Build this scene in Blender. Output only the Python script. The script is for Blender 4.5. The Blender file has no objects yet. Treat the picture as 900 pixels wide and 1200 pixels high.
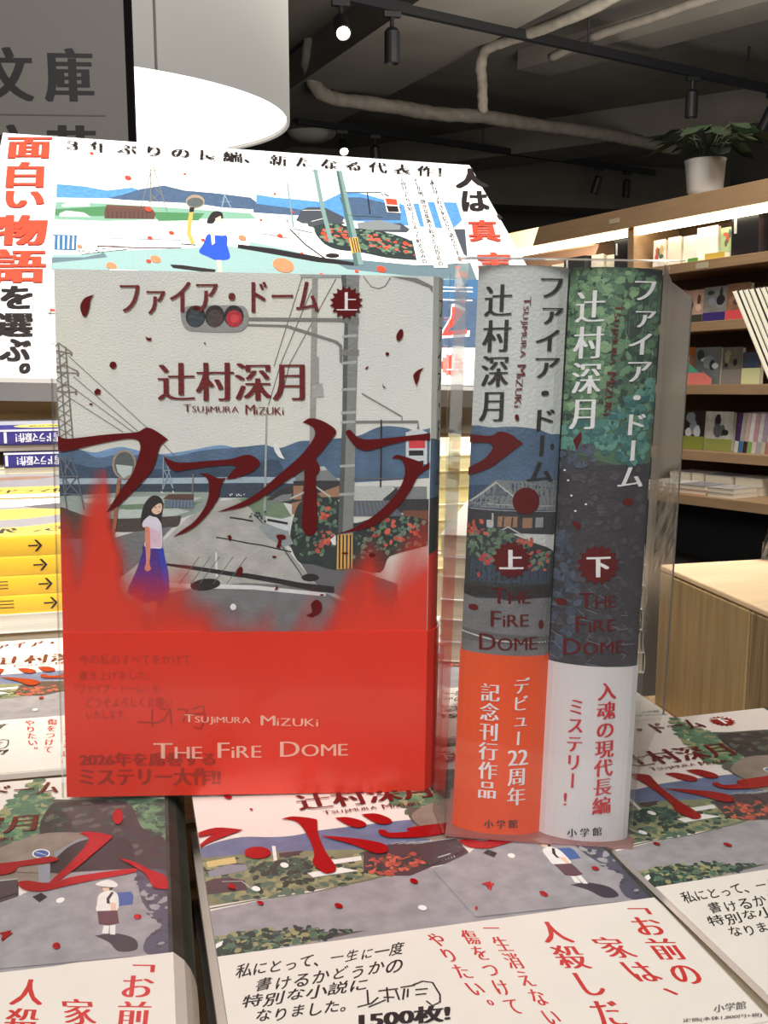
import bpy, bmesh, math, random
from mathutils import Vector, Matrix
from mathutils.geometry import tessellate_polygon
scene = bpy.context.scene
COL = scene.collection
PI = math.pi
# ------------------------------------------------------------------ camera, world, lights, exposure
cd = bpy.data.cameras.new('camera'); cam = bpy.data.objects.new('camera', cd); COL.objects.link(cam)
cd.sensor_fit = 'AUTO'; cd.sensor_width = 36; cd.lens = 37.5; cd.clip_start = .01; cd.clip_end = 60
cam.location = (0, 0, .172); cam.rotation_euler = (math.radians(90-9.5366), 0, math.radians(-13.7432))
scene.camera = cam
wd = bpy.data.worlds.new('room_ambient'); scene.world = wd; wd.use_nodes = True
wd.node_tree.nodes['Background'].inputs[0].default_value = (1, .95, .9, 1)
wd.node_tree.nodes['Background'].inputs[1].default_value = .10
scene.view_settings.view_transform = 'Standard'; scene.view_settings.look = 'None'
scene.view_settings.exposure = 0; scene.view_settings.gamma = 1; scene.view_settings.use_curve_mapping = False
def lamp(name, kind, loc, aim, power, color=(1, .95, .88), **kw):
    l = bpy.data.lights.new(name, kind); l.energy = power; l.color = color
    for k, v in kw.items(): setattr(l, k, v)
    o = bpy.data.objects.new(name, l); COL.objects.link(o); o.location = loc
    o.rotation_euler = (Vector(aim)-Vector(loc)).to_track_quat('-Z', 'Y').to_euler()
    return o
lamp('added_key_over_table', 'AREA', (-.3, .1, 2.1), (0, .35, 0), 25, size=.9)  # unseen area light, added overhead as key for the table
lamp('added_fill_behind_viewer', 'AREA', (-.9, -1.5, 1.75), (.05, .4, .05), 46, (1, .985, .96), size=.8)  # unseen area light, added on the camera side to brighten the upright cover
lamp('track_spot_on_poster', 'SPOT', (.0, .35, 2.15), (.08, 1.2, .2), 330, (1, .96, .9), spot_size=math.radians(46), spot_blend=.55, shadow_soft_size=.06)
lamp('added_fill_aisle', 'AREA', (2.0, 2.6, 2.1), (2.6, 4.4, -.2), 78, size=.8)  # unseen area light, added to brighten the shelf books
lamp('added_ceiling_uplight', 'AREA', (2.5, 5.2, .9), (3.2, 8, 2.2), 85, size=1.6)  # unseen upward area light in mid-air, added to lift the dark ceiling

# ------------------------------------------------------------------ helpers
def lin(c):
    c = c/255.; return c/12.92 if c <= .04045 else ((c+.055)/1.055)**2.4
MC = {}
def mat(name, rgb, k=1., rough=.6, var=.0, scale=200., bump=0., bscale=900., metal=0., spec=.4, emit=0., stretch=(1, 1, 1), grain=None):
    key = (name, k, bump)
    if key in MC: return MC[key]
    m = bpy.data.materials.new(name); m.use_nodes = True; nt = m.node_tree; b = nt.nodes['Principled BSDF']
    col = [min(.92, lin(c)*k) for c in rgb]
    b.inputs['Base Color'].default_value = (*col, 1); b.inputs['Roughness'].default_value = rough
    b.inputs['Metallic'].default_value = metal; b.inputs['Specular IOR Level'].default_value = spec
    if emit: b.inputs['Emission Color'].default_value = (*col, 1); b.inputs['Emission Strength'].default_value = emit
    tc = None
    if var or bump:
        tc = nt.nodes.new('ShaderNodeTexCoord'); mp = nt.nodes.new('ShaderNodeMapping'); mp.inputs['Scale'].default_value = stretch
        nt.links.new(tc.outputs['Object'], mp.inputs['Vector'])
    if var:
        n = nt.nodes.new('ShaderNodeTexNoise'); n.inputs['Scale'].default_value = scale; n.inputs['Detail'].default_value = 5
        nt.links.new(mp.outputs[0], n.inputs['Vector'])
        r = nt.nodes.new('ShaderNodeValToRGB'); g2 = grain or [c*(1+var) for c in col]
        r.color_ramp.elements[0].position = .3; r.color_ramp.elements[1].position = .7
        r.color_ramp.elements[0].color = (*[c*(1-var) for c in col], 1); r.color_ramp.elements[1].color = (*[min(1, c) for c in g2], 1)
        nt.links.new(n.outputs['Fac'], r.inputs['Fac']); nt.links.new(r.outputs[0], b.inputs['Base Color'])
    if bump:
        n = nt.nodes.new('ShaderNodeTexNoise'); n.inputs['Scale'].default_value = bscale; n.inputs['Detail'].default_value = 2
        nt.links.new(mp.outputs[0], n.inputs['Vector'])
        bp = nt.nodes.new('ShaderNodeBump'); bp.inputs['Strength'].default_value = bump; bp.inputs['Distance'].default_value = .0006
        nt.links.new(n.outputs['Fac'], bp.inputs['Height']); nt.links.new(bp.outputs[0], b.inputs['Normal'])
    MC[key] = m; return m
def clear(name, tint=(1, 1, 1), alpha=.06, rough=.03, attr=None, gloss=.5, diff=(.8, .8, .8)):
    # thin clear plastic: mostly see-through, some body colour, a glossy coat
    m = bpy.data.materials.new(name); m.use_nodes = True; nt = m.node_tree; nt.nodes.clear()
    out = nt.nodes.new('ShaderNodeOutputMaterial'); tr = nt.nodes.new('ShaderNodeBsdfTransparent'); tr.inputs[0].default_value = (*tint, 1)
    p = nt.nodes.new('ShaderNodeBsdfPrincipled'); p.inputs['Base Color'].default_value = (*diff, 1); p.inputs['Roughness'].default_value = .35
    mx = nt.nodes.new('ShaderNodeMixShader'); mx.inputs[0].default_value = alpha
    if attr:
        a = nt.nodes.new('ShaderNodeAttribute'); a.attribute_name = attr; nt.links.new(a.outputs['Fac'], mx.inputs[0])
    nt.links.new(tr.outputs[0], mx.inputs[1]); nt.links.new(p.outputs[0], mx.inputs[2])
    gl = nt.nodes.new('ShaderNodeBsdfGlossy'); gl.inputs['Roughness'].default_value = rough
    fr = nt.nodes.new('ShaderNodeFresnel'); fr.inputs['IOR'].default_value = 1.45
    mu = nt.nodes.new('ShaderNodeMath'); mu.operation = 'MULTIPLY'; mu.inputs[1].default_value = gloss; nt.links.new(fr.outputs[0], mu.inputs[0])
    m2 = nt.nodes.new('ShaderNodeMixShader'); nt.links.new(mu.outputs[0], m2.inputs[0]); nt.links.new(mx.outputs[0], m2.inputs[1]); nt.links.new(gl.outputs[0], m2.inputs[2])
    nt.links.new(m2.outputs[0], out.inputs[0]); return m
class MB:
    def __init__(s): s.v = []; s.f = []; s.m = []
    def add(s, vs, fs, mi=0):
        o = len(s.v); s.v += [tuple(v) for v in vs]; s.f += [tuple(i+o for i in f) for f in fs]; s.m += [mi]*len(fs); return s
    def box(s, x0, x1, y0, y1, z0, z1, mi=0):
        return s.add([(x, y, z) for x in (x0, x1) for y in (y0, y1) for z in (z0, z1)], [(0, 1, 3, 2), (4, 6, 7, 5), (0, 4, 5, 1), (2, 3, 7, 6), (0, 2, 6, 4), (1, 5, 7, 3)], mi)
    def prism(s, poly, w0, w1, f, mi=0):   # poly of 2D points, f(a,b,w)->xyz
        n = len(poly)
        s.add([f(a, b, w0) for a, b in poly]+[f(a, b, w1) for a, b in poly], [(i, (i+1) % n, n+(i+1) % n, n+i) for i in range(n)]+[tuple(range(n))[::-1], tuple(range(n, 2*n))], mi); return s
    def tube(s, pts, r, n=10, mi=0, jit=0., seed=0):
        rn = random.Random(seed); P = [Vector(p) for p in pts]; rings = []
        for i, p in enumerate(P):
            d = (P[min(i+1, len(P)-1)]-P[max(i-1, 0)]).normalized(); a = d.orthogonal().normalized() if i == 0 else (a-d*a.dot(d)).normalized(); b = d.cross(a)
            rr = (r[i] if isinstance(r, (list, tuple)) else r)
            rings.append([p+(a*math.cos(2*PI*k/n)+b*math.sin(2*PI*k/n))*rr*(1+rn.uniform(-jit, jit)) for k in range(n)])
        vs = [v for q in rings for v in q]; fs = [(i*n+k, i*n+(k+1) % n, (i+1)*n+(k+1) % n, (i+1)*n+k) for i in range(len(P)-1) for k in range(n)]
        fs += [tuple(range(n))[::-1], tuple((len(P)-1)*n+k for k in range(n))]
        return s.add(vs, fs, mi)
    def lathe(s, prof, c=(0, 0, 0), n=32, mi=0):
        vs = [(c[0]+r*math.cos(2*PI*k/n), c[1]+r*math.sin(2*PI*k/n), c[2]+z) for r, z in prof for k in range(n)]
        return s.add(vs, [(i*n+k, i*n+(k+1) % n, (i+1)*n+(k+1) % n, (i+1)*n+k) for i in range(len(prof)-1) for k in range(n)], mi)
    def build(s, name, mats, parent=None, smooth=False, bevel=0):
        me = bpy.data.meshes.new(name); me.from_pydata(s.v, [], s.f)
        for m in (mats if isinstance(mats, (list, tuple)) else [mats]): me.materials.append(m)
        me.polygons.foreach_set('material_index', s.m)
        if smooth: me.polygons.foreach_set('use_smooth', [True]*len(s.f))
        me.update(); o = bpy.data.objects.new(name, me); COL.objects.link(o); o.parent = parent
        if bevel:
            b = o.modifiers.new('bevel', 'BEVEL'); b.width = bevel; b.segments = 2; b.limit_method = 'ANGLE'
        return o
def thing(name, label, cat, loc=(0, 0, 0), rot=(0, 0, 0), group=None):
    o = bpy.data.objects.new(name, None); COL.objects.link(o); o.location = loc; o.rotation_euler = rot; o.empty_display_size = .02
    return tag(o, label, cat, group)
def tag(o, label, cat, group=None):
    o['label'] = label; o['category'] = cat
    if group: o['group'] = group
    return o
def struct(o): o['kind'] = 'structure'; return o
def dup(root, label, group=None):
    r = root.copy(); COL.objects.link(r); r['label'] = label
    if group: r['group'] = group
    for ch in list(root.children):
        c = ch.copy(); COL.objects.link(c); c.parent = r
        for g in list(ch.children):
            d = g.copy(); COL.objects.link(d); d.parent = c
    return r
def Rm(yaw, lean, roll): return Matrix.Rotation(yaw, 4, 'Z') @ Matrix.Rotation(lean, 4, 'X') @ Matrix.Rotation(roll, 4, 'Y')

# ------------------------------------------------------------------ printed artwork: polygons, strokes, leaf blobs and lettering in millimetres
GC = {}
def glyph(txt, off):
    k = (txt, off)
    if k not in GC:
        c = bpy.data.curves.new('lettering', 'FONT'); c.body = txt; c.size = 1; c.offset = off; c.resolution_u = 3
        o = bpy.data.objects.new('lettering', c); COL.objects.link(o); bpy.context.view_layer.update()
        me = bpy.data.meshes.new_from_object(o.evaluated_get(bpy.context.evaluated_depsgraph_get())); me.calc_loop_triangles()
        GC[k] = ([(v.co.x, v.co.y) for v in me.vertices], [tuple(t.vertices) for t in me.loop_triangles])
        bpy.data.objects.remove(o); bpy.data.curves.remove(c); bpy.data.meshes.remove(me)
    return GC[k]
STY = {'m': (-.012, .085, 7), 's': (0, 0, 1), 'b': (.006, .09, 6), 'p': (.002, .02, 2), 'l': (-.012, .045, 4)}
def text_mesh(txt, mode, st):
    off, sh, n = STY[st]; V = []; T = []
    def put(ch, f, post=False):
        vs, ts = glyph(ch, off)
        for c in range(n):
            dx = sh*(c/(n-1)-.5) if n > 1 else 0
            o = len(V); V.extend((((f(x, y)[0]+dx, f(x, y)[1]) if post else f(x+dx, y))+(c,)) for x, y in vs); T.extend((a+o, b+o, d+o) for a, b, d in ts)
    if mode in 'hr':
        if st == 'l':
            x = 0
            for i, ch in enumerate(txt):
                s = 1.3 if i == 0 else 1.
                if ch == 'i': s = .98
                vs = glyph(ch, off)[0]; xs = [q[0] for q in vs]; w = max(xs)-min(xs); m0 = min(xs)
                put(ch, lambda a, b, s=s, x=x, m0=m0: (x+(a-m0)*s, b*s)); x += w*s+.13
        elif st == 'p':
            rn = random.Random(len(txt))
            for i, ch in enumerate(txt):
                r = rn.uniform(-.12, .05); q = rn.uniform(-.06, .06); k = rn.uniform(.8, 1.05)
                put(ch, lambda a, b, i=i, r=r, q=q, k=k: (i*.95+.5+(a-.5)*k+(b-.38)*.18, (b-.38)*k*.95+q+(a-.5)*-r))
        else: put(txt, lambda a, b: (a, b))
        if mode == 'r': V = [(b, -a, c) for a, b, c in V]
    else:
        for i, ch in enumerate(txt):
            if ch in 'ー「」': f = lambda a, b, i=i: ((b-.38)*.9, -(a-.5)-i)
            elif ch in '、。': f = lambda a, b, i=i: (a-.5+.55, b-.38-i+.5)
            elif ch in 'ァュッ': f = lambda a, b, i=i: (a-.5+.08, b-.38-i+.06)
            else: f = lambda a, b, i=i: (a-.5, b-.38-i)
            put(ch, f, ch in 'ー「」')
    xs = [v[0] for v in V]; ys = [v[1] for v in V]; x0, x1, y0, y1 = min(xs), max(xs), min(ys), max(ys)
    return [((x-x0)/max(1e-6, x1-x0), (y1-y)/max(1e-6, y1-y0), c) for x, y, c in V], T
def clip(poly, W, H):
    for ax, lim, sg in ((0, 0, 1), (0, W, -1), (1, 0, 1), (1, H, -1)):
        out = []
        for i in range(len(poly)):
            a, b = poly[i-1], poly[i]; ia = (a[ax]-lim)*sg >= 0; ib = (b[ax]-lim)*sg >= 0
            if ia != ib:
                t = (lim-a[ax])/(b[ax]-a[ax]); out.append((a[0]+t*(b[0]-a[0]), a[1]+t*(b[1]-a[1])))
            if ib: out.append(b)
        poly = out
        if not poly: return []
    return poly
def art(name, items, W, H, fmap, parent, matf, z0=3e-5, dz=4e-6, maxu=None):
    V = []; F = []; MI = []; mats = {}; z = z0
    def emit(vs, ts, m, zf):
        mi = mats.setdefault(m, len(mats))
        if maxu:
            st = [tuple(vs[i] for i in t) for t in ts]; done = []
            while st:
                t = st.pop(); us = [q[0] for q in t]
                if max(us)-min(us) <= maxu: done.append(t); continue
                k = max(range(3), key=lambda i: abs(t[i][0]-t[(i+1) % 3][0])); a, b, c = t[k], t[(k+1) % 3], t[(k+2) % 3]
                mm = tuple((p+q)/2 for p, q in zip(a, b)); st += [(a, mm, c), (mm, b, c)]
            vs = [q for t in done for q in t]; ts = [(3*i, 3*i+1, 3*i+2) for i in range(len(done))]
        o = len(V)
        for q in vs: V.append(fmap(q[0], q[1], zf+(q[2]*2e-6 if len(q) > 2 else 0)))
        for a, b, c in ts:
            area = (vs[b][0]-vs[a][0])*(vs[c][1]-vs[a][1])-(vs[c][0]-vs[a][0])*(vs[b][1]-vs[a][1])
            F.append((a+o, b+o, c+o) if area < 0 else (a+o, c+o, b+o)); MI.append(mi)
    def poly(m, pts, zf, sm=False):
        if sm and len(pts) > 5:
            n = len(pts); out = []
            for i in range(n):
                a, b, c, d = (Vector(pts[(i+k-1) % n]) for k in range(4))
                e1, e2 = (b-a), (c-b); sharp_b = e1.length > 0 and e2.length > 0 and e1.normalized().dot(e2.normalized()) < -.2
                e3 = d-c; sharp_c = e3.length > 0 and e2.length > 0 and e2.normalized().dot(e3.normalized()) < -.2
                t1 = (c-b)*.5 if sharp_b else (c-a)*.5; t2 = (c-b)*.5 if sharp_c else (d-b)*.5
                L_ = (c-b).length
                if t1.length > L_: t1 = t1.normalized()*L_
                if t2.length > L_: t2 = t2.normalized()*L_
                for k in range(4):
                    t = k/4; h = t*t*t; q = t*t
                    out.append(tuple(b*(2*h-3*q+1)+t1*(h-2*q+t)+c*(-2*h+3*q)+t2*(h-q)))
            pts = out
        pts = clip(pts, W, H)
        if len(pts) < 3: return
        emit(pts, tessellate_polygon([[Vector((a, b, 0)) for a, b in pts]]), m, zf)
    for it in items:
        z += dz; k = it[0]
        if k == 'p': poly(it[1], it[2], z, it[1] in ORGANIC)
        elif k == 'l':
            P = [Vector(p) for p in it[2]]; w = it[3]/2; L = []; R_ = []
            for i, p in enumerate(P):
                d = (P[min(i+1, len(P)-1)]-P[max(0, i-1)]); d = d.normalized() if d.length > 0 else Vector((1, 0)); n = Vector((-d.y, d.x))*w; L.append(p+n); R_.append(p-n)
            for i in range(len(P)-1): poly(it[1], [tuple(L[i]), tuple(L[i+1]), tuple(R_[i+1]), tuple(R_[i])], z)
        elif k == 'b':
            _, ms, pg, n, size, seed = it; rn = random.Random(seed); x0 = min(p[0] for p in pg); x1 = max(p[0] for p in pg); y0 = min(p[1] for p in pg); y1 = max(p[1] for p in pg); c = 0; g = 0
            def inside(x, y):
                r = False
                for i in range(len(pg)):
                    (ax, ay), (bx, by) = pg[i-1], pg[i]
                    if (ay > y) != (by > y) and x < (bx-ax)*(y-ay)/(by-ay)+ax: r = not r
                return r
            while c < n and g < n*40:
                g += 1; x = rn.uniform(x0, x1); y = rn.uniform(y0, y1)
                if not inside(x, y): continue
                a0 = rn.uniform(0, 6.3); s = size*rn.uniform(.5, 1.1)*.5; e = rn.uniform(.45, .9)
                pts = []
                for q in range(7):
                    a = 2*PI*q/7; r = s*rn.uniform(.7, 1.2); px = r*math.cos(a); py = r*e*math.sin(a); pts.append((x+px*math.cos(a0)-py*math.sin(a0), y+px*math.sin(a0)+py*math.cos(a0)))
                poly(ms[c % len(ms)], pts, z+c*1.5e-7); c += 1
            z += n*1.5e-7
        elif k == 't':
            vs, ts = text_mesh(it[2], it[4], it[5]); q = it[3]
            vs2 = [(q[0][0]*(1-s)*(1-t)+q[1][0]*s*(1-t)+q[2][0]*s*t+q[3][0]*(1-s)*t, q[0][1]*(1-s)*(1-t)+q[1][1]*s*(1-t)+q[2][1]*s*t+q[3][1]*(1-s)*t, c) for s, t, c in vs]
            emit(vs2, ts, it[1], z); z += 8e-6
    me = bpy.data.meshes.new(name); me.from_pydata(V, [], F)
    for m in mats: me.materials.append(matf(m))
    me.polygons.foreach_set('material_index', MI); me.update()
    o = bpy.data.objects.new(name, me); COL.objects.link(o); o.parent = parent; return o
def lettering(items): return [i for i in items if i[0] == 't' or i[1] in ('foil', 'foil2')]
def picture(items): return [i for i in items if not (i[0] == 't' or i[1] in ('foil', 'foil2'))]
PAL = dict(sky_warm=(204,204,186), sky_blue=(190,199,203), hill_far=(112,146,184), hill=(78,102,128), hill_dark=(58,76,98), river=(158,176,188), field_dark=(58,70,84), field=(140,152,146), field_light=(176,188,184), field_green=(112,132,108), bank=(74,66,60), field_grey=(112,112,116), road_light=(166,166,162), road=(112,112,115), road_dark=(92,92,94), road_line=(205,205,205), verge=(98,99,102), kerb=(150,152,152), ink=(42,38,40), house_dark=(56,56,60), roof_grey=(122,127,128), roof_light=(176,180,178), roof_tile=(92,98,108), wall_tan=(152,116,92), wall_brown=(112,74,58), hedge_dark=(46,54,54), leaf=(84,110,92), leaf2=(104,126,106), leaf_dark=(52,64,62), flower=(196,96,76), flower2=(170,78,66), flower3=(176,62,72), van=(188,196,198), van_grey=(140,146,150), wire=(108,106,102), pole=(124,127,126), pole2=(146,145,142), pole_shade=(84,86,88), pole_light=(160,162,160), pole_thin=(150,158,158), box_grey=(158,158,154), stripe_yellow=(206,160,84), arm=(116,116,112), signal_body=(138,138,136), lamp_green=(50,64,70), lamp_brown=(70,60,56), lamp_red=(168,40,52), lamp_red2=(200,64,70), pylon=(118,113,106), pylon2=(96,102,112), pylon3=(140,158,172), barn=(92,66,60), barn_wall=(104,120,140), mirror_rim=(150,134,118), mirror=(84,92,92), mirror_post=(150,98,74), hair=(44,40,42), skin=(222,186,164), skin2=(206,132,112), skirt=(70,48,132), skirt2=(48,64,170), shirt=(206,202,214), shirt2=(206,178,194), foil=(100,14,16), foil2=(146,14,18), ink_red=(100,20,20), white=(242,240,236), white_petal=(232,230,226), band_ink=(158,48,36), band_ink2=(150,46,34), band_white=(238,168,150), fence=(58,70,92), tunnel_dark=(58,56,62), green_mid=(78,108,84), green_dark=(54,70,62), leafa=(104,138,104), leafb=(84,116,90), leafc=(64,92,78), leafd=(48,66,58), leafe=(128,160,120), teal1=(72,124,116), teal2=(54,98,98), teal3=(96,146,134), tun1=(66,64,70), tun2=(73,71,77), tun_blue=(76,86,104), tun_blue2=(62,72,88), wisp=(118,120,130), ink_red2=(186,40,48), hill2=(102,112,142), field_olive=(126,128,100), olive=(148,146,108), leafd2=(60,60,50), wall_gold=(205,182,124), house_grey=(136,136,146), house_dark2=(76,62,66), white_warm=(226,222,218), road_mauve=(150,146,150), kerb_green=(104,114,100), rock=(134,120,110), tun_hill=(88,86,78), tun_dark2=(60,50,52), tun_black=(46,36,38), road_grey=(150,146,150), film_red=(196,50,34), shade_blue=(78,76,92), sign_blue=(66,92,150), boy_shadow=(58,52,62), boy_shorts=(92,58,66), red_print=(196,56,52), pen=(44,40,42), grey_print=(110,104,104), p_blue=(84,138,204), p_slate=(72,92,118), p_field=(120,160,140), p_green=(74,124,84), p_road=(140,170,168), p_road2=(96,116,124), p_blue2=(62,104,142), p_red=(236,72,52), p_orange=(236,128,92), p_house=(70,74,82), p_pole=(116,142,138), p_pole2=(76,100,98), p_ink=(38,32,32), skirt_b=(44,80,200))
ORGANIC = {'foil', 'foil2', 'hair', 'skin', 'skin2', 'skirt', 'skirt2', 'shirt', 'shirt2', 'hill', 'hill2', 'hill_far', 'hill_dark', 'rock', 'tun_hill', 'tun_dark2', 'tun_black', 'shade_blue', 'hedge_dark', 'white_petal', 'boy_shadow', 'boy_shorts', 'white_warm', 'skirt_b', 'signal_body', 'y_yel', 'y_dark', 'p_red', 'bank', 'field_green'}
FOILS = {'foil', 'foil2'}
def printer(k, bump=0., rough=.5, ink=('pen',), redk=1.):
    def f(n):
        if n in FOILS: return mat(n, PAL[n], 1.6*redk, .26, metal=.45, bump=.12, bscale=1500)
        big = n in ('hill', 'hill_dark', 'road', 'road_light', 'sky_warm', 'sky_blue', 'tunnel_dark', 'green_mid', 'green_dark', 'road_grey', 'road_mauve', 'tun_hill', 'rock', 'hill2', 'field', 'p_slate', 'p_blue', 'hedge_dark', 'field_olive', 'tun_dark2')
        return mat(n, PAL[n], k, rough, var=.16 if big else .05, scale=160 if big else 300, bump=bump)
    return f
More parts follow.
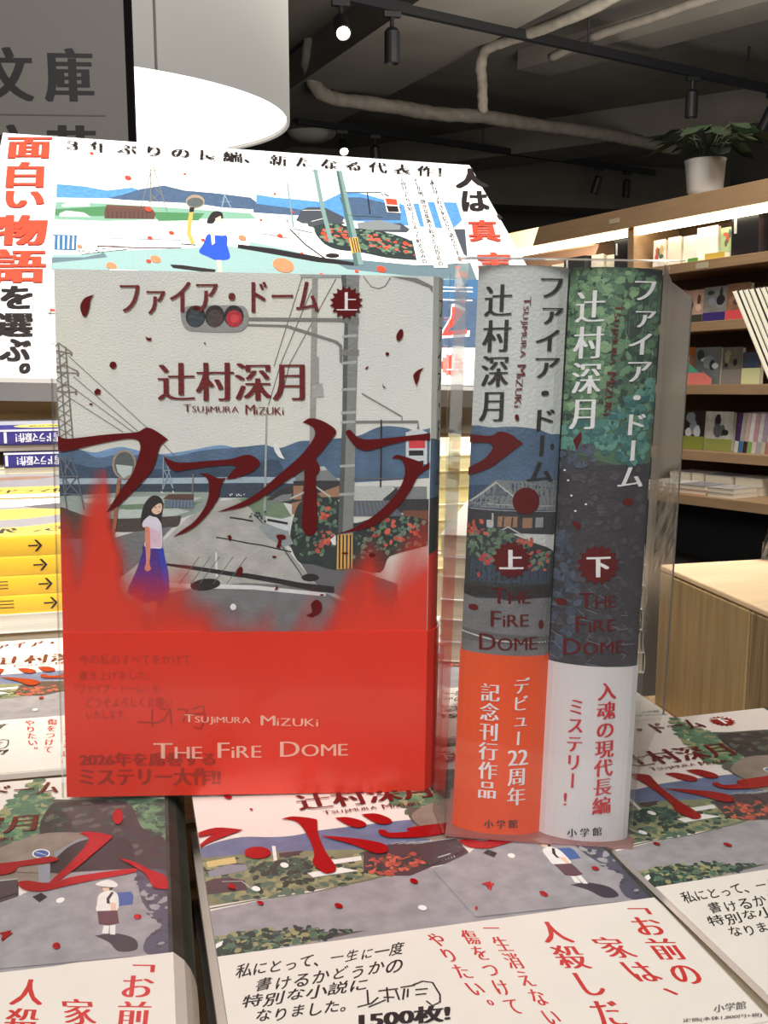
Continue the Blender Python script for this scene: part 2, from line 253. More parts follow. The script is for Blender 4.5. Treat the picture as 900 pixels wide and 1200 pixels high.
FRONT=[
('p','hill_far',[(6.8,63.6),(12.7,64.1),(17.8,62.8),(22.3,62.0),(28.2,63.3),(35.7,64.5),(46.3,63.1),(57.5,61.1),(64.5,62.6),(69.0,63.8),(69.0,68.1),(6.7,68.8)]),
('p','hill',[(-0.0,63.1),(4.7,62.7),(8.9,63.6),(13.6,66.0),(19.3,65.0),(23.7,65.5),(32.7,64.2),(40.2,65.3),(50.8,63.1),(66.0,61.6),(73.3,60.9),(78.2,62.1),(85.5,59.5),(89.5,59.2),(97.2,58.5),(106.7,57.4),(115.0,53.9),(123.4,54.1),(128.4,55.3),(134.3,53.9),(134.3,72.5),(-0.2,73.8)]),
('p','hill_dark',[(-0.1,67.3),(5.8,68.2),(13.5,69.6),(23.7,68.3),(35.7,70.0),(50.8,67.7),(66.0,68.8),(78.2,66.5),(81.3,79.0),(-0.3,79.6)]),
('p','river',[(-0.2,73.5),(32.6,73.2),(69.0,72.5),(100.4,72.8),(100.4,74.9),(69.0,74.7),(32.6,75.3),(-0.3,75.6)]),
('p','field_dark',[(-0.3,75.6),(101.3,74.7),(101.4,80.4),(-0.3,79.9)]),
('p','field',[(-0.3,79.9),(26.6,78.2),(53.8,78.2),(57.4,80.7),(50.7,85.1),(35.5,90.3),(-0.6,93.0)]),
('p','field_light',[(8.6,80.8),(32.6,79.7),(50.7,80.1),(47.7,81.4),(23.5,82.9),(8.6,82.3)]),
('p','field_light',[(20.5,84.7),(38.6,83.4),(46.2,85.2),(35.5,88.4),(20.5,87.9)]),
('p','field_green',[(17.5,83.2),(38.6,82.1),(50.7,81.7),(46.2,83.9),(23.5,84.7)]),
('p','bank',[(14.4,88.5),(26.5,87.8),(43.1,86.8),(41.6,90.8),(26.4,92.8),(14.4,92.2)]),
('p','bank',[(-0.4,84.3),(4.0,85.2),(11.5,87.9),(17.4,88.5),(17.3,96.6),(-0.7,96.7)]),
('p','field_grey',[(-0.6,95.4),(17.3,95.4),(26.4,92.8),(40.0,90.8),(23.2,109.1),(-1.0,115.5)]),
('p','field_green',[(61.4,80.7),(78.2,79.3),(82.9,86.8),(73.6,89.4),(69.0,85.6)]),
('p','road_light',[(55.6,81.4),(63.8,80.7),(68.1,84.1),(72.7,90.7),(79.8,99.5),(87.6,110.3),(100.2,120.2),(109.7,129.9),(38.2,129.8),(-1.3,131.3),(13.4,115.5),(26.3,105.4),(36.1,96.5),(45.2,87.7)]),
('p','road',[(50.6,112.9),(66.0,111.6),(87.6,112.8),(100.1,115.4),(122.4,130.0),(22.9,129.7),(38.3,115.4)]),
('p','road_line',[(37.1,111.6),(69.0,112.5),(95.5,115.4),(95.5,116.7),(69.0,114.1),(37.1,113.2)]),
('p','road_line',[(55.2,100.2),(55.8,100.2),(56.1,109.7),(55.2,109.1)]),
('p','verge',[(69.0,85.0),(72.7,88.1),(82.9,98.8),(89.2,109.0),(108.1,129.0),(122.4,129.0),(122.1,112.1),(106.3,106.4),(84.5,96.3)]),
('p','kerb',[(69.0,85.6),(70.3,85.6),(82.9,101.1),(91.4,111.6),(108.0,120.5),(108.1,121.8),(90.1,112.8),(81.4,102.0)]),
('l','ink',[(69.6,86.3),(78.3,96.3),(85.1,106.5),(87.6,110.3)],0.37),
('l','ink',[(66.0,96.7),(72.1,97.6),(82.9,100.1)],0.49),
('l','ink',[(60.5,87.4),(64.9,88.0),(69.0,88.8)],0.61),
('l','ink',[(55.5,94.7),(60.8,95.6),(69.0,97.2)],0.49),
('p','ink',[(37.6,104.3),(48.6,105.5),(60.8,107.4),(69.0,108.4),(69.0,110.1),(60.8,109.1),(48.6,107.0),(37.6,105.2)]),
('p','ink',[(66.0,107.9),(76.7,109.7),(86.6,111.6),(98.7,113.0),(98.7,115.6),(90.8,114.7),(78.3,112.0),(66.0,109.8)]),
('p','ink',[(57.0,111.6),(56.7,112.5),(55.6,113.3),(53.8,114.0),(51.7,114.5),(49.6,114.6),(47.8,114.3),(46.5,113.7),(46.0,112.9),(46.3,112.0),(47.5,111.2),(49.2,110.5),(51.3,110.0),(53.4,110.0),(55.2,110.2),(56.5,110.8)]),
('p','ink',[(93.1,109.6),(92.8,110.2),(92.1,110.7),(91.1,111.0),(89.8,111.1),(88.6,111.0),(87.5,110.7),(86.8,110.2),(86.5,109.6),(86.8,109.1),(87.5,108.6),(88.5,108.3),(89.8,108.2),(91.0,108.3),(92.1,108.6),(92.8,109.1)]),
('l','road_dark',[(42.0,112.1),(49.4,101.9)],0.24),
('l','road_dark',[(46.1,112.1),(53.5,101.9)],0.24),
('l','road_dark',[(49.4,112.0),(56.7,101.9)],0.25),
('l','road_dark',[(54.3,112.0),(61.7,101.9)],0.25),
('l','road_dark',[(59.2,112.0),(66.6,101.9)],0.25),
('p','house_dark',[(73.7,80.8),(78.2,77.4),(87.2,74.0),(100.4,73.9),(100.5,80.6),(90.6,84.0),(84.0,85.7),(83.2,82.4)]),
('p','roof_grey',[(84.3,71.5),(90.5,69.6),(94.6,68.7),(100.0,73.7),(84.3,73.8)]),
('p','roof_light',[(92.9,68.7),(94.7,68.5),(95.8,69.9),(92.9,70.1)]),
('p','house_dark',[(83.5,73.9),(100.2,73.7),(100.2,75.4),(83.5,75.4)]),
('p','wall_tan',[(83.5,75.7),(87.2,75.7),(86.4,80.7),(83.6,80.7)]),
('p','wall_tan',[(83.0,82.0),(86.8,81.1),(86.9,85.7),(83.0,86.2)]),
('p','wall_tan',[(92.2,78.5),(100.2,75.5),(100.3,79.7),(93.8,79.8)]),
('l','roof_light',[(81.9,80.7),(91.8,76.0),(97.1,79.8)],0.68),
('p','roof_grey',[(73.3,82.5),(79.0,79.1),(83.1,78.6),(82.3,81.1)]),
('p','roof_light',[(105.4,75.7),(120.3,75.5),(117.0,80.4),(105.4,80.5)]),
('p','roof_grey',[(119.9,75.8),(132.4,75.7),(132.5,80.3),(122.9,80.4),(121.3,77.9)]),
('p','house_dark',[(116.2,80.6),(121.2,76.2),(123.7,80.4),(135.4,80.3),(135.5,85.4),(118.8,85.5)]),
('p','roof_tile',[(105.4,81.0),(118.7,80.9),(124.0,86.7),(105.5,86.9)]),
('l','roof_grey',[(106.7,81.4),(107.1,86.6)],0.22),
('l','roof_grey',[(108.1,81.4),(108.9,86.6)],0.22),
('l','roof_grey',[(109.5,81.4),(110.6,86.6)],0.22),
('l','roof_grey',[(110.9,81.3),(112.4,86.6)],0.22),
('l','roof_grey',[(112.3,81.3),(114.1,86.6)],0.22),
('l','roof_grey',[(113.7,81.3),(115.9,86.5)],0.22),
('l','roof_grey',[(115.1,81.3),(117.6,86.5)],0.22),
('l','roof_grey',[(116.6,81.3),(119.4,86.5)],0.22),
('l','roof_grey',[(118.0,81.3),(121.1,86.5)],0.22),
('p','wall_brown',[(123.8,84.6),(135.5,84.5),(135.6,88.4),(123.8,87.3)]),
('p','hedge_dark',[(82.4,94.2),(83.6,87.4),(86.4,81.5),(94.7,79.8),(99.8,81.0),(104.7,89.0),(112.1,87.7),(118.8,86.8),(128.0,87.0),(135.2,89.6),(135.3,96.5),(119.0,101.7),(115.7,107.7),(105.7,106.4),(99.0,106.8),(90.7,104.7),(85.7,103.9),(82.8,98.4)]),
('b',['leaf','leaf2','leaf_dark'],[(83.2,95.9),(84.0,87.4),(90.5,80.7),(99.2,80.2),(99.8,96.6),(93.2,103.5),(86.5,101.8)],120,2.16,3),
('b',['leaf','leaf2','leaf_dark'],[(105.5,92.4),(112.2,88.1),(128.0,87.1),(135.2,90.5),(134.9,96.5),(119.0,100.8),(105.7,104.3)],140,2.18,4),
('b',['flower','flower2'],[(92.2,81.5),(99.6,81.4),(98.9,96.6),(90.7,100.9)],22,2.47,5),
('b',['flower','flower2'],[(110.5,89.8),(119.7,87.6),(130.6,91.4),(127.3,95.7),(115.6,98.3)],22,2.5,6),
('b',['leaf_dark'],[(84.1,101.8),(93.2,101.8),(99.0,104.3),(98.2,106.0),(89.0,104.3)],14,1.55,7),
('p','van',[(73.3,86.8),(81.9,88.3),(82.4,92.5),(78.3,91.7),(73.3,89.2)]),
('p','ink',[(74.1,87.7),(81.5,89.1),(81.5,90.0),(74.1,88.7)]),
('p','van_grey',[(72.9,89.2),(81.6,92.5),(83.6,97.1),(79.9,98.0),(75.0,95.1),(70.9,90.9)]),
('l','wire',[(86.4,1.3),(76.5,32.7)],0.27),
('l','wire',[(90.1,4.9),(78.9,31.8),(74.5,46.6)],0.27),
('l','wire',[(98.5,1.4),(82.1,31.8),(79.3,43.3)],0.27),
('l','wire',[(4.3,30.0),(31.2,55.0),(43.1,67.2)],0.26),
('l','wire',[(5.8,37.2),(28.0,56.3)],0.27),
('l','wire',[(7.2,42.4),(26.4,56.7)],0.27),
('l','wire',[(4.4,44.8),(22.8,56.7)],0.27),
('p','pole2',[(90.0,0.8),(92.0,0.8),(91.7,34.9),(91.4,62.1),(89.3,62.1),(89.6,34.9)]),
('p','pole2',[(91.7,29.1),(92.5,29.1),(92.6,38.5),(91.6,38.5)]),
('p','box_grey',[(90.3,39.0),(93.9,38.5),(94.4,43.4),(90.3,43.7)]),
('p','pole_thin',[(73.6,48.3),(74.2,48.3),(73.5,89.4),(72.6,89.4)]),
('p','pole_thin',[(85.6,0.3),(107.0,0.0),(107.0,0.9),(86.0,1.4)]),
('p','pole',[(100.3,0.2),(106.7,0.0),(106.6,15.2),(106.4,30.5),(106.0,52.1),(105.9,70.9),(105.4,93.6),(105.4,106.4),(99.8,106.4),(99.9,93.7),(100.5,70.9),(101.1,52.2),(101.2,30.6),(101.7,15.3)]),
('p','pole_shade',[(100.3,0.2),(102.1,0.1),(103.0,21.4),(102.7,52.2),(102.2,70.9),(101.5,96.2),(101.3,106.4),(99.8,106.4),(99.9,93.7),(100.5,70.9),(101.1,52.2),(101.2,30.6),(101.7,15.3)]),
('p','pole_light',[(100.9,15.8),(106.3,15.4),(106.3,16.4),(100.9,16.7)]),
('p','pole_light',[(100.9,21.3),(106.2,20.9),(106.2,21.9),(100.9,22.2)]),
('p','pole_light',[(100.8,27.4),(106.2,27.0),(106.2,28.0),(100.8,28.3)]),
('p','pole_light',[(100.8,30.8),(106.1,30.3),(106.1,31.4),(100.8,31.7)]),
('p','pole_light',[(100.7,40.3),(106.0,39.9),(106.0,40.9),(100.7,41.2)]),
('p','pole_light',[(100.6,48.6),(106.0,48.3),(106.0,49.3),(100.6,49.6)]),
('p','pole_light',[(100.5,52.1),(105.9,51.7),(105.9,52.7),(100.6,53.0)]),
('p','pole_light',[(100.4,68.0),(105.8,67.6),(105.8,68.6),(100.4,68.9)]),
('p','pole_light',[(100.3,78.3),(105.7,78.0),(105.7,79.0),(100.3,79.3)]),
('p','stripe_yellow',[(99.7,93.7),(105.2,93.2),(105.2,106.2),(99.5,106.6)]),
('p','ink',[(100.2,93.7),(100.8,93.7),(100.8,106.3),(100.2,106.4)]),
('p','ink',[(101.6,93.7),(102.1,93.7),(102.1,106.3),(101.5,106.4)]),
('p','ink',[(102.9,93.6),(103.5,93.6),(103.4,106.3),(102.9,106.4)]),
('p','ink',[(104.2,93.6),(104.8,93.6),(104.8,106.3),(104.2,106.4)]),
('p','arm',[(65.6,15.6),(101.9,15.3),(106.8,15.2),(106.8,17.6),(101.9,17.1),(100.7,16.6),(65.6,16.8)]),
('p','arm',[(66.0,17.9),(81.3,18.0),(90.2,20.6),(99.1,23.3),(100.9,24.9),(101.0,31.0),(100.0,31.0),(99.8,25.3),(98.3,24.1),(80.5,18.8),(66.0,18.6)]),
('p','arm',[(100.0,26.5),(106.9,26.4),(106.9,28.4),(100.4,28.6)]),
('p','signal_body',[(43.7,15.5),(44.3,13.1),(47.1,11.9),(65.0,11.5),(67.0,13.0),(67.6,16.2),(66.6,19.1),(63.8,20.8),(47.4,20.7),(44.7,19.1)]),
('p','ink',[(52.4,15.5),(52.1,17.0),(51.4,18.3),(50.2,19.2),(48.9,19.5),(47.5,19.2),(46.4,18.4),(45.6,17.2),(45.4,15.7),(45.6,14.2),(46.4,12.9),(47.6,12.0),(48.9,11.7),(50.2,12.0),(51.4,12.8),(52.1,14.0)]),
('p','lamp_green',[(51.8,16.3),(51.6,17.5),(51.0,18.5),(50.0,19.2),(48.9,19.4),(47.9,19.2),(46.9,18.6),(46.3,17.6),(46.1,16.5),(46.3,15.3),(47.0,14.3),(47.9,13.6),(49.0,13.4),(50.1,13.6),(51.0,14.2),(51.6,15.2)]),
('p','ink',[(59.2,15.4),(58.9,16.9),(58.1,18.2),(57.0,19.0),(55.6,19.4),(54.3,19.1),(53.1,18.3),(52.4,17.0),(52.1,15.5),(52.4,14.0),(53.2,12.7),(54.3,11.9),(55.7,11.5),(57.0,11.8),(58.2,12.6),(58.9,13.9)]),
('p','lamp_brown',[(58.6,16.2),(58.4,17.3),(57.8,18.3),(56.8,19.0),(55.7,19.3),(54.6,19.1),(53.7,18.4),(53.1,17.5),(52.9,16.3),(53.1,15.2),(53.7,14.2),(54.6,13.5),(55.7,13.2),(56.8,13.4),(57.8,14.1),(58.4,15.0)]),
('p','ink',[(65.9,15.2),(65.6,16.7),(64.9,18.0),(63.7,18.9),(62.3,19.2),(61.0,19.0),(59.9,18.1),(59.1,16.9),(58.8,15.4),(59.1,13.9),(59.9,12.6),(61.0,11.7),(62.4,11.4),(63.7,11.7),(64.9,12.5),(65.6,13.7)]),
('p','lamp_red',[(65.3,16.0),(65.1,17.2),(64.5,18.2),(63.5,18.9),(62.4,19.1),(61.3,18.9),(60.4,18.3),(59.8,17.3),(59.6,16.2),(59.8,15.0),(60.4,14.0),(61.3,13.3),(62.4,13.1),(63.5,13.3),(64.5,13.9),(65.1,14.9)]),
('p','lamp_red2',[(64.1,16.1),(64.0,16.7),(63.7,17.1),(63.2,17.5),(62.6,17.6),(62.0,17.5),(61.5,17.2),(61.2,16.7),(61.1,16.1),(61.2,15.6),(61.5,15.1),(62.0,14.7),(62.6,14.6),(63.2,14.7),(63.7,15.0),(64.0,15.5)]),
('p','foil',[(50.0,12.5),(49.9,12.8),(49.7,13.0),(49.4,13.1),(49.1,13.1),(48.7,13.1),(48.4,13.0),(48.2,12.8),(48.2,12.6),(48.2,12.3),(48.4,12.1),(48.7,12.0),(49.1,11.9),(49.4,12.0),(49.7,12.1),(49.9,12.3)]),
('l','wire',[(108.2,0.4),(111.1,4.0),(113.6,4.7),(116.0,3.8),(118.0,0.6)],0.27),
('p','arm',[(117.6,0.3),(127.4,0.7),(134.0,3.8),(134.9,6.2),(133.6,6.3),(131.9,3.9),(125.8,1.8)]),
('l','arm',[(105.9,52.3),(128.7,52.0),(128.8,54.5)],0.93),
('l','arm',[(108.1,42.0),(122.8,50.2),(122.9,51.9)],0.49),
('l','ink',[(115.3,51.4),(115.4,67.6),(115.3,76.0)],0.56),
('l','wire',[(105.3,73.0),(123.6,72.8)],0.31),
('p','van',[(124.3,55.8),(132.1,55.7),(132.3,67.5),(124.5,67.5)]),
('p','lamp_red2',[(125.4,58.3),(131.4,58.2),(131.5,61.6),(125.5,61.7)]),
('p','ink',[(125.5,62.5),(130.9,62.4),(131.0,67.5),(125.6,67.5)]),
('p','van',[(124.5,64.4),(132.2,64.3),(132.2,66.0),(124.5,66.9)]),
('p','van',[(132.2,56.6),(132.0,57.3),(131.2,57.9),(130.0,58.3),(128.5,58.5),(127.1,58.4),(125.9,58.0),(125.1,57.4),(124.8,56.7),(125.0,55.9),(125.8,55.3),(127.0,54.9),(128.5,54.7),(129.9,54.9),(131.1,55.3),(131.9,55.9)]),
('l','pylon',[(-0.7,26.2),(-0.2,41.3),(0.6,59.9)],0.44),
('l','pylon',[(0.9,25.7),(1.8,41.2),(2.8,59.9)],0.44),
('l','pylon',[(3.4,26.8),(4.1,41.2),(5.1,59.0)],0.44),
('l','pylon',[(-1.1,27.7),(1.0,25.6),(5.4,28.7)],0.44),
('l','pylon',[(-1.1,28.1),(5.3,29.1)],0.44),
('l','pylon',[(-0.8,34.1),(3.1,33.3),(7.6,35.5)],0.44),
('l','pylon',[(-0.9,35.7),(7.7,36.1)],0.44),
('l','pylon',[(0.2,41.3),(3.7,40.0),(7.0,42.1)],0.44),
('l','pylon',[(0.2,42.5),(7.0,42.8)],0.44),
('l','pylon',[(-0.3,28.4),(3.7,31.3)],0.29),
('l','pylon',[(3.8,28.4),(-0.3,31.6)],0.29),
('l','pylon',[(-0.3,31.8),(3.9,34.6)],0.29),
('l','pylon',[(4.0,31.7),(-0.2,35.0)],0.29),
('l','pylon',[(-0.2,35.2),(4.1,38.0)],0.29),
('l','pylon',[(4.1,35.1),(-0.1,38.4)],0.29),
('l','pylon',[(-0.1,38.5),(4.3,41.4)],0.29),
('l','pylon',[(4.3,38.5),(0.0,41.8)],0.29),
('l','pylon',[(0.0,41.9),(4.4,44.8)],0.29),
('l','pylon',[(4.5,41.8),(0.1,45.1)],0.29),
('l','pylon',[(0.1,45.3),(4.6,48.1)],0.29),
('l','pylon',[(4.7,45.2),(0.2,48.5)],0.3),
('l','pylon',[(0.2,48.7),(4.8,51.5)],0.29),
('l','pylon',[(4.8,48.6),(0.3,51.9)],0.3),
('l','pylon',[(0.3,52.1),(5.0,55.0)],0.3),
('l','pylon',[(5.0,52.0),(0.4,55.3)],0.3),
('l','pylon',[(0.4,55.5),(5.2,58.4)],0.3),
('l','pylon',[(5.2,55.4),(0.5,58.7)],0.3),
('l','pylon',[(5.4,28.7),(5.3,29.8)],0.71),
('l','pylon',[(7.5,35.7),(7.4,37.0)],0.71),
('l','pylon',[(6.7,42.0),(6.6,43.6)],0.71),
('l','pylon2',[(0.5,65.8),(2.5,84.7)],0.44),
('l','pylon2',[(4.1,65.8),(6.3,71.5),(8.5,84.6)],0.45),
('l','pylon2',[(2.5,65.8),(2.4,78.9)],0.44),
('l','pylon2',[(-0.0,72.8),(7.1,72.7)],0.45),
('l','pylon2',[(0.7,78.9),(8.2,79.3)],0.45),
('l','pylon2',[(1.6,73.2),(7.0,79.3)],0.45),
('l','pylon2',[(6.3,72.7),(1.5,79.3)],0.45),
('l','pylon2',[(0.9,65.8),(5.5,72.7)],0.44),
('l','pylon2',[(4.9,65.7),(1.2,72.7)],0.45),
('l','pylon3',[(37.1,64.6),(36.6,77.4)],0.33),
('l','pylon3',[(37.5,64.6),(40.3,76.9)],0.33),
('l','pylon3',[(36.7,70.3),(39.5,70.3)],0.33),
('l','pylon3',[(36.6,77.4),(39.1,70.3)],0.33),
('l','pylon3',[(40.3,76.9),(37.1,70.3)],0.33),
('l','pylon',[(47.5,71.5),(47.1,81.0)],0.48),
('p','barn',[(36.6,80.7),(38.6,79.0),(47.5,78.9),(47.5,81.0)]),
('p','barn_wall',[(37.0,81.1),(47.5,81.0),(47.5,83.9),(37.4,83.7)]),
('b',['road_line'],[(35.8,77.8),(40.6,77.7),(40.6,78.6),(35.8,78.6)],6,0.91,8),
('l','house_dark',[(37.8,81.2),(37.8,83.7)],0.18),
('l','house_dark',[(39.0,81.2),(39.0,83.7)],0.18),
('l','house_dark',[(40.2,81.2),(40.2,83.7)],0.18),
('l','house_dark',[(41.4,81.2),(41.4,83.7)],0.18),
('l','house_dark',[(42.6,81.2),(42.6,83.7)],0.18),
('l','house_dark',[(43.9,81.2),(43.8,83.7)],0.18),
('l','house_dark',[(45.1,81.2),(45.0,83.7)],0.18),
('l','house_dark',[(46.3,81.2),(46.3,83.7)],0.18),
('b',['road_line'],[(60.1,78.8),(66.6,78.8),(66.6,79.8),(60.1,79.9)],6,1.07,9),
('b',['leaf_dark'],[(67.6,85.9),(73.3,85.0),(73.3,89.2),(67.6,87.5)],16,1.23,10),
('p','mirror_rim',[(27.4,68.3),(27.1,70.3),(26.1,72.1),(24.7,73.3),(23.0,73.7),(21.4,73.3),(20.0,72.2),(19.1,70.4),(18.8,68.4),(19.1,66.3),(20.1,64.5),(21.5,63.4),(23.2,62.9),(24.8,63.3),(26.2,64.5),(27.1,66.2)]),
('p','mirror',[(26.7,68.3),(26.4,70.0),(25.6,71.6),(24.4,72.6),(23.0,72.9),(21.7,72.6),(20.5,71.6),(19.8,70.1),(19.5,68.4),(19.8,66.6),(20.6,65.1),(21.8,64.1),(23.2,63.7),(24.5,64.0),(25.7,65.0),(26.4,66.5)]),
('p','field_light',[(20.1,68.3),(26.1,68.9),(25.5,71.7),(22.7,73.3),(20.7,71.1)]),
('l','mirror_post',[(21.2,73.6),(20.2,81.0),(19.5,88.8),(18.2,95.3),(18.5,99.7),(20.6,102.9),(21.1,107.9)],1.35),
('l','barn',[(14.2,106.6),(21.7,108.2)],1.21),
('p','hair',[(29.4,90.3),(28.6,88.6),(29.2,84.9),(30.6,81.6),(33.0,79.5),(35.4,79.9),(36.6,81.9),(36.2,86.1),(35.4,88.8),(34.1,88.2),(32.5,87.1),(30.9,90.3)]),
('p','skin',[(32.4,83.8),(33.4,82.4),(35.4,81.8),(36.3,83.2),(35.9,85.3),(34.5,86.3),(32.9,85.7)]),
('p','hair',[(32.1,85.3),(32.7,82.4),(34.2,81.1),(36.4,82.3),(35.0,82.4),(33.2,83.8)]),
('p','ink',[(34.3,83.8),(34.2,83.9),(34.2,83.9),(34.1,84.0),(34.0,84.0),(33.9,84.0),(33.8,83.9),(33.7,83.9),(33.7,83.8),(33.7,83.7),(33.8,83.6),(33.9,83.6),(34.0,83.6),(34.1,83.6),(34.2,83.6),(34.2,83.7)]),
('p','ink',[(35.7,83.6),(35.7,83.7),(35.6,83.7),(35.5,83.8),(35.4,83.8),(35.3,83.8),(35.2,83.7),(35.2,83.7),(35.2,83.6),(35.2,83.5),(35.3,83.4),(35.3,83.4),(35.4,83.4),(35.5,83.4),(35.6,83.4),(35.7,83.5)]),
('p','lamp_red2',[(35.4,85.3),(35.4,85.3),(35.3,85.4),(35.2,85.4),(35.1,85.4),(35.0,85.4),(34.9,85.4),(34.8,85.3),(34.8,85.3),(34.8,85.2),(34.9,85.1),(35.0,85.1),(35.1,85.1),(35.2,85.1),(35.3,85.1),(35.4,85.2)]),
('p','skirt',[(29.6,97.6),(36.0,98.3),(36.8,102.8),(38.2,108.7),(37.9,116.5),(34.6,119.0),(29.8,118.8),(25.7,116.5),(23.5,114.6),(26.7,107.0),(29.0,100.3)]),
('p','skirt2',[(34.8,98.3),(36.2,98.3),(37.1,102.8),(38.2,108.7),(37.5,115.4),(35.9,108.7)]),
('p','shirt',[(29.4,89.0),(31.7,86.8),(32.7,87.1),(34.5,87.6),(36.0,90.2),(36.1,98.4),(34.0,98.8),(29.8,98.0),(31.0,93.6),(31.5,91.1),(29.4,91.0)]),
('p','shirt2',[(31.7,91.1),(35.7,92.8),(36.0,98.4),(31.6,98.2)]),
('p','skin2',[(30.1,91.0),(31.7,91.3),(31.9,100.3),(31.5,104.5),(32.0,106.3),(30.7,107.2),(29.7,106.2),(30.3,103.7)]),
('p','skin2',[(31.4,118.8),(34.0,118.7),(33.6,123.9),(34.6,128.3),(32.5,129.2),(31.9,125.6)]),
('p','foil',[(-0.8,57.6),(2.1,59.1),(6.0,59.0),(17.0,57.6),(28.0,56.6),(31.3,55.0),(34.6,56.2),(38.8,59.2),(36.1,61.4),(34.8,65.1),(33.6,68.8),(31.5,72.2),(26.9,77.2),(21.1,82.9),(16.6,85.7),(17.8,83.5),(22.1,77.0),(25.8,71.7),(27.9,66.1),(28.9,62.1),(28.0,59.6),(24.7,59.1),(18.4,60.1),(11.3,61.7),(3.5,63.6),(0.6,63.7),(-0.6,61.5)]),
('p','foil',[(36.9,64.8),(38.7,66.3),(42.9,67.5),(52.3,66.8),(61.1,66.0),(67.5,64.4),(71.5,67.2),(69.0,70.3),(62.9,72.9),(59.3,73.5),(60.8,71.3),(63.2,68.8),(60.8,68.2),(52.9,68.9),(43.8,70.3),(41.1,70.6),(38.4,68.5)]),
('p','foil',[(49.6,71.4),(52.6,71.4),(56.2,72.9),(59.3,72.9),(57.4,75.7),(56.2,80.7),(51.9,87.0),(46.1,92.1),(40.0,94.6),(43.7,91.8),(48.0,88.6),(51.9,82.9),(53.2,77.6),(52.9,74.2),(51.7,72.4)]),
('p','foil',[(86.7,52.7),(89.4,51.1),(94.0,52.0),(99.0,55.6),(96.6,59.4),(92.0,65.1),(86.5,70.1),(78.2,75.8),(70.9,80.9),(64.4,83.8),(55.9,85.4),(64.4,81.9),(70.9,78.1),(76.7,73.0),(82.8,67.7),(86.8,63.9),(90.1,59.5),(91.3,57.0),(90.7,54.5),(88.2,53.0)]),
('p','foil',[(90.4,64.8),(93.2,69.1),(91.7,72.3),(92.1,81.4),(92.2,90.9),(90.6,93.7),(88.2,93.7),(86.6,89.9),(86.9,83.9),(87.4,77.3),(87.4,69.8),(86.8,67.3)]),
('p','foil',[(102.4,56.2),(103.9,55.1),(106.7,57.7),(110.1,58.6),(118.5,57.9),(130.0,56.5),(134.7,56.1),(134.7,58.6),(126.6,58.7),(118.5,60.4),(110.5,62.7),(106.8,61.8),(104.3,59.3)]),
('p','foil',[(119.2,65.4),(121.1,64.1),(125.1,65.0),(130.2,66.9),(130.8,68.4),(134.2,65.9),(134.3,68.1),(131.2,70.0),(129.0,71.9),(125.4,78.6),(120.4,84.6),(113.9,89.8),(107.1,92.0),(99.3,93.4),(105.5,91.1),(112.0,87.2),(117.9,82.1),(121.9,77.0),(124.0,72.0),(123.9,67.9),(122.3,65.7)]),
('p','foil',[(8.9,12.7),(10.5,9.9),(13.8,8.6),(12.5,10.5),(11.9,13.5),(10.8,16.1),(9.6,15.9)]),
('p','foil',[(21.0,33.0),(20.9,33.5),(20.6,33.9),(20.3,34.2),(19.8,34.3),(19.4,34.2),(19.0,34.0),(18.7,33.6),(18.6,33.1),(18.7,32.6),(19.0,32.2),(19.4,31.9),(19.8,31.8),(20.3,31.9),(20.7,32.1),(20.9,32.5)]),
('p','foil',[(13.0,42.5),(14.1,41.3),(15.4,41.8),(15.1,43.3),(13.5,43.6)]),
('p','foil',[(12.5,46.9),(12.4,47.0),(12.3,47.1),(12.1,47.2),(11.8,47.2),(11.6,47.2),(11.3,47.1),(11.2,47.0),(11.2,46.9),(11.2,46.8),(11.4,46.7),(11.6,46.6),(11.8,46.6),(12.1,46.6),(12.3,46.7),(12.4,46.8)]),
('p','foil',[(31.3,22.8),(32.3,23.4),(33.5,23.2),(33.1,24.4),(31.7,24.2)]),
('p','foil',[(52.4,24.9),(52.4,25.0),(52.3,25.1),(52.2,25.1),(52.0,25.2),(51.9,25.1),(51.8,25.1),(51.7,25.0),(51.7,24.9),(51.7,24.8),(51.8,24.7),(51.9,24.6),(52.0,24.6),(52.2,24.6),(52.3,24.6),(52.4,24.7)]),
('p','foil',[(122.6,21.3),(122.3,22.1),(121.8,22.6),(121.3,23.0),(120.9,23.0),(120.5,22.7),(120.3,22.1),(120.3,21.4),(120.5,20.6),(120.9,19.9),(121.3,19.3),(121.8,18.9),(122.3,18.9),(122.6,19.2),(122.8,19.8),(122.8,20.5)]),
('p','foil',[(117.8,27.7),(117.8,28.0),(117.6,28.2),(117.4,28.3),(117.2,28.4),(116.9,28.3),(116.7,28.2),(116.5,28.0),(116.5,27.8),(116.5,27.5),(116.7,27.3),(116.9,27.2),(117.1,27.1),(117.4,27.2),(117.6,27.3),(117.8,27.5)]),
('p','foil',[(110.0,33.0),(109.8,33.2),(109.6,33.3),(109.4,33.4),(109.3,33.3),(109.3,33.2),(109.3,33.0),(109.4,32.8),(109.6,32.6),(109.8,32.4),(110.0,32.3),(110.2,32.2),(110.4,32.3),(110.4,32.4),(110.4,32.6),(110.2,32.8)]),
('p','foil',[(126.7,35.1),(128.3,33.4),(130.6,32.4),(129.2,34.2),(128.7,36.7),(127.8,39.0),(127.0,36.9)]),
('p','foil',[(115.4,38.1),(116.1,39.4),(117.1,39.8),(115.8,39.9)]),
('p','foil',[(59.6,94.1),(60.7,93.7),(61.3,94.7),(60.4,96.0)]),
('p','foil',[(62.9,106.9),(64.5,105.2),(65.1,106.1),(64.8,108.8),(63.1,108.8)]),
('p','foil',[(77.3,94.0),(79.1,93.5),(80.7,94.0),(80.6,95.2),(79.3,95.5),(78.7,98.4),(77.3,98.3),(78.1,95.9)]),
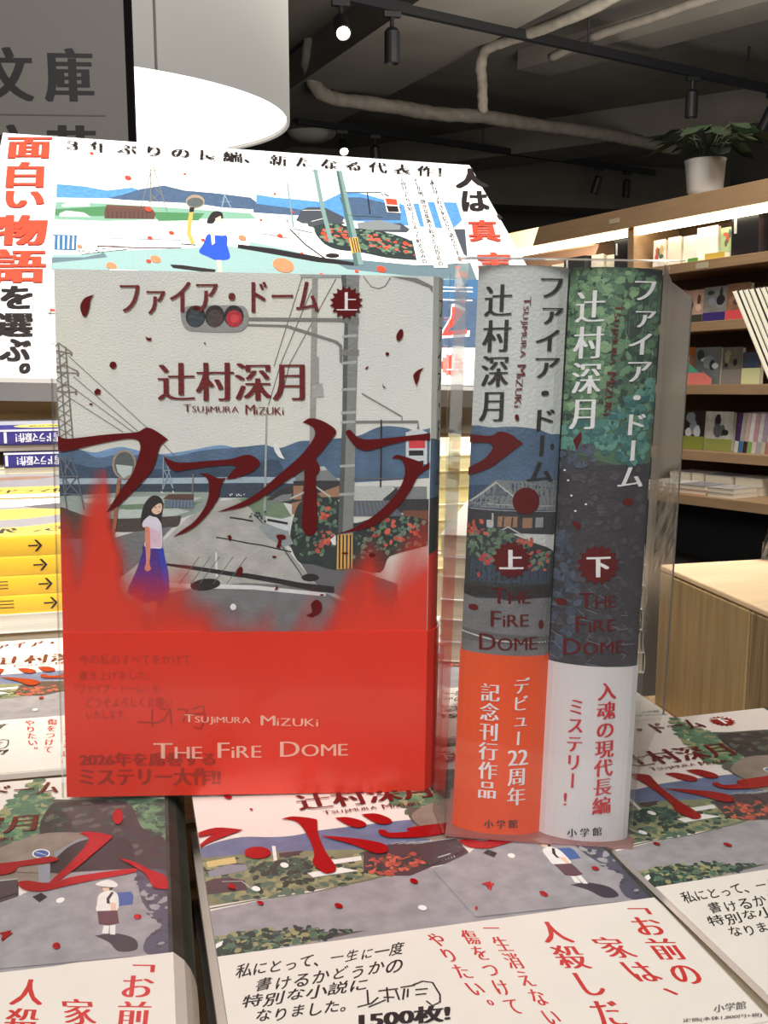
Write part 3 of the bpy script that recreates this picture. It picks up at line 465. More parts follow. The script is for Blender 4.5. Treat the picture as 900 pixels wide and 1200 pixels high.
('p','foil',[(77.4,101.8),(77.4,102.0),(77.2,102.1),(76.9,102.2),(76.6,102.2),(76.3,102.2),(76.1,102.1),(75.9,102.0),(75.8,101.8),(75.9,101.7),(76.1,101.5),(76.3,101.5),(76.6,101.4),(76.9,101.5),(77.2,101.5),(77.4,101.7)]),
('p','foil',[(77.5,112.4),(78.1,113.7),(76.7,114.4)]),
('p','foil',[(90.1,119.7),(92.0,117.8),(94.0,119.3),(93.7,122.3),(90.8,124.4),(88.2,123.8),(90.5,122.4)]),
('p','foil',[(94.9,116.0),(94.9,116.1),(94.7,116.2),(94.4,116.3),(94.1,116.3),(93.8,116.3),(93.5,116.2),(93.4,116.1),(93.3,116.0),(93.4,115.9),(93.5,115.8),(93.8,115.7),(94.1,115.7),(94.4,115.7),(94.7,115.8),(94.9,115.9)]),
('p','foil',[(113.7,101.2),(113.6,101.5),(113.4,101.7),(113.0,101.9),(112.5,101.9),(112.0,101.9),(111.6,101.7),(111.3,101.5),(111.2,101.2),(111.3,100.9),(111.6,100.6),(112.0,100.5),(112.5,100.4),(113.0,100.5),(113.4,100.6),(113.6,100.9)]),
('p','foil',[(103.8,100.4),(103.7,100.6),(103.4,100.7),(103.0,100.7),(102.5,100.8),(102.1,100.7),(101.7,100.7),(101.4,100.6),(101.3,100.4),(101.4,100.3),(101.7,100.2),(102.1,100.2),(102.5,100.1),(103.0,100.1),(103.4,100.2),(103.7,100.3)]),
('p','white_petal',[(77.2,59.5),(78.3,61.8),(79.4,64.3),(80.4,66.0),(78.3,65.2),(76.5,62.2)]),
('p','white_petal',[(97.1,95.4),(99.1,93.7),(99.1,97.5),(97.9,97.3)]),
('p','white_petal',[(62.7,120.5),(62.7,121.0),(62.4,121.4),(62.0,121.7),(61.6,121.7),(61.2,121.7),(60.8,121.4),(60.6,121.0),(60.5,120.5),(60.6,120.1),(60.8,119.7),(61.2,119.4),(61.6,119.3),(62.1,119.4),(62.4,119.7),(62.7,120.1)]),
('t','ink_red','ファイア・ドーム',[(22.7,4.2),(92.5,2.5),(92.5,13.7),(22.6,15.2)],'h','m'),
('p','foil',[(107.0,9.7),(108.2,10.9),(106.6,11.5),(107.3,13.1),(105.6,13.1),(105.7,14.8),(104.1,14.1),(103.5,15.8),(102.3,14.5),(101.1,15.8),(100.5,14.2),(98.9,15.0),(98.9,13.2),(97.2,13.3),(97.9,11.7),(96.3,11.1),(97.5,9.9),(96.3,8.8),(97.9,8.1),(97.2,6.6),(98.9,6.6),(98.8,4.9),(100.4,5.5),(101.0,3.9),(102.2,5.1),(103.4,3.9),(104.0,5.4),(105.6,4.7),(105.5,6.4),(107.3,6.3),(106.6,7.9),(108.2,8.5)]),
('t','white','上',[(98.7,6.3),(106.2,6.1),(106.2,12.5),(98.8,12.6)],'h','m'),
('t','ink_red','辻村深月',[(35.4,32.1),(87.5,31.1),(87.6,44.7),(35.3,45.5)],'h','m'),
('t','ink_red','TSUJiMURA',[(44.3,46.6),(63.9,46.6),(63.9,49.9),(44.3,49.9)],'h','l'),
('t','ink_red','MiZUKi',[(66.3,46.5),(80.0,46.5),(80.0,49.9),(66.3,49.9)],'h','l')]
FRONT_BAND=[
('t','band_ink','今の私のすべてをかけて',[(5.8,137.8),(46.1,138.0),(46.1,142.0),(5.8,141.8)],'h','s'),
('t','band_ink','書き上げました。',[(5.4,144.1),(31.3,144.2),(31.3,147.7),(5.4,147.6)],'h','s'),
('t','band_ink','『ファイア・ドーム』を、',[(3.8,148.9),(35.6,149.1),(35.6,152.9),(3.8,152.7)],'h','s'),
('t','band_ink','どうぞよろしくお願い',[(8.0,154.0),(39.3,154.3),(39.2,158.2),(7.9,157.9)],'h','s'),
('t','band_ink','いたします。',[(7.9,158.9),(22.6,159.0),(22.5,162.6),(7.9,162.4)],'h','s'),
('l','band_ink',[(26.7,163.6),(33.6,164.1),(35.5,162.7)],0.62),
('l','band_ink',[(31.8,158.7),(31.7,165.6)],0.62),
('l','band_ink',[(34.6,158.8),(38.3,158.8),(35.5,163.7)],0.62),
('l','band_ink',[(38.3,158.3),(38.7,164.7)],0.62),
('l','band_ink',[(41.1,158.8),(44.8,159.3),(42.9,163.7)],0.62),
('l','band_ink',[(46.6,158.9),(50.4,157.4),(51.3,162.8),(49.4,166.7),(47.1,165.7)],0.62),
('l','band_ink',[(45.2,160.8),(50.4,160.7)],0.62),
('t','band_ink2','2026年を席巻する',[(4.9,175.1),(55.0,175.6),(54.9,180.9),(4.8,180.3)],'h','b'),
('t','band_ink2','ミステリー大作!!',[(4.8,180.9),(56.8,181.6),(56.8,188.5),(4.7,187.8)],'h','b'),
('t','band_white','TSUJiMURA',[(43.5,160.9),(67.8,161.6),(67.8,165.3),(43.5,164.6)],'h','l'),
('t','band_white','MiZUKi',[(71.6,161.6),(93.0,162.3),(93.0,166.1),(71.6,165.4)],'h','l'),
('t','band_white','THE',[(32.0,171.8),(50.0,172.0),(50.0,177.9),(31.9,177.7)],'h','l'),
('t','band_white','FiRE',[(55.6,171.9),(71.9,171.9),(71.9,177.8),(55.6,177.8)],'h','l'),
('t','band_white','DOME',[(78.8,171.8),(104.1,171.6),(104.2,177.5),(78.8,177.7)],'h','l')]
SPINE_ONE=[
('p','hill',[(-1.63,53.75),(7.42,52.73),(14.22,52.16),(22.2,52.73),(26.82,54.2),(30.83,54.85),(30.71,73.11),(-2.91,74.84)]),
('p','hill_dark',[(-1.12,72.46),(29.18,69.37),(30.15,86.93),(-1.11,88.58)]),
('p','roof_grey',[(0.11,78.9),(1.39,76.92),(9.06,70.02),(16.29,70.03),(29.95,69.56),(30.13,79.64),(16.77,79.34),(0.76,79.64)]),
('p','roof_tile',[(5.91,75.77),(9.52,71.75),(14.27,75.1)]),
('l','roof_tile',[(14.03,70.6),(16.37,78.82)],0.2),
('l','roof_tile',[(15.55,70.53),(17.89,78.75)],0.2),
('l','roof_tile',[(17.07,70.45),(19.41,78.67)],0.2),
('l','roof_tile',[(18.59,70.37),(20.93,78.59)],0.2),
('l','roof_tile',[(20.11,70.29),(22.45,78.51)],0.2),
('l','roof_tile',[(21.62,70.21),(23.97,78.43)],0.2),
('l','roof_tile',[(23.14,70.14),(25.49,78.35)],0.2),
('l','roof_tile',[(24.66,70.06),(27.0,78.27)],0.2),
('l','roof_tile',[(26.17,69.98),(28.52,78.19)],0.2),
('l','roof_tile',[(27.69,69.9),(30.04,78.11)],0.2),
('l','roof_tile',[(29.2,69.82),(31.56,78.03)],0.2),
('l','roof_light',[(0.52,77.89),(5.08,74.43),(9.25,70.85),(12.65,73.27),(15.97,75.55)],0.57),
('l','roof_light',[(0.78,80.17),(29.77,80.04)],0.29),
('p','house_dark',[(-0.36,80.23),(30.15,80.02),(30.19,87.7),(-0.42,87.01)]),
('l','roof_light',[(6.8,78.17),(29.66,78.13)],0.23),
('p','wall_tan',[(10.43,82.2),(17.06,81.86),(17.09,85.47),(10.46,85.66)]),
('p','wall_tan',[(18.84,82.3),(22.11,82.13),(22.14,85.59),(18.86,85.68)]),
('p','van_grey',[(23.17,82.07),(25.83,81.94),(25.86,85.31),(23.2,85.38)]),
('p','roof_light',[(6.68,83.55),(8.74,83.45),(8.87,86.13),(6.81,86.24)]),
('l','roof_light',[(8.62,81.15),(8.86,85.75)],0.57),
('l','house_dark',[(12.35,82.33),(12.21,85.57)],0.57),
('l','house_dark',[(15.4,82.17),(15.26,85.41)],0.57),
('l','roof_light',[(11.07,87.17),(14.04,85.47),(19.53,88.26)],0.46),
('p','hedge_dark',[(-0.8,87.03),(11.05,86.79),(22.7,90.41),(30.57,94.62),(30.62,109.34),(-0.84,110.27)]),
('p','fence',[(0.83,96.98),(29.14,96.24),(29.2,104.37),(1.97,104.67)]),
('l','hedge_dark',[(1.59,96.94),(1.85,105.46)],0.4),
('l','hedge_dark',[(4.5,96.78),(4.76,105.3)],0.4),
('l','hedge_dark',[(7.41,96.63),(7.68,105.14)],0.4),
('l','hedge_dark',[(10.31,96.47),(10.59,104.99)],0.4),
('l','hedge_dark',[(13.22,96.32),(13.5,104.83)],0.4),
('l','hedge_dark',[(16.12,96.16),(16.41,104.67)],0.4),
('l','hedge_dark',[(19.02,96.01),(19.32,104.51)],0.4),
('l','hedge_dark',[(21.92,95.85),(22.22,104.36)],0.4),
('l','hedge_dark',[(24.82,95.7),(25.13,104.2)],0.4),
('l','hedge_dark',[(27.72,95.54),(28.03,104.04)],0.4),
('b',['leaf','leaf2','leaf_dark'],[(-0.42,87.01),(11.03,86.4),(22.7,90.41),(29.01,93.93),(28.58,100.14),(15.6,100.84),(0.83,96.98)],150,2.58,11),
('b',['flower','flower2','flower3'],[(-0.51,85.08),(5.56,84.0),(7.29,88.14),(-0.34,88.54)],16,2.29,12),
('b',['flower','flower2'],[(17.65,88.75),(22.22,88.51),(22.36,91.2),(17.79,91.44)],12,2.29,13),
('b',['flower3','flower'],[(21.3,92.8),(28.25,93.97),(27.82,100.18),(20.91,99.77)],12,2.29,14),
('b',['flower3'],[(3.81,95.27),(9.93,94.95),(10.32,102.67),(4.19,103.0)],8,2.3,15),
('p','road',[(-0.88,109.5),(4.55,110.37),(16.04,109.36),(30.62,109.34),(31.06,131.21),(-1.31,133.03)]),
('p','ink',[(-0.64,106.37),(30.37,104.69),(29.82,108.6),(16.1,110.52),(6.8,109.08),(-0.5,109.48)]),
('p','road_dark',[(-0.71,121.21),(29.82,122.65),(29.99,125.77),(-0.52,125.12)]),
('l','road_line',[(-0.65,122.38),(12.96,124.37),(29.93,124.6)],0.43),
('p','foil',[(-0.12,55.55),(6.99,55.48),(9.76,53.92),(13.21,54.6),(17.62,57.5),(15.16,59.33),(11.34,62.66),(6.68,66.33),(-0.03,69.25),(-0.43,66.98),(5.1,63.27),(7.76,59.42),(5.97,57.81),(0.0,58.11)]),
('p','foil',[(23.94,76.29),(23.69,78.0),(22.81,79.49),(21.43,80.53),(19.76,80.96),(18.05,80.71),(16.56,79.82),(15.53,78.43),(15.1,76.74),(15.35,75.03),(16.24,73.54),(17.62,72.51),(19.29,72.08),(20.99,72.33),(22.48,73.22),(23.51,74.61)]),
('p','foil',[(15.85,48.94),(15.91,49.37),(15.86,49.76),(15.71,50.06),(15.48,50.2),(15.2,50.18),(14.93,50.0),(14.69,49.68),(14.54,49.27),(14.48,48.84),(14.53,48.45),(14.68,48.16),(14.91,48.01),(15.19,48.03),(15.46,48.21),(15.7,48.53)]),
('p','foil',[(5.51,113.51),(5.4,113.92),(5.04,114.28),(4.49,114.54),(3.84,114.66),(3.17,114.62),(2.6,114.42),(2.21,114.1),(2.06,113.7),(2.17,113.29),(2.53,112.93),(3.08,112.67),(3.73,112.56),(4.4,112.6),(4.97,112.8),(5.36,113.12)]),
('p','foil',[(27.6,118.23),(27.56,118.85),(27.41,119.39),(27.14,119.75),(26.82,119.89),(26.48,119.79),(26.18,119.45),(25.97,118.94),(25.87,118.33),(25.9,117.71),(26.06,117.18),(26.32,116.82),(26.65,116.68),(26.98,116.78),(27.28,117.11),(27.5,117.62)]),
('p','ink',[(28.18,58.28),(28.16,58.71),(28.03,59.09),(27.82,59.35),(27.57,59.45),(27.3,59.37),(27.07,59.14),(26.9,58.78),(26.82,58.35),(26.85,57.91),(26.98,57.53),(27.19,57.28),(27.44,57.18),(27.71,57.25),(27.94,57.48),(28.11,57.85)]),
('t','ink','辻村深月',[(2.71,6.52),(11.97,6.09),(12.0,50.4),(2.64,50.87)],'v','m'),
('t','ink','ファイア・ドーム',[(20.0,4.06),(28.67,3.66),(28.11,69.8),(19.3,70.26)],'v','m'),
('t','ink_red','TSUJiMURA',[(14.99,10.12),(17.79,9.99),(17.42,29.54),(14.6,29.68)],'r','l'),
('t','ink_red','MiZUKi',[(14.44,31.93),(17.26,31.8),(16.86,45.63),(14.03,45.77)],'r','l'),
('p','foil',[(21.05,96.13),(22.14,97.35),(20.75,98.2),(21.3,99.74),(19.7,100.0),(19.62,101.64),(18.04,101.25),(17.34,102.74),(16.03,101.77),(14.82,102.87),(13.98,101.47),(12.45,102.02),(12.2,100.4),(10.57,100.32),(10.96,98.73),(9.49,98.02),(10.45,96.7),(9.36,95.48),(10.75,94.63),(10.21,93.09),(11.81,92.83),(11.89,91.2),(13.47,91.58),(14.17,90.11),(15.47,91.07),(16.68,89.97),(17.52,91.37),(19.05,90.82),(19.3,92.43),(20.92,92.52),(20.54,94.11),(22.0,94.81)]),
('t','white','上',[(11.47,93.27),(19.49,92.84),(19.83,99.35),(11.8,99.78)],'h','b'),
('t','foil','THE',[(9.54,106.3),(22.46,105.6),(22.74,110.84),(9.8,111.54)],'h','l'),
('t','foil','FiRE',[(9.65,114.19),(22.31,113.49),(22.58,118.75),(9.91,119.45)],'h','l'),
('t','foil','DOME',[(6.15,122.3),(25.6,121.22),(25.9,126.78),(6.42,127.87)],'h','l')]
SPINE_ONE_BAND=[
('t','white','記念刊行作品',[(7.71,139.32),(14.08,138.96),(14.67,179.3),(8.23,179.68)],'v','m'),
('t','white','デビュー',[(18.75,136.63),(23.66,136.35),(23.46,159.85),(18.51,160.14)],'v','m'),
('t','white','22',[(17.59,161.99),(24.28,161.6),(24.56,166.97),(17.86,167.37)],'h','m'),
('t','white','周年',[(17.93,168.56),(24.04,168.2),(24.29,181.14),(18.15,181.51)],'v','m'),
('t','ink','小 学 館',[(10.89,187.09),(21.98,186.42),(22.14,189.44),(11.04,190.12)],'h','m')]
SPINE_TWO=[
('p','tunnel_dark',[(-0.85,64.65),(28.87,62.59),(33.04,129.48),(-0.81,133.03)]),
('p','green_mid',[(-0.0,0.0),(29.93,-1.08),(32.32,45.79),(31.12,62.43),(17.55,63.38),(-0.31,58.99)]),
('p','green_dark',[(15.36,-0.56),(29.93,-1.08),(30.52,34.9),(25.59,46.2),(20.4,35.46),(15.66,13.67)]),
('b',['leafa','leafb','leafc','leafd'],[(-0.0,0.0),(29.93,-1.08),(30.05,18.5),(29.52,45.96),(22.41,49.71),(0.1,51.11)],500,3.73,21),
('b',['leafa','leafb','leafe'],[(0.35,1.09),(22.74,0.27),(20.18,13.48),(15.2,24.7),(10.84,47.09),(0.49,47.72),(-0.24,25.46)],260,3.44,22),
('b',['teal1','teal2','teal3'],[(-0.41,52.26),(15.4,46.82),(29.4,34.96),(29.74,40.44),(30.08,45.92),(28.53,57.07),(26.62,62.75),(16.34,62.34),(11.43,57.09),(4.77,61.46),(-0.24,60.11)],210,3.77,23),
('b',['tun1','tun2','tunnel_dark'],[(-0.38,66.12),(27.46,64.17),(30.58,126.72),(-0.2,129.89),(0.55,102.32)],260,3.49,24),
('b',['tun_blue','tun_blue2'],[(-0.32,87.23),(4.24,85.35),(8.75,109.17),(9.91,128.85),(-0.2,129.89),(0.21,109.96)],100,3.51,25),
('b',['tun_blue','tun1'],[(-0.21,60.67),(11.37,55.98),(11.83,63.77),(-0.27,64.61)],30,3.49,26),
('l','tun2',[(1.61,103.75),(-0.17,105.03),(-1.02,104.95)],0.23),
('l','wisp',[(16.29,103.03),(18.3,104.48),(18.4,104.27)],0.23),
('l','tun2',[(18.18,103.47),(17.21,104.38),(15.25,105.13)],0.23),
('l','wisp',[(11.34,104.69),(12.96,106.19),(13.73,105.81)],0.23),
('l','tun2',[(15.13,104.95),(15.81,106.43),(18.05,108.1)],0.23),
('l','wisp',[(12.08,105.83),(12.66,107.25),(12.21,107.12)],0.23),
('l','tun2',[(5.14,107.07),(3.34,109.06),(8.11,109.22)],0.23),
('l','wisp',[(15.11,106.77),(17.07,107.93),(18.23,109.8)],0.23),
('l','tun2',[(18.01,107.1),(17.7,108.51),(17.56,108.39)],0.23),
('l','wisp',[(2.9,109.11),(4.39,109.63),(-0.48,112.09)],0.23),
('l','tun2',[(14.94,108.6),(15.17,109.79),(13.96,112.47)],0.23),
('l','wisp',[(13.8,109.31),(13.45,110.21),(14.92,110.8)],0.23),
('l','tun2',[(3.71,110.86),(4.92,111.77),(4.37,114.31)],0.23),
('l','wisp',[(12.57,110.64),(10.59,111.72),(14.76,113.05)],0.23),
('l','tun2',[(14.49,111.06),(13.76,111.96),(14.23,111.97)],0.23),
('l','wisp',[(8.58,112.22),(10.52,113.88),(10.61,115.71)],0.23),
('l','tun2',[(11.53,112.55),(10.66,114.49),(13.77,114.34)],0.23),
('l','wisp',[(24.31,111.95),(24.96,113.54),(22.82,113.42)],0.23),
('l','tun2',[(5.16,114.37),(3.53,115.63),(8.84,115.79)],0.23),
('l','wisp',[(11.51,114.38),(9.45,115.4),(13.81,116.02)],0.23),
('l','tun2',[(15.44,114.61),(13.69,116.65),(14.94,116.04)],0.23),
('l','wisp',[(-0.13,116.71),(-2.16,117.74),(1.32,117.79)],0.24),
('l','tun2',[(12.06,116.15),(12.07,117.07),(15.95,116.9)],0.23),
('l','wisp',[(18.84,116.1),(20.17,117.1),(22.7,117.92)],0.23),
('l','tun2',[(2.54,118.29),(2.16,118.98),(2.01,119.86)],0.23),
('l','wisp',[(23.86,116.82),(25.45,117.91),(20.38,118.68)],0.23),
('l','tun2',[(14.99,118.29),(13.7,119.32),(17.9,119.19)],0.23),
('l','wisp',[(-0.03,120.37),(2.05,121.51),(3.91,121.98)],0.24),
('l','tun2',[(24.13,118.6),(24.94,120.15),(26.13,120.66)],0.23),
('l','wisp',[(13.03,120.31),(11.8,122.17),(16.32,123.55)],0.23),
('l','tun2',[(4.08,121.8),(4.91,123.37),(5.38,124.93)],0.23),
('l','wisp',[(19.12,120.92),(19.92,122.33),(17.56,124.63)],0.23),
('l','tun2',[(25.04,120.93),(23.21,122.97),(28.72,123.34)],0.23),
('l','wisp',[(0.09,124.03),(2.0,124.62),(3.9,126.46)],0.24),
('l','tun2',[(12.76,123.38),(11.31,124.95),(13.47,126.34)],0.23),
('l','wisp',[(24.75,122.78),(23.5,123.51),(28.01,123.24)],0.23),
('l','tun2',[(11.82,124.69),(10.14,126.52),(14.21,127.88)],0.23),
('l','wisp',[(19.65,124.5),(21.44,125.19),(21.07,126.12)],0.23),
('l','tun2',[(24.38,124.63),(25.7,125.71),(24.63,125.44)],0.23),
('l','wisp',[(0.15,127.71),(0.67,128.9),(3.15,130.03)],0.24),
('l','tun2',[(14.06,126.9),(13.52,128.56),(14.29,127.67)],0.23),
('l','wisp',[(23.74,126.51),(25.28,127.07),(24.19,128.38)],0.23),
('l','tun2',[(10.8,128.45),(9.98,129.45),(10.91,132.15)],0.23),
('l','wisp',[(13.57,128.78),(11.87,130.37),(16.67,130.78)],0.23),
('l','tun2',[(18.29,128.9),(20.04,130.33),(15.17,132.67)],0.23),
('l','wisp',[(2.64,131.13),(1.81,132.92),(2.22,134.39)],0.24),
('p','white_petal',[(2.19,65.94),(2.17,66.06),(2.08,66.17),(1.96,66.25),(1.8,66.28),(1.65,66.27),(1.51,66.21),(1.42,66.12),(1.38,66.0),(1.4,65.88),(1.49,65.77),(1.61,65.7),(1.77,65.66),(1.92,65.68),(2.06,65.73),(2.15,65.83)]),
('p','white_petal',[(3.47,69.23),(3.44,69.35),(3.36,69.46),(3.23,69.53),(3.08,69.57),(2.92,69.55),(2.79,69.5),(2.7,69.4),(2.66,69.29),(2.68,69.17),(2.76,69.06),(2.89,68.98),(3.04,68.95),(3.2,68.96),(3.34,69.02),(3.43,69.11)]),
('p','white_petal',[(4.76,74.17),(4.74,74.29),(4.66,74.39),(4.53,74.47),(4.38,74.5),(4.22,74.49),(4.09,74.44),(3.99,74.34),(3.95,74.23),(3.98,74.11),(4.06,74.0),(4.19,73.92),(4.34,73.89),(4.5,73.9),(4.63,73.96),(4.73,74.05)]),
('p','white_petal',[(9.55,76.66),(9.52,76.78),(9.44,76.89),(9.31,76.96),(9.16,77.0),(9.01,76.99),(8.87,76.93),(8.78,76.84),(8.74,76.72),(8.76,76.6),(8.85,76.49),(8.97,76.42),(9.13,76.38),(9.28,76.39),(9.42,76.45),(9.51,76.54)]),
('p','white_petal',[(6.3,79.16),(6.27,79.28),(6.19,79.39),(6.06,79.47),(5.91,79.5),(5.75,79.49),(5.62,79.43),(5.53,79.34),(5.49,79.22),(5.51,79.1),(5.59,79.0),(5.72,78.92),(5.87,78.88),(6.03,78.9),(6.17,78.95),(6.26,79.05)]),
('p','foil',[(24.54,75.22),(24.43,75.71),(24.05,76.15),(23.47,76.46),(22.77,76.61),(22.06,76.57),(21.44,76.35),(21.02,75.97),(20.85,75.5),(20.96,75.01),(21.33,74.57),(21.92,74.26),(22.62,74.11),(23.33,74.15),(23.94,74.38),(24.37,74.75)]),
('p','foil',[(4.86,82.66),(6.4,82.54),(8.17,83.68),(7.35,85.48),(5.89,84.46)]),
('p','foil',[(6.29,52.96),(4.29,55.32),(4.0,56.18),(5.5,59.16),(5.69,57.47),(6.61,55.45)]),
('p','foil',[(5.01,109.97),(4.89,110.42),(4.5,110.83),(3.9,111.13),(3.19,111.29),(2.46,111.27),(1.83,111.08),(1.39,110.75),(1.22,110.33),(1.34,109.88),(1.73,109.47),(2.33,109.17),(3.05,109.02),(3.78,109.03),(4.41,109.22),(4.84,109.55)]),
('t','white','辻村深月',[(2.32,7.63),(11.72,7.25),(11.83,51.77),(2.35,52.37)],'v','m'),
('t','white','ファイア・ドーム',[(19.89,4.19),(28.29,3.87),(27.36,70.2),(18.86,70.82)],'v','m'),
('t','ink_red','TSUJiMURA',[(14.12,11.54),(16.94,11.42),(16.43,30.98),(13.59,31.13)],'r','l'),
('t','ink_red','MiZUKi',[(13.44,33.35),(16.28,33.19),(15.98,47.06),(13.14,47.23)],'r','l'),
('p','foil',[(20.07,96.08),(21.16,97.3),(19.76,98.26),(20.28,99.82),(18.63,100.19),(18.5,101.84),(16.85,101.57),(16.08,103.07),(14.67,102.2),(13.39,103.32),(12.45,101.97),(10.83,102.53),(10.5,100.91),(8.81,100.83),(9.14,99.19),(7.63,98.48),(8.57,97.07),(7.47,95.84),(8.89,94.87),(8.36,93.31),(10.03,92.94),(10.17,91.29),(11.83,91.56),(12.6,90.07),(14.0,90.95),(15.28,89.85),(16.22,91.2),(17.82,90.65),(18.15,92.26),(19.83,92.34),(19.5,93.97),(21.0,94.68)]),
('t','white','下',[(10.33,94.28),(18.09,93.62),(18.5,100.35),(10.74,101.04)],'h','b'),
('t','foil','THE',[(8.59,106.48),(20.67,105.38),(20.99,110.58),(8.9,111.72)],'h','l'),
('t','foil','FiRE',[(7.9,114.66),(21.16,113.4),(21.47,118.47),(8.21,119.77)],'h','l'),
('t','foil','DOME',[(4.42,122.58),(24.19,120.61),(24.5,125.83),(4.73,127.85)],'h','l')]
SPINE_TWO_BAND=[
('t','ink_red2','入魂の現代長編',[(16.34,136.66),(22.67,135.98),(23.27,181.61),(16.89,182.45)],'v','m'),
('t','ink_red2','ミステリー!',[(7.53,143.08),(12.47,142.53),(12.61,179.52),(7.63,180.16)],'v','m'),
('t','ink','小 学 館',[(9.28,188.12),(20.51,186.61),(20.68,189.5),(9.45,191.02)],'h','m')]
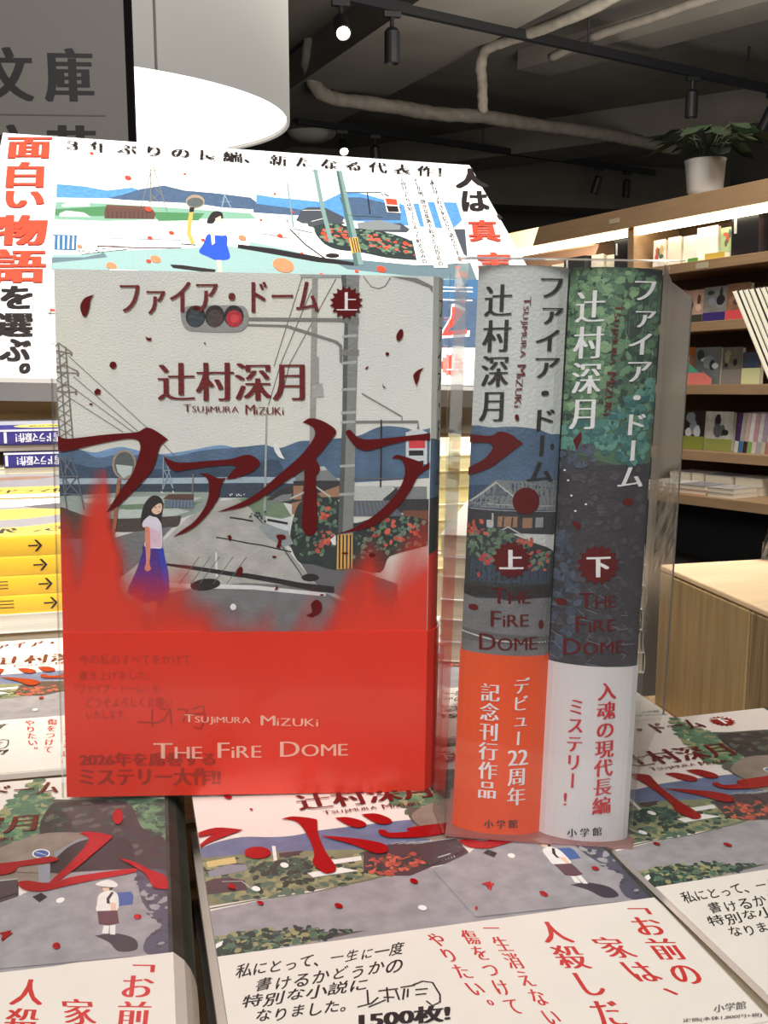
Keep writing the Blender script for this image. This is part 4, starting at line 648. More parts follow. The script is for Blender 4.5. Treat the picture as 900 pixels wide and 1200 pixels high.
FLAT=[
('p','hill2',[(-2.5,68.9),(4.6,63.3),(14.5,61.0),(24.1,63.4),(31.9,64.2),(41.2,62.5),(53.5,62.1),(66.0,61.8),(74.4,62.0),(80.4,63.0),(73.4,87.4),(60.9,82.3),(45.6,80.6),(34.5,77.9),(22.2,76.9),(8.3,74.5),(-2.9,74.8)]),
('p','field_olive',[(-3.7,72.6),(17.9,73.8),(36.7,76.4),(55.6,80.0),(75.1,81.6),(77.3,94.4),(50.7,101.2),(32.2,102.1),(14.3,103.0),(-2.2,104.0)]),
('b',['leaf','olive','leafd'],[(-2.9,74.8),(17.6,75.8),(54.9,82.9),(70.0,92.6),(45.0,101.6),(14.3,103.0),(-2.1,102.4)],260,4.22,31),
('p','wall_gold',[(1.2,75.8),(10.7,74.7),(10.9,79.1),(1.4,79.7)]),
('p','house_grey',[(1.1,82.6),(7.9,79.4),(13.8,80.8),(13.8,84.7),(1.7,86.5)]),
('p','house_dark2',[(-2.1,90.1),(2.6,87.6),(7.1,87.8),(12.2,90.9),(12.3,97.2),(-0.9,97.0)]),
('l','roof_light',[(5.0,90.0),(11.2,91.2),(14.1,97.7)],0.38),
('b',['leaf_dark','leafc'],[(16.9,81.6),(34.0,80.8),(34.4,89.7),(26.2,94.3),(17.9,88.5)],90,3.92,32),
('p','house_dark2',[(25.3,75.7),(33.9,75.7),(30.5,79.0),(25.3,78.7)]),
('p','white_warm',[(41.0,84.5),(51.7,84.1),(51.2,87.0),(40.9,87.5)]),
('p','white_warm',[(32.3,91.1),(43.7,90.1),(48.7,93.6),(33.6,94.3)]),
('p','white_warm',[(23.7,70.1),(24.9,70.4),(24.1,80.4),(22.9,80.7)]),
('p','road_mauve',[(-2.5,107.3),(14.1,104.6),(31.9,103.8),(50.8,100.7),(71.0,95.8),(71.7,97.4),(79.6,96.3),(86.8,91.1),(98.0,90.3),(121.9,88.8),(126.2,128.6),(86.7,133.0),(47.5,133.2),(-0.1,133.3)]),
('l','kerb_green',[(-2.4,105.7),(14.2,103.8),(32.0,103.5),(51.0,99.8),(71.3,94.9),(72.0,96.4),(79.9,95.5),(87.1,90.3)],0.67),
('p','tun_hill',[(-0.7,121.9),(7.8,122.4),(14.5,121.8),(26.7,124.0),(32.0,127.1),(39.4,128.0),(43.6,128.4),(32.3,129.9),(10.9,130.6),(-0.4,131.9)]),
('b',['leaf','olive','leafd','leaf_dark'],[(-0.7,121.9),(8.0,120.9),(14.7,120.3),(26.9,122.5),(32.2,126.1),(39.6,127.1),(32.3,129.9),(10.9,130.6),(-0.4,131.9)],300,3.44,33),
('p','white_petal',[(-0.6,125.6),(2.4,123.7),(1.7,126.2),(-0.6,127.8)]),
('p','rock',[(72.7,69.2),(79.5,60.9),(89.7,55.0),(100.7,61.9),(96.0,86.2),(82.3,81.9),(75.7,77.5),(71.8,75.6)]),
('b',['leaf','leafa','olive'],[(74.9,47.1),(93.4,42.7),(94.5,51.9),(79.5,60.9),(74.5,55.5)],100,4.76,34),
('p','house_dark2',[(53.0,82.0),(64.2,78.0),(86.4,82.9),(87.3,90.3),(79.1,95.3),(72.8,96.6),(64.1,100.8),(54.2,98.3),(50.4,93.3)]),
('l','roof_light',[(63.2,78.5),(68.7,77.6)],0.35),
('l','roof_light',[(65.7,79.1),(71.9,78.5)],0.35),
('l','roof_light',[(68.1,79.7),(75.2,79.3)],0.35),
('l','roof_light',[(70.6,80.3),(78.5,80.1)],0.35),
('l','roof_light',[(73.0,80.9),(81.8,80.9)],0.35),
('l','roof_light',[(75.5,81.5),(85.1,81.7)],0.35),
('l','roof_light',[(75.4,90.4),(75.0,94.3)],0.28),
('l','roof_light',[(76.5,90.3),(76.1,94.0)],0.28),
('l','roof_light',[(77.6,90.3),(77.2,93.8)],0.28),
('l','roof_light',[(78.6,90.2),(78.3,93.6)],0.28),
('l','roof_light',[(79.7,90.1),(79.4,93.3)],0.29),
('l','roof_light',[(80.7,90.0),(80.5,93.1)],0.29),
('l','roof_light',[(81.8,89.9),(81.6,92.8)],0.29),
('b',['flower','flower2','wall_brown','leaf_dark'],[(53.8,85.7),(75.7,86.6),(73.5,94.8),(56.5,98.9),(50.1,94.9)],90,3.69,35),
('p','tun_hill',[(74.7,59.8),(78.9,39.3),(84.3,0.5),(90.1,20.2),(132.7,29.3),(133.7,62.1),(134.9,104.3),(138.8,134.5),(126.8,131.2),(122.2,81.8),(78.9,72.5)]),
('b',['leaf','leafa','leafb','olive'],[(72.4,48.9),(75.8,19.6),(84.1,-2.3),(90.6,20.3),(91.9,44.3),(82.2,53.1)],260,5.29,36),
('b',['leafa','leafb','leafc','leafd'],[(117.1,26.5),(133.2,29.9),(133.7,62.1),(125.1,58.1),(120.2,38.9)],200,5.42,37),
('p','tun_dark2',[(89.0,44.8),(91.5,25.4),(97.5,24.3),(118.1,28.7),(124.2,51.3),(131.8,61.7),(134.7,88.2),(97.0,78.3),(95.2,64.2)]),
('b',['tun_dark2','leafd','tun_hill','tun_dark2'],[(90.0,45.0),(91.5,26.7),(117.1,27.2),(122.7,53.2),(131.8,61.7),(133.1,82.2),(124.0,79.3),(118.4,59.9),(106.8,53.1)],130,4.8,39),
('p','rock',[(75.6,60.0),(82.2,53.1),(92.2,48.8),(106.7,52.4),(106.0,57.2),(98.8,63.0),(95.6,77.0),(78.8,71.5)]),
('p','house_grey',[(95.6,64.3),(103.1,55.5),(106.4,55.1),(106.2,57.9),(99.7,62.1),(96.6,68.5)]),
('p','tun_black',[(95.2,77.5),(97.2,66.7),(102.3,58.5),(110.7,56.1),(120.3,61.3),(122.6,82.3)]),
('p','road_mauve',[(72.2,99.1),(86.9,91.4),(100.6,79.0),(122.6,80.9),(124.7,96.9),(133.7,133.4),(123.6,131.6),(76.6,129.4)]),
('p','shade_blue',[(122.6,80.9),(133.0,85.1),(136.5,106.3),(138.9,134.9),(126.4,131.3),(126.1,123.1),(130.3,117.9),(124.7,102.1)]),
('b',['shade_blue','tun1','road_grey'],[(123.1,85.7),(132.9,87.9),(136.8,119.3),(129.9,129.8),(127.0,117.2)],60,3.84,38),
('p','house_dark2',[(69.7,81.5),(85.8,79.9),(86.7,88.7),(71.8,96.5)]),
('l','roof_light',[(69.4,79.7),(85.8,79.9)],0.54),
('l','roof_light',[(76.1,91.6),(80.9,90.1)],0.63),
('p','white_warm',[(94.4,64.7),(94.3,65.9),(93.7,66.8),(92.8,67.3),(91.8,67.3),(90.6,66.8),(89.6,65.9),(88.9,64.7),(88.6,63.4),(88.7,62.2),(89.2,61.2),(90.1,60.7),(91.2,60.7),(92.4,61.2),(93.4,62.1),(94.1,63.3)]),
('p','sign_blue',[(94.0,64.6),(93.8,65.5),(93.4,66.3),(92.6,66.7),(91.7,66.7),(90.8,66.3),(89.9,65.6),(89.3,64.6),(89.0,63.5),(89.1,62.5),(89.6,61.7),(90.4,61.3),(91.3,61.3),(92.2,61.7),(93.1,62.5),(93.7,63.5)]),
('l','white_warm',[(89.7,62.6),(93.2,65.4)],0.23),
('p','house_grey',[(91.3,72.3),(95.1,72.1),(96.2,84.6),(92.7,84.3)]),
('p','ink',[(91.6,92.4),(94.0,90.3),(96.2,93.4),(94.1,96.3)]),
('p','boy_shadow',[(111.5,118.7),(117.3,118.6),(122.9,122.8),(123.4,128.4),(118.5,128.3),(115.7,123.1)]),
('p','hair',[(112.1,90.7),(116.0,91.5),(115.4,93.5),(112.7,92.6)]),
('p','skin',[(112.4,91.1),(114.7,91.9),(114.5,94.0),(112.8,93.3)]),
('p','white_warm',[(110.3,88.8),(112.0,87.0),(114.6,86.7),(116.9,89.5),(116.7,91.7),(113.4,90.9)]),
('p','sign_blue',[(117.1,95.3),(121.3,95.6),(122.1,98.1),(121.9,103.5),(117.9,103.5),(117.0,100.4)]),
('p','white_warm',[(111.8,95.0),(115.2,93.5),(117.4,97.1),(117.3,106.3),(111.7,105.4),(111.3,100.9)]),
('p','ink',[(114.0,98.1),(115.4,94.4),(116.1,95.1),(114.9,99.1),(115.2,101.7),(114.2,101.2)]),
('p','skin',[(115.2,100.9),(117.0,101.8),(117.1,107.1),(115.9,108.1),(115.6,105.1)]),
('p','boy_shorts',[(111.6,105.1),(117.5,106.0),(118.2,113.4),(115.2,114.0),(112.4,112.8)]),
('p','white_warm',[(113.8,113.7),(115.4,114.1),(115.3,118.5),(113.5,117.8)]),
('p','white_warm',[(115.6,114.1),(117.2,114.0),(117.3,119.4),(115.8,118.9)]),
('p','foil2',[(-1.7,56.4),(6.4,52.9),(15.5,56.7),(7.7,60.9),(1.6,64.7),(-1.8,70.0),(-2.7,68.8),(1.8,61.6),(5.1,57.6),(-1.3,58.7)]),
('p','foil2',[(29.5,51.7),(34.0,50.5),(41.6,54.6),(41.5,58.1),(40.4,66.7),(40.6,79.4),(41.9,89.7),(40.8,93.2),(37.5,93.3),(35.0,86.0),(36.5,80.4),(36.8,70.2),(35.7,58.9),(33.6,53.4)]),
('p','foil2',[(48.5,55.2),(52.8,55.7),(57.2,59.6),(58.2,63.3),(55.0,64.8),(51.6,61.7)]),
('p','foil2',[(58.2,54.7),(63.4,55.3),(67.1,59.7),(67.5,63.3),(64.4,64.3),(61.3,61.8)]),
('p','foil2',[(40.8,67.5),(47.8,70.2),(56.7,75.0),(61.2,79.3),(60.5,84.3),(56.5,84.3),(50.4,76.6)]),
('p','foil2',[(61.3,68.3),(63.5,68.5),(64.6,71.0),(70.2,71.8),(76.5,71.8),(85.3,70.7),(83.8,75.7),(75.0,76.8),(64.2,74.7),(61.4,71.8)]),
('p','foil2',[(22.6,75.6),(22.0,77.1),(20.9,78.2),(19.4,78.7),(17.8,78.6),(16.2,77.9),(14.9,76.7),(14.1,75.2),(14.0,73.5),(14.5,72.0),(15.6,70.9),(17.1,70.3),(18.8,70.4),(20.4,71.1),(21.7,72.4),(22.4,73.9)]),
('p','foil2',[(71.8,69.1),(86.4,68.3),(94.5,67.1),(97.8,69.8),(95.7,71.3),(72.3,72.6)]),
('p','foil2',[(102.9,51.6),(106.7,51.5),(113.6,55.6),(114.1,57.9),(109.2,67.2),(103.2,77.7),(98.3,84.5),(95.8,85.0),(102.8,69.9),(106.5,57.3)]),
('p','foil2',[(86.0,82.4),(89.0,82.1),(95.8,85.0),(103.5,82.5),(122.2,81.2),(122.6,83.8),(109.8,86.2),(101.2,88.3),(94.0,90.0),(88.2,87.3)]),
('p','foil2',[(116.7,72.8),(122.2,77.0),(126.7,82.8),(132.0,88.6),(132.6,96.8),(128.4,95.1),(124.9,84.3)]),
('p','foil2',[(20.7,41.6),(20.5,41.9),(20.4,42.0),(20.2,42.0),(19.9,41.8),(19.8,41.5),(19.6,41.2),(19.6,40.8),(19.6,40.5),(19.7,40.3),(19.9,40.2),(20.1,40.2),(20.3,40.4),(20.5,40.6),(20.6,41.0),(20.7,41.3)]),
('p','foil2',[(16.0,107.4),(15.9,107.7),(15.6,107.9),(15.2,107.8),(14.9,107.6),(14.5,107.2),(14.3,106.7),(14.2,106.2),(14.3,105.8),(14.4,105.5),(14.7,105.3),(15.1,105.4),(15.5,105.6),(15.8,106.0),(16.0,106.5),(16.1,107.0)]),
('p','foil2',[(39.1,114.9),(38.8,115.2),(38.4,115.4),(38.0,115.4),(37.6,115.1),(37.2,114.6),(36.9,114.0),(36.9,113.4),(37.0,112.9),(37.2,112.5),(37.6,112.3),(38.0,112.4),(38.5,112.7),(38.8,113.1),(39.1,113.7),(39.2,114.3)]),
('p','foil2',[(65.2,106.1),(64.9,106.5),(64.5,106.7),(64.0,106.6),(63.6,106.3),(63.2,105.8),(63.0,105.2),(63.0,104.6),(63.1,104.0),(63.4,103.6),(63.8,103.4),(64.3,103.4),(64.7,103.7),(65.1,104.3),(65.3,104.9),(65.3,105.5)]),
('p','foil2',[(8.9,95.8),(8.7,96.2),(8.3,96.4),(7.8,96.3),(7.4,96.0),(7.0,95.5),(6.6,94.9),(6.5,94.2),(6.5,93.6),(6.8,93.2),(7.1,93.0),(7.6,93.0),(8.1,93.4),(8.5,93.9),(8.8,94.5),(8.9,95.2)]),
('p','foil2',[(14.2,29.6),(13.9,30.2),(13.5,30.5),(12.9,30.4),(12.4,30.0),(11.9,29.3),(11.5,28.4),(11.4,27.5),(11.4,26.6),(11.7,26.0),(12.1,25.7),(12.7,25.8),(13.3,26.2),(13.7,26.9),(14.1,27.8),(14.3,28.7)]),
('p','foil2',[(124.6,111.5),(124.5,112.0),(124.3,112.4),(123.9,112.6),(123.5,112.7),(123.1,112.5),(122.7,112.1),(122.5,111.6),(122.4,111.0),(122.5,110.5),(122.8,110.0),(123.1,109.8),(123.5,109.8),(123.9,110.0),(124.3,110.4),(124.5,110.9)]),
('p','foil2',[(102.2,122.4),(102.2,123.0),(102.0,123.5),(101.7,123.8),(101.3,123.9),(100.9,123.7),(100.5,123.2),(100.2,122.6),(100.1,121.9),(100.2,121.2),(100.3,120.7),(100.7,120.4),(101.0,120.4),(101.5,120.6),(101.8,121.0),(102.1,121.7)]),
('p','foil2',[(84.2,111.8),(87.7,111.0),(87.1,113.2),(85.4,115.8),(85.5,113.1)]),
('p','foil2',[(117.6,41.8),(117.4,44.2),(117.1,46.2),(116.5,47.4),(115.8,47.7),(115.2,47.1),(114.6,45.6),(114.1,43.5),(114.0,41.1),(114.0,38.7),(114.4,36.7),(115.0,35.4),(115.7,35.0),(116.4,35.7),(117.0,37.2),(117.4,39.4)]),
('p','foil2',[(85.7,111.6),(88.4,112.6),(87.1,114.3),(85.7,116.8),(86.0,114.1)]),
('p','foil2',[(78.6,125.3),(78.5,125.6),(78.3,125.9),(78.1,126.0),(77.9,126.1),(77.8,126.0),(77.7,125.7),(77.7,125.4),(77.8,125.1),(78.0,124.7),(78.2,124.4),(78.4,124.3),(78.5,124.2),(78.7,124.3),(78.7,124.6),(78.7,124.9)]),
('p','white_petal',[(27.1,85.6),(26.8,86.2),(26.4,86.5),(25.9,86.6),(25.4,86.4),(25.0,85.9),(24.7,85.3),(24.5,84.6),(24.6,83.9),(24.8,83.3),(25.2,83.0),(25.7,82.9),(26.3,83.1),(26.7,83.6),(27.0,84.2),(27.1,85.0)]),
('p','white_petal',[(16.2,98.4),(16.0,98.9),(15.6,99.2),(15.1,99.2),(14.6,99.0),(14.2,98.6),(13.9,98.0),(13.7,97.3),(13.8,96.7),(14.0,96.2),(14.4,95.9),(14.8,95.8),(15.3,96.0),(15.7,96.5),(16.1,97.1),(16.2,97.7)]),
('p','white_petal',[(63.6,121.5),(63.3,121.9),(62.9,122.2),(62.5,122.2),(62.0,122.0),(61.6,121.6),(61.4,121.1),(61.3,120.5),(61.4,119.9),(61.7,119.5),(62.1,119.2),(62.6,119.2),(63.1,119.4),(63.5,119.8),(63.7,120.3),(63.8,120.9)]),
('p','white_petal',[(63.7,121.5),(63.4,122.0),(63.0,122.2),(62.5,122.3),(62.1,122.1),(61.7,121.7),(61.5,121.2),(61.4,120.6),(61.5,120.0),(61.8,119.5),(62.2,119.3),(62.7,119.2),(63.1,119.4),(63.5,119.8),(63.8,120.4),(63.8,121.0)]),
('p','white_petal',[(101.4,95.8),(101.4,96.4),(101.2,97.0),(100.9,97.5),(100.5,97.8),(100.0,97.9),(99.6,97.7),(99.2,97.3),(99.0,96.8),(99.0,96.2),(99.1,95.6),(99.4,95.1),(99.9,94.8),(100.3,94.7),(100.8,94.8),(101.2,95.2)]),
('t','ink_red','ファイア・ドーム',[(24.0,5.0),(93.0,5.0),(93.0,16.0),(24.0,16.0)],'h','m'),
('p','foil2',[(108.1,11.0),(109.4,12.2),(107.7,12.8),(108.5,14.3),(106.8,14.3),(106.8,16.0),(105.3,15.2),(104.7,16.9),(103.5,15.6),(102.3,16.9),(101.7,15.2),(100.2,16.0),(100.2,14.3),(98.5,14.3),(99.3,12.8),(97.6,12.2),(98.9,11.0),(97.6,9.8),(99.3,9.2),(98.5,7.7),(100.2,7.7),(100.2,6.0),(101.7,6.8),(102.3,5.1),(103.5,6.4),(104.7,5.1),(105.3,6.8),(106.8,6.0),(106.8,7.7),(108.5,7.7),(107.7,9.2),(109.4,9.8)]),
('t','white','下',[(100.0,7.6),(107.0,7.6),(107.0,14.4),(100.0,14.4)],'h','b'),
('t','ink_red','辻村深月',[(37.0,33.0),(88.0,33.0),(88.0,46.5),(37.0,46.5)],'h','m'),
('t','ink_red','TSUJiMURA',[(45.0,48.8),(65.0,48.8),(65.0,52.2),(45.0,52.2)],'h','l'),
('t','ink_red','MiZUKi',[(67.0,48.8),(81.0,48.8),(81.0,52.2),(67.0,52.2)],'h','l')]
FLAT_BAND=[
('t','red_print','「お前の',[(119.8,135.2),(128.8,137.4),(126.2,175.9),(118.3,174.0)],'v','m'),
('t','red_print','家は、',[(104.4,147.6),(112.5,149.6),(116.9,178.6),(109.5,176.8)],'v','m'),
('t','red_print','人殺しだ',[(91.4,136.1),(100.3,138.2),(98.3,187.0),(90.8,185.2)],'v','m'),
('t','red_print','一生消えない',[(76.6,135.7),(81.2,136.8),(82.1,182.7),(78.1,181.7)],'v','m'),
('t','red_print','傷をつけて',[(69.1,135.3),(73.7,136.4),(74.1,176.2),(70.1,175.2)],'v','m'),
('t','red_print','やりたい。',[(59.1,134.7),(63.4,135.7),(68.0,171.1),(64.1,170.2)],'v','m'),
('t','pen','私にとって、一生に一度',[(4.4,137.3),(52.6,137.1),(50.8,143.7),(3.8,143.6)],'h','p'),
('t','pen','書けるかどうかの',[(9.1,145.1),(50.1,144.6),(48.4,151.2),(8.3,151.5)],'h','p'),
('t','pen','特別な小説に',[(4.7,151.8),(38.6,151.2),(37.2,157.4),(4.1,157.8)],'h','p'),
('t','pen','なりました。',[(7.5,158.5),(30.8,159.1),(29.7,164.6),(6.8,164.0)],'h','p'),
('l','pen',[(33.0,163.5),(36.8,162.9),(39.2,160.8)],0.48),
('l','pen',[(37.1,157.0),(36.0,163.2)],0.5),
('l','pen',[(35.8,164.2),(40.9,162.3)],0.48),
('l','pen',[(39.8,158.2),(45.2,158.4)],0.5),
('l','pen',[(42.4,157.2),(41.2,163.4)],0.5),
('l','pen',[(40.5,161.1),(43.3,161.8)],0.49),
('l','pen',[(44.4,158.8),(44.3,163.1)],0.5),
('l','pen',[(45.9,158.1),(50.0,158.0)],0.5),
('l','pen',[(46.8,158.8),(45.2,163.3)],0.5),
('l','pen',[(47.7,159.1),(46.6,162.6)],0.5),
('l','pen',[(49.4,157.8),(52.4,156.8),(54.8,158.0),(55.2,163.6),(54.3,166.6),(52.0,167.6),(51.0,165.3)],0.5),
('l','pen',[(49.5,160.0),(52.8,160.3)],0.5),
('l','pen',[(48.9,162.1),(51.9,162.3)],0.49),
('t','pen','1500枚!',[(32.8,165.8),(56.7,168.0),(54.7,174.6),(31.4,172.4)],'h','b'),
('t','grey_print','小学館',[(122.6,184.7),(131.7,185.1),(130.0,187.9),(120.9,187.5)],'h','m'),
('t','grey_print','定価(本体1,800円+税)',[(112.1,187.8),(133.0,190.4),(132.0,192.0),(111.2,189.3)],'h','m')]
POSTER=[
('p','p_blue',[(53.6,101.9),(76.9,103.2),(97.2,109.1),(120.0,100.1),(137.8,113.3),(137.7,120.7),(54.5,128.8)]),
('p','p_slate',[(97.3,124.3),(109.8,117.0),(127.7,102.0),(148.7,92.0),(166.8,99.6),(195.8,101.5),(227.5,106.1),(232.1,114.8),(248.8,118.9),(274.2,123.0),(295.0,120.5),(292.3,137.8),(229.9,136.3),(178.6,125.1),(112.3,125.7)]),
('p','p_blue',[(233.6,99.0),(250.6,103.1),(273.8,104.5),(295.6,106.7),(319.0,83.1),(337.3,83.2),(376.5,102.8),(403.7,92.9),(432.8,90.5),(429.1,127.9),(414.7,147.9),(315.0,141.1),(274.0,124.9),(231.7,118.0)]),
('p','p_slate',[(314.0,94.8),(335.7,91.9),(372.6,106.5),(366.4,135.2),(315.0,141.1)]),
('p','p_field',[(54.4,137.0),(92.5,134.9),(152.5,135.6),(224.5,137.9),(228.7,148.4),(151.7,157.4),(97.9,167.3),(54.5,168.7)]),
('p','p_green',[(54.3,150.5),(97.5,139.7),(95.4,158.7),(54.9,162.0)]),
('p','p_green',[(135.9,145.9),(182.7,142.9),(176.8,157.1),(141.7,162.3)]),
('p','white',[(54.5,129.9),(102.4,129.2),(227.9,130.2),(227.3,135.9),(102.4,134.7),(54.7,134.3)]),
('p','van',[(58.3,157.9),(63.9,151.9),(78.4,153.9),(84.6,161.6),(58.5,163.6)]),
('p','white',[(59.9,141.7),(68.1,134.2),(82.8,136.1),(82.9,141.6),(60.1,145.5)]),
('p','barn',[(95.7,149.7),(97.5,137.0),(134.8,136.2),(139.6,148.1),(138.1,159.0),(95.9,162.9)]),
('l','wall_brown',[(97.0,139.8),(136.0,139.3),(139.1,148.2)],1.48),
('l','ink',[(98.9,149.3),(99.0,162.0)],0.44),
('l','ink',[(102.5,148.8),(102.6,161.5)],0.44),
('l','ink',[(106.2,148.4),(106.3,161.1)],0.44),
('l','ink',[(109.9,147.9),(109.9,160.7)],0.45),
('l','ink',[(113.6,147.5),(113.5,160.3)],0.45),
('l','ink',[(117.3,147.0),(117.2,159.8)],0.45),
('l','ink',[(121.0,146.6),(120.9,159.4)],0.45),
('l','ink',[(124.7,146.1),(124.5,159.0)],0.45),
('l','ink',[(128.4,145.7),(128.2,158.5)],0.45),
('l','ink',[(132.1,145.2),(131.9,158.1)],0.45),
('l','pylon',[(137.9,45.7),(135.3,135.0)],0.82),
('l','pylon',[(139.3,45.4),(149.7,144.2)],0.83),
('l','pylon',[(128.4,47.1),(150.2,43.7)],0.82),
('l','pylon',[(129.6,62.7),(149.7,59.6)],0.81),
('l','pylon',[(134.1,30.1),(141.0,29.0)],0.83),
('l','pylon',[(129.8,135.7),(143.0,111.5)],0.76),
('l','pylon',[(146.2,133.6),(136.6,112.4)],0.77),
('l','pylon',[(127.3,136.0),(137.5,64.6)],0.76),
('l','pylon',[(137.0,88.9),(145.6,111.2)],0.79),
('l','pylon3',[(203.6,104.6),(198.8,132.7)],0.81),
('l','pylon3',[(203.6,104.6),(208.0,132.6)],0.81),
('l','pylon3',[(198.6,118.6),(209.2,117.2)],0.8),
('p','p_road',[(55.5,252.8),(56.0,229.3),(80.5,227.0),(98.5,219.7),(159.5,209.0),(198.7,201.1),(223.0,204.7),(218.7,248.0)]),
('p','p_road',[(219.0,191.4),(255.1,203.9),(305.8,225.5),(412.5,242.3),(411.1,247.5),(212.6,258.2)]),
('p','p_road2',[(283.3,214.5),(310.5,214.6),(367.6,220.0),(415.7,210.4),(414.0,242.2),(368.3,240.7),(299.2,232.2)]),
('p','p_road2',[(55.4,234.0),(80.7,231.6),(96.3,223.2),(98.7,230.0),(55.9,243.0)]),
('p','van',[(90.1,198.4),(160.2,192.6),(159.7,205.0),(91.5,211.8)]),
('l','barn',[(90.4,211.9),(126.3,211.7),(159.5,208.5)],1.66),
('l','ink',[(90.1,198.4),(160.1,195.1)],0.7),
('l','ink',[(78.3,227.2),(114.6,215.3)],1.08),
('p','p_blue2',[(54.3,196.3),(73.8,195.2),(74.0,220.7),(55.2,221.1)]),
('l','white',[(55.6,198.6),(56.2,220.0)],1.37),
('l','white',[(59.4,198.2),(60.0,219.7)],1.37),
('l','white',[(63.3,197.8),(63.8,219.3)],1.38),
('l','white',[(67.2,197.4),(67.6,218.9)],1.38),
('l','white',[(71.1,197.0),(71.4,218.6)],1.38),
('b',['leaf','leaf_dark'],[(73.5,218.4),(98.4,211.1),(98.6,223.0),(76.0,226.5)],20,2.04,41),
('p','mirror_rim',[(184.3,120.4),(183.3,125.7),(181.2,130.3),(178.3,133.6),(174.9,135.0),(171.7,134.4),(169.1,131.9),(167.5,127.7),(167.1,122.6),(168.0,117.3),(170.1,112.5),(173.0,109.1),(176.4,107.6),(179.7,108.2),(182.3,110.9),(184.0,115.2)]),
('p','mirror',[(183.0,122.3),(182.2,126.0),(180.4,129.3),(177.9,131.6),(175.1,132.7),(172.3,132.3),(170.0,130.6),(168.5,127.7),(168.2,124.1),(168.9,120.4),(170.7,117.1),(173.2,114.7),(176.1,113.6),(178.9,113.9),(181.2,115.7),(182.7,118.6)]),
('p','stripe_yellow',[(169.5,141.8),(173.1,141.3),(170.4,163.2),(168.5,181.6),(171.5,199.9),(167.6,200.3),(165.1,182.0),(167.0,160.9)]),
('l','ink',[(159.8,201.6),(171.8,202.3)],1.46),
('p','ink',[(169.9,133.4),(174.5,132.9),(173.0,142.4),(169.4,142.9)]),
('p','ink',[(149.0,237.4),(158.3,237.5),(186.0,242.5),(184.4,249.0),(171.8,246.4),(151.1,242.7)]),
('p','skin',[(187.8,224.1),(191.6,224.7),(190.9,247.1),(187.7,246.0)]),
('p','skirt_b',[(184.1,181.5),(198.9,181.9),(198.7,201.1),(198.9,223.1),(187.1,226.5),(181.5,222.3),(174.0,214.3),(178.9,198.2)]),
('p','white_warm',[(185.9,164.1),(192.0,156.5),(198.1,160.0),(198.9,181.9),(184.7,182.4),(187.2,171.8)]),
('p','skin',[(187.0,174.4),(189.5,174.2),(188.4,197.2),(186.0,201.4),(185.4,195.0)]),
('p','hair',[(183.6,160.6),(189.1,142.1),(194.6,137.6),(198.7,141.5),(198.7,151.9),(193.7,149.8),(189.1,162.1)]),
('p','skin',[(191.5,152.7),(196.8,146.7),(197.2,154.8),(193.1,158.5)]),
('p','skin',[(185.8,174.6),(188.7,175.8),(188.1,198.2),(185.5,201.5)]),
('p','p_house',[(265.3,146.9),(274.0,124.9),(280.5,119.8),(295.4,118.0),(311.6,135.5),(307.8,149.1),(270.3,152.2)]),
('p','p_house',[(274.8,139.9),(298.7,134.1),(311.0,147.5),(291.5,161.4),(275.2,157.4)]),
('l','white_warm',[(273.7,126.8),(295.9,124.1)],0.83),
('l','white_warm',[(279.3,148.2),(295.1,138.7)],0.82),
('p','p_house',[(322.3,149.2),(365.0,141.4),(371.5,152.6),(367.1,159.0),(321.6,161.0)]),
('p','roof_grey',[(322.8,146.2),(345.0,137.7),(364.0,146.3),(362.1,154.8),(321.7,160.4)]),
('p','p_house',[(414.7,147.9),(427.2,146.5),(415.8,199.5),(409.8,188.9)]),
('p','hedge_dark',[(280.5,159.7),(299.2,148.9),(315.3,155.9),(346.2,161.2),(368.9,177.2),(368.5,203.9),(369.9,210.3),(342.0,209.1),(315.7,200.8),(294.2,197.4),(283.7,184.8)]),
('b',['leaf','leaf2','leaf_dark'],[(280.5,159.7),(299.2,148.9),(315.3,155.9),(346.2,161.2),(368.9,177.2),(368.5,203.9),(316.2,198.0),(285.6,181.8)],170,7.31,42),
('b',['p_red','flower'],[(283.4,159.4),(312.4,156.2),(310.7,182.0),(288.0,184.4)],24,5.7,43),
('b',['p_red','flower'],[(323.1,160.8),(364.9,182.1),(365.6,204.2),(326.4,188.8)],34,5.82,44),
('p','van',[(260.5,161.9),(279.2,168.4),(279.9,182.4),(261.9,173.1)]),
('l','ink',[(261.6,164.7),(277.5,170.3)],1.12),
('b',['leaf_dark','leaf'],[(254.6,142.3),(262.4,147.2),(261.7,153.2),(253.5,151.2)],8,2.44,45),
('l','p_pole',[(266.2,71.9),(261.1,161.9)],1.39),
('l','p_pole',[(298.5,36.5),(293.7,119.4),(292.0,186.7)],4.0),
('l','p_pole',[(294.8,40.5),(301.2,39.6)],1.45),
('p','p_pole',[(319.8,36.8),(325.7,35.9),(319.5,140.6),(314.8,223.6),(306.3,225.4),(312.0,141.5)]),
('p','p_pole2',[(319.8,36.8),(322.4,36.4),(315.6,141.1),(310.2,225.1),(306.3,225.4),(312.0,141.5)]),
('p','stripe_yellow',[(309.7,176.5),(317.8,174.0),(316.3,200.7),(307.6,204.2)]),
('l','ink',[(311.7,176.3),(310.2,202.4)],1.06),
('l','ink',[(314.0,176.1),(312.4,202.2)],1.06),
('l','ink',[(316.3,175.8),(314.7,201.9)],1.06),
('l','p_pole2',[(321.9,84.0),(358.2,79.1),(358.4,85.7)],1.42),
('l','ink',[(343.9,81.0),(338.3,126.3)],1.17),
('l','p_pole2',[(316.6,131.9),(349.3,131.1)],1.02),
('p','white_warm',[(358.8,86.9),(372.6,89.1),(369.4,121.3),(355.8,121.1)]),
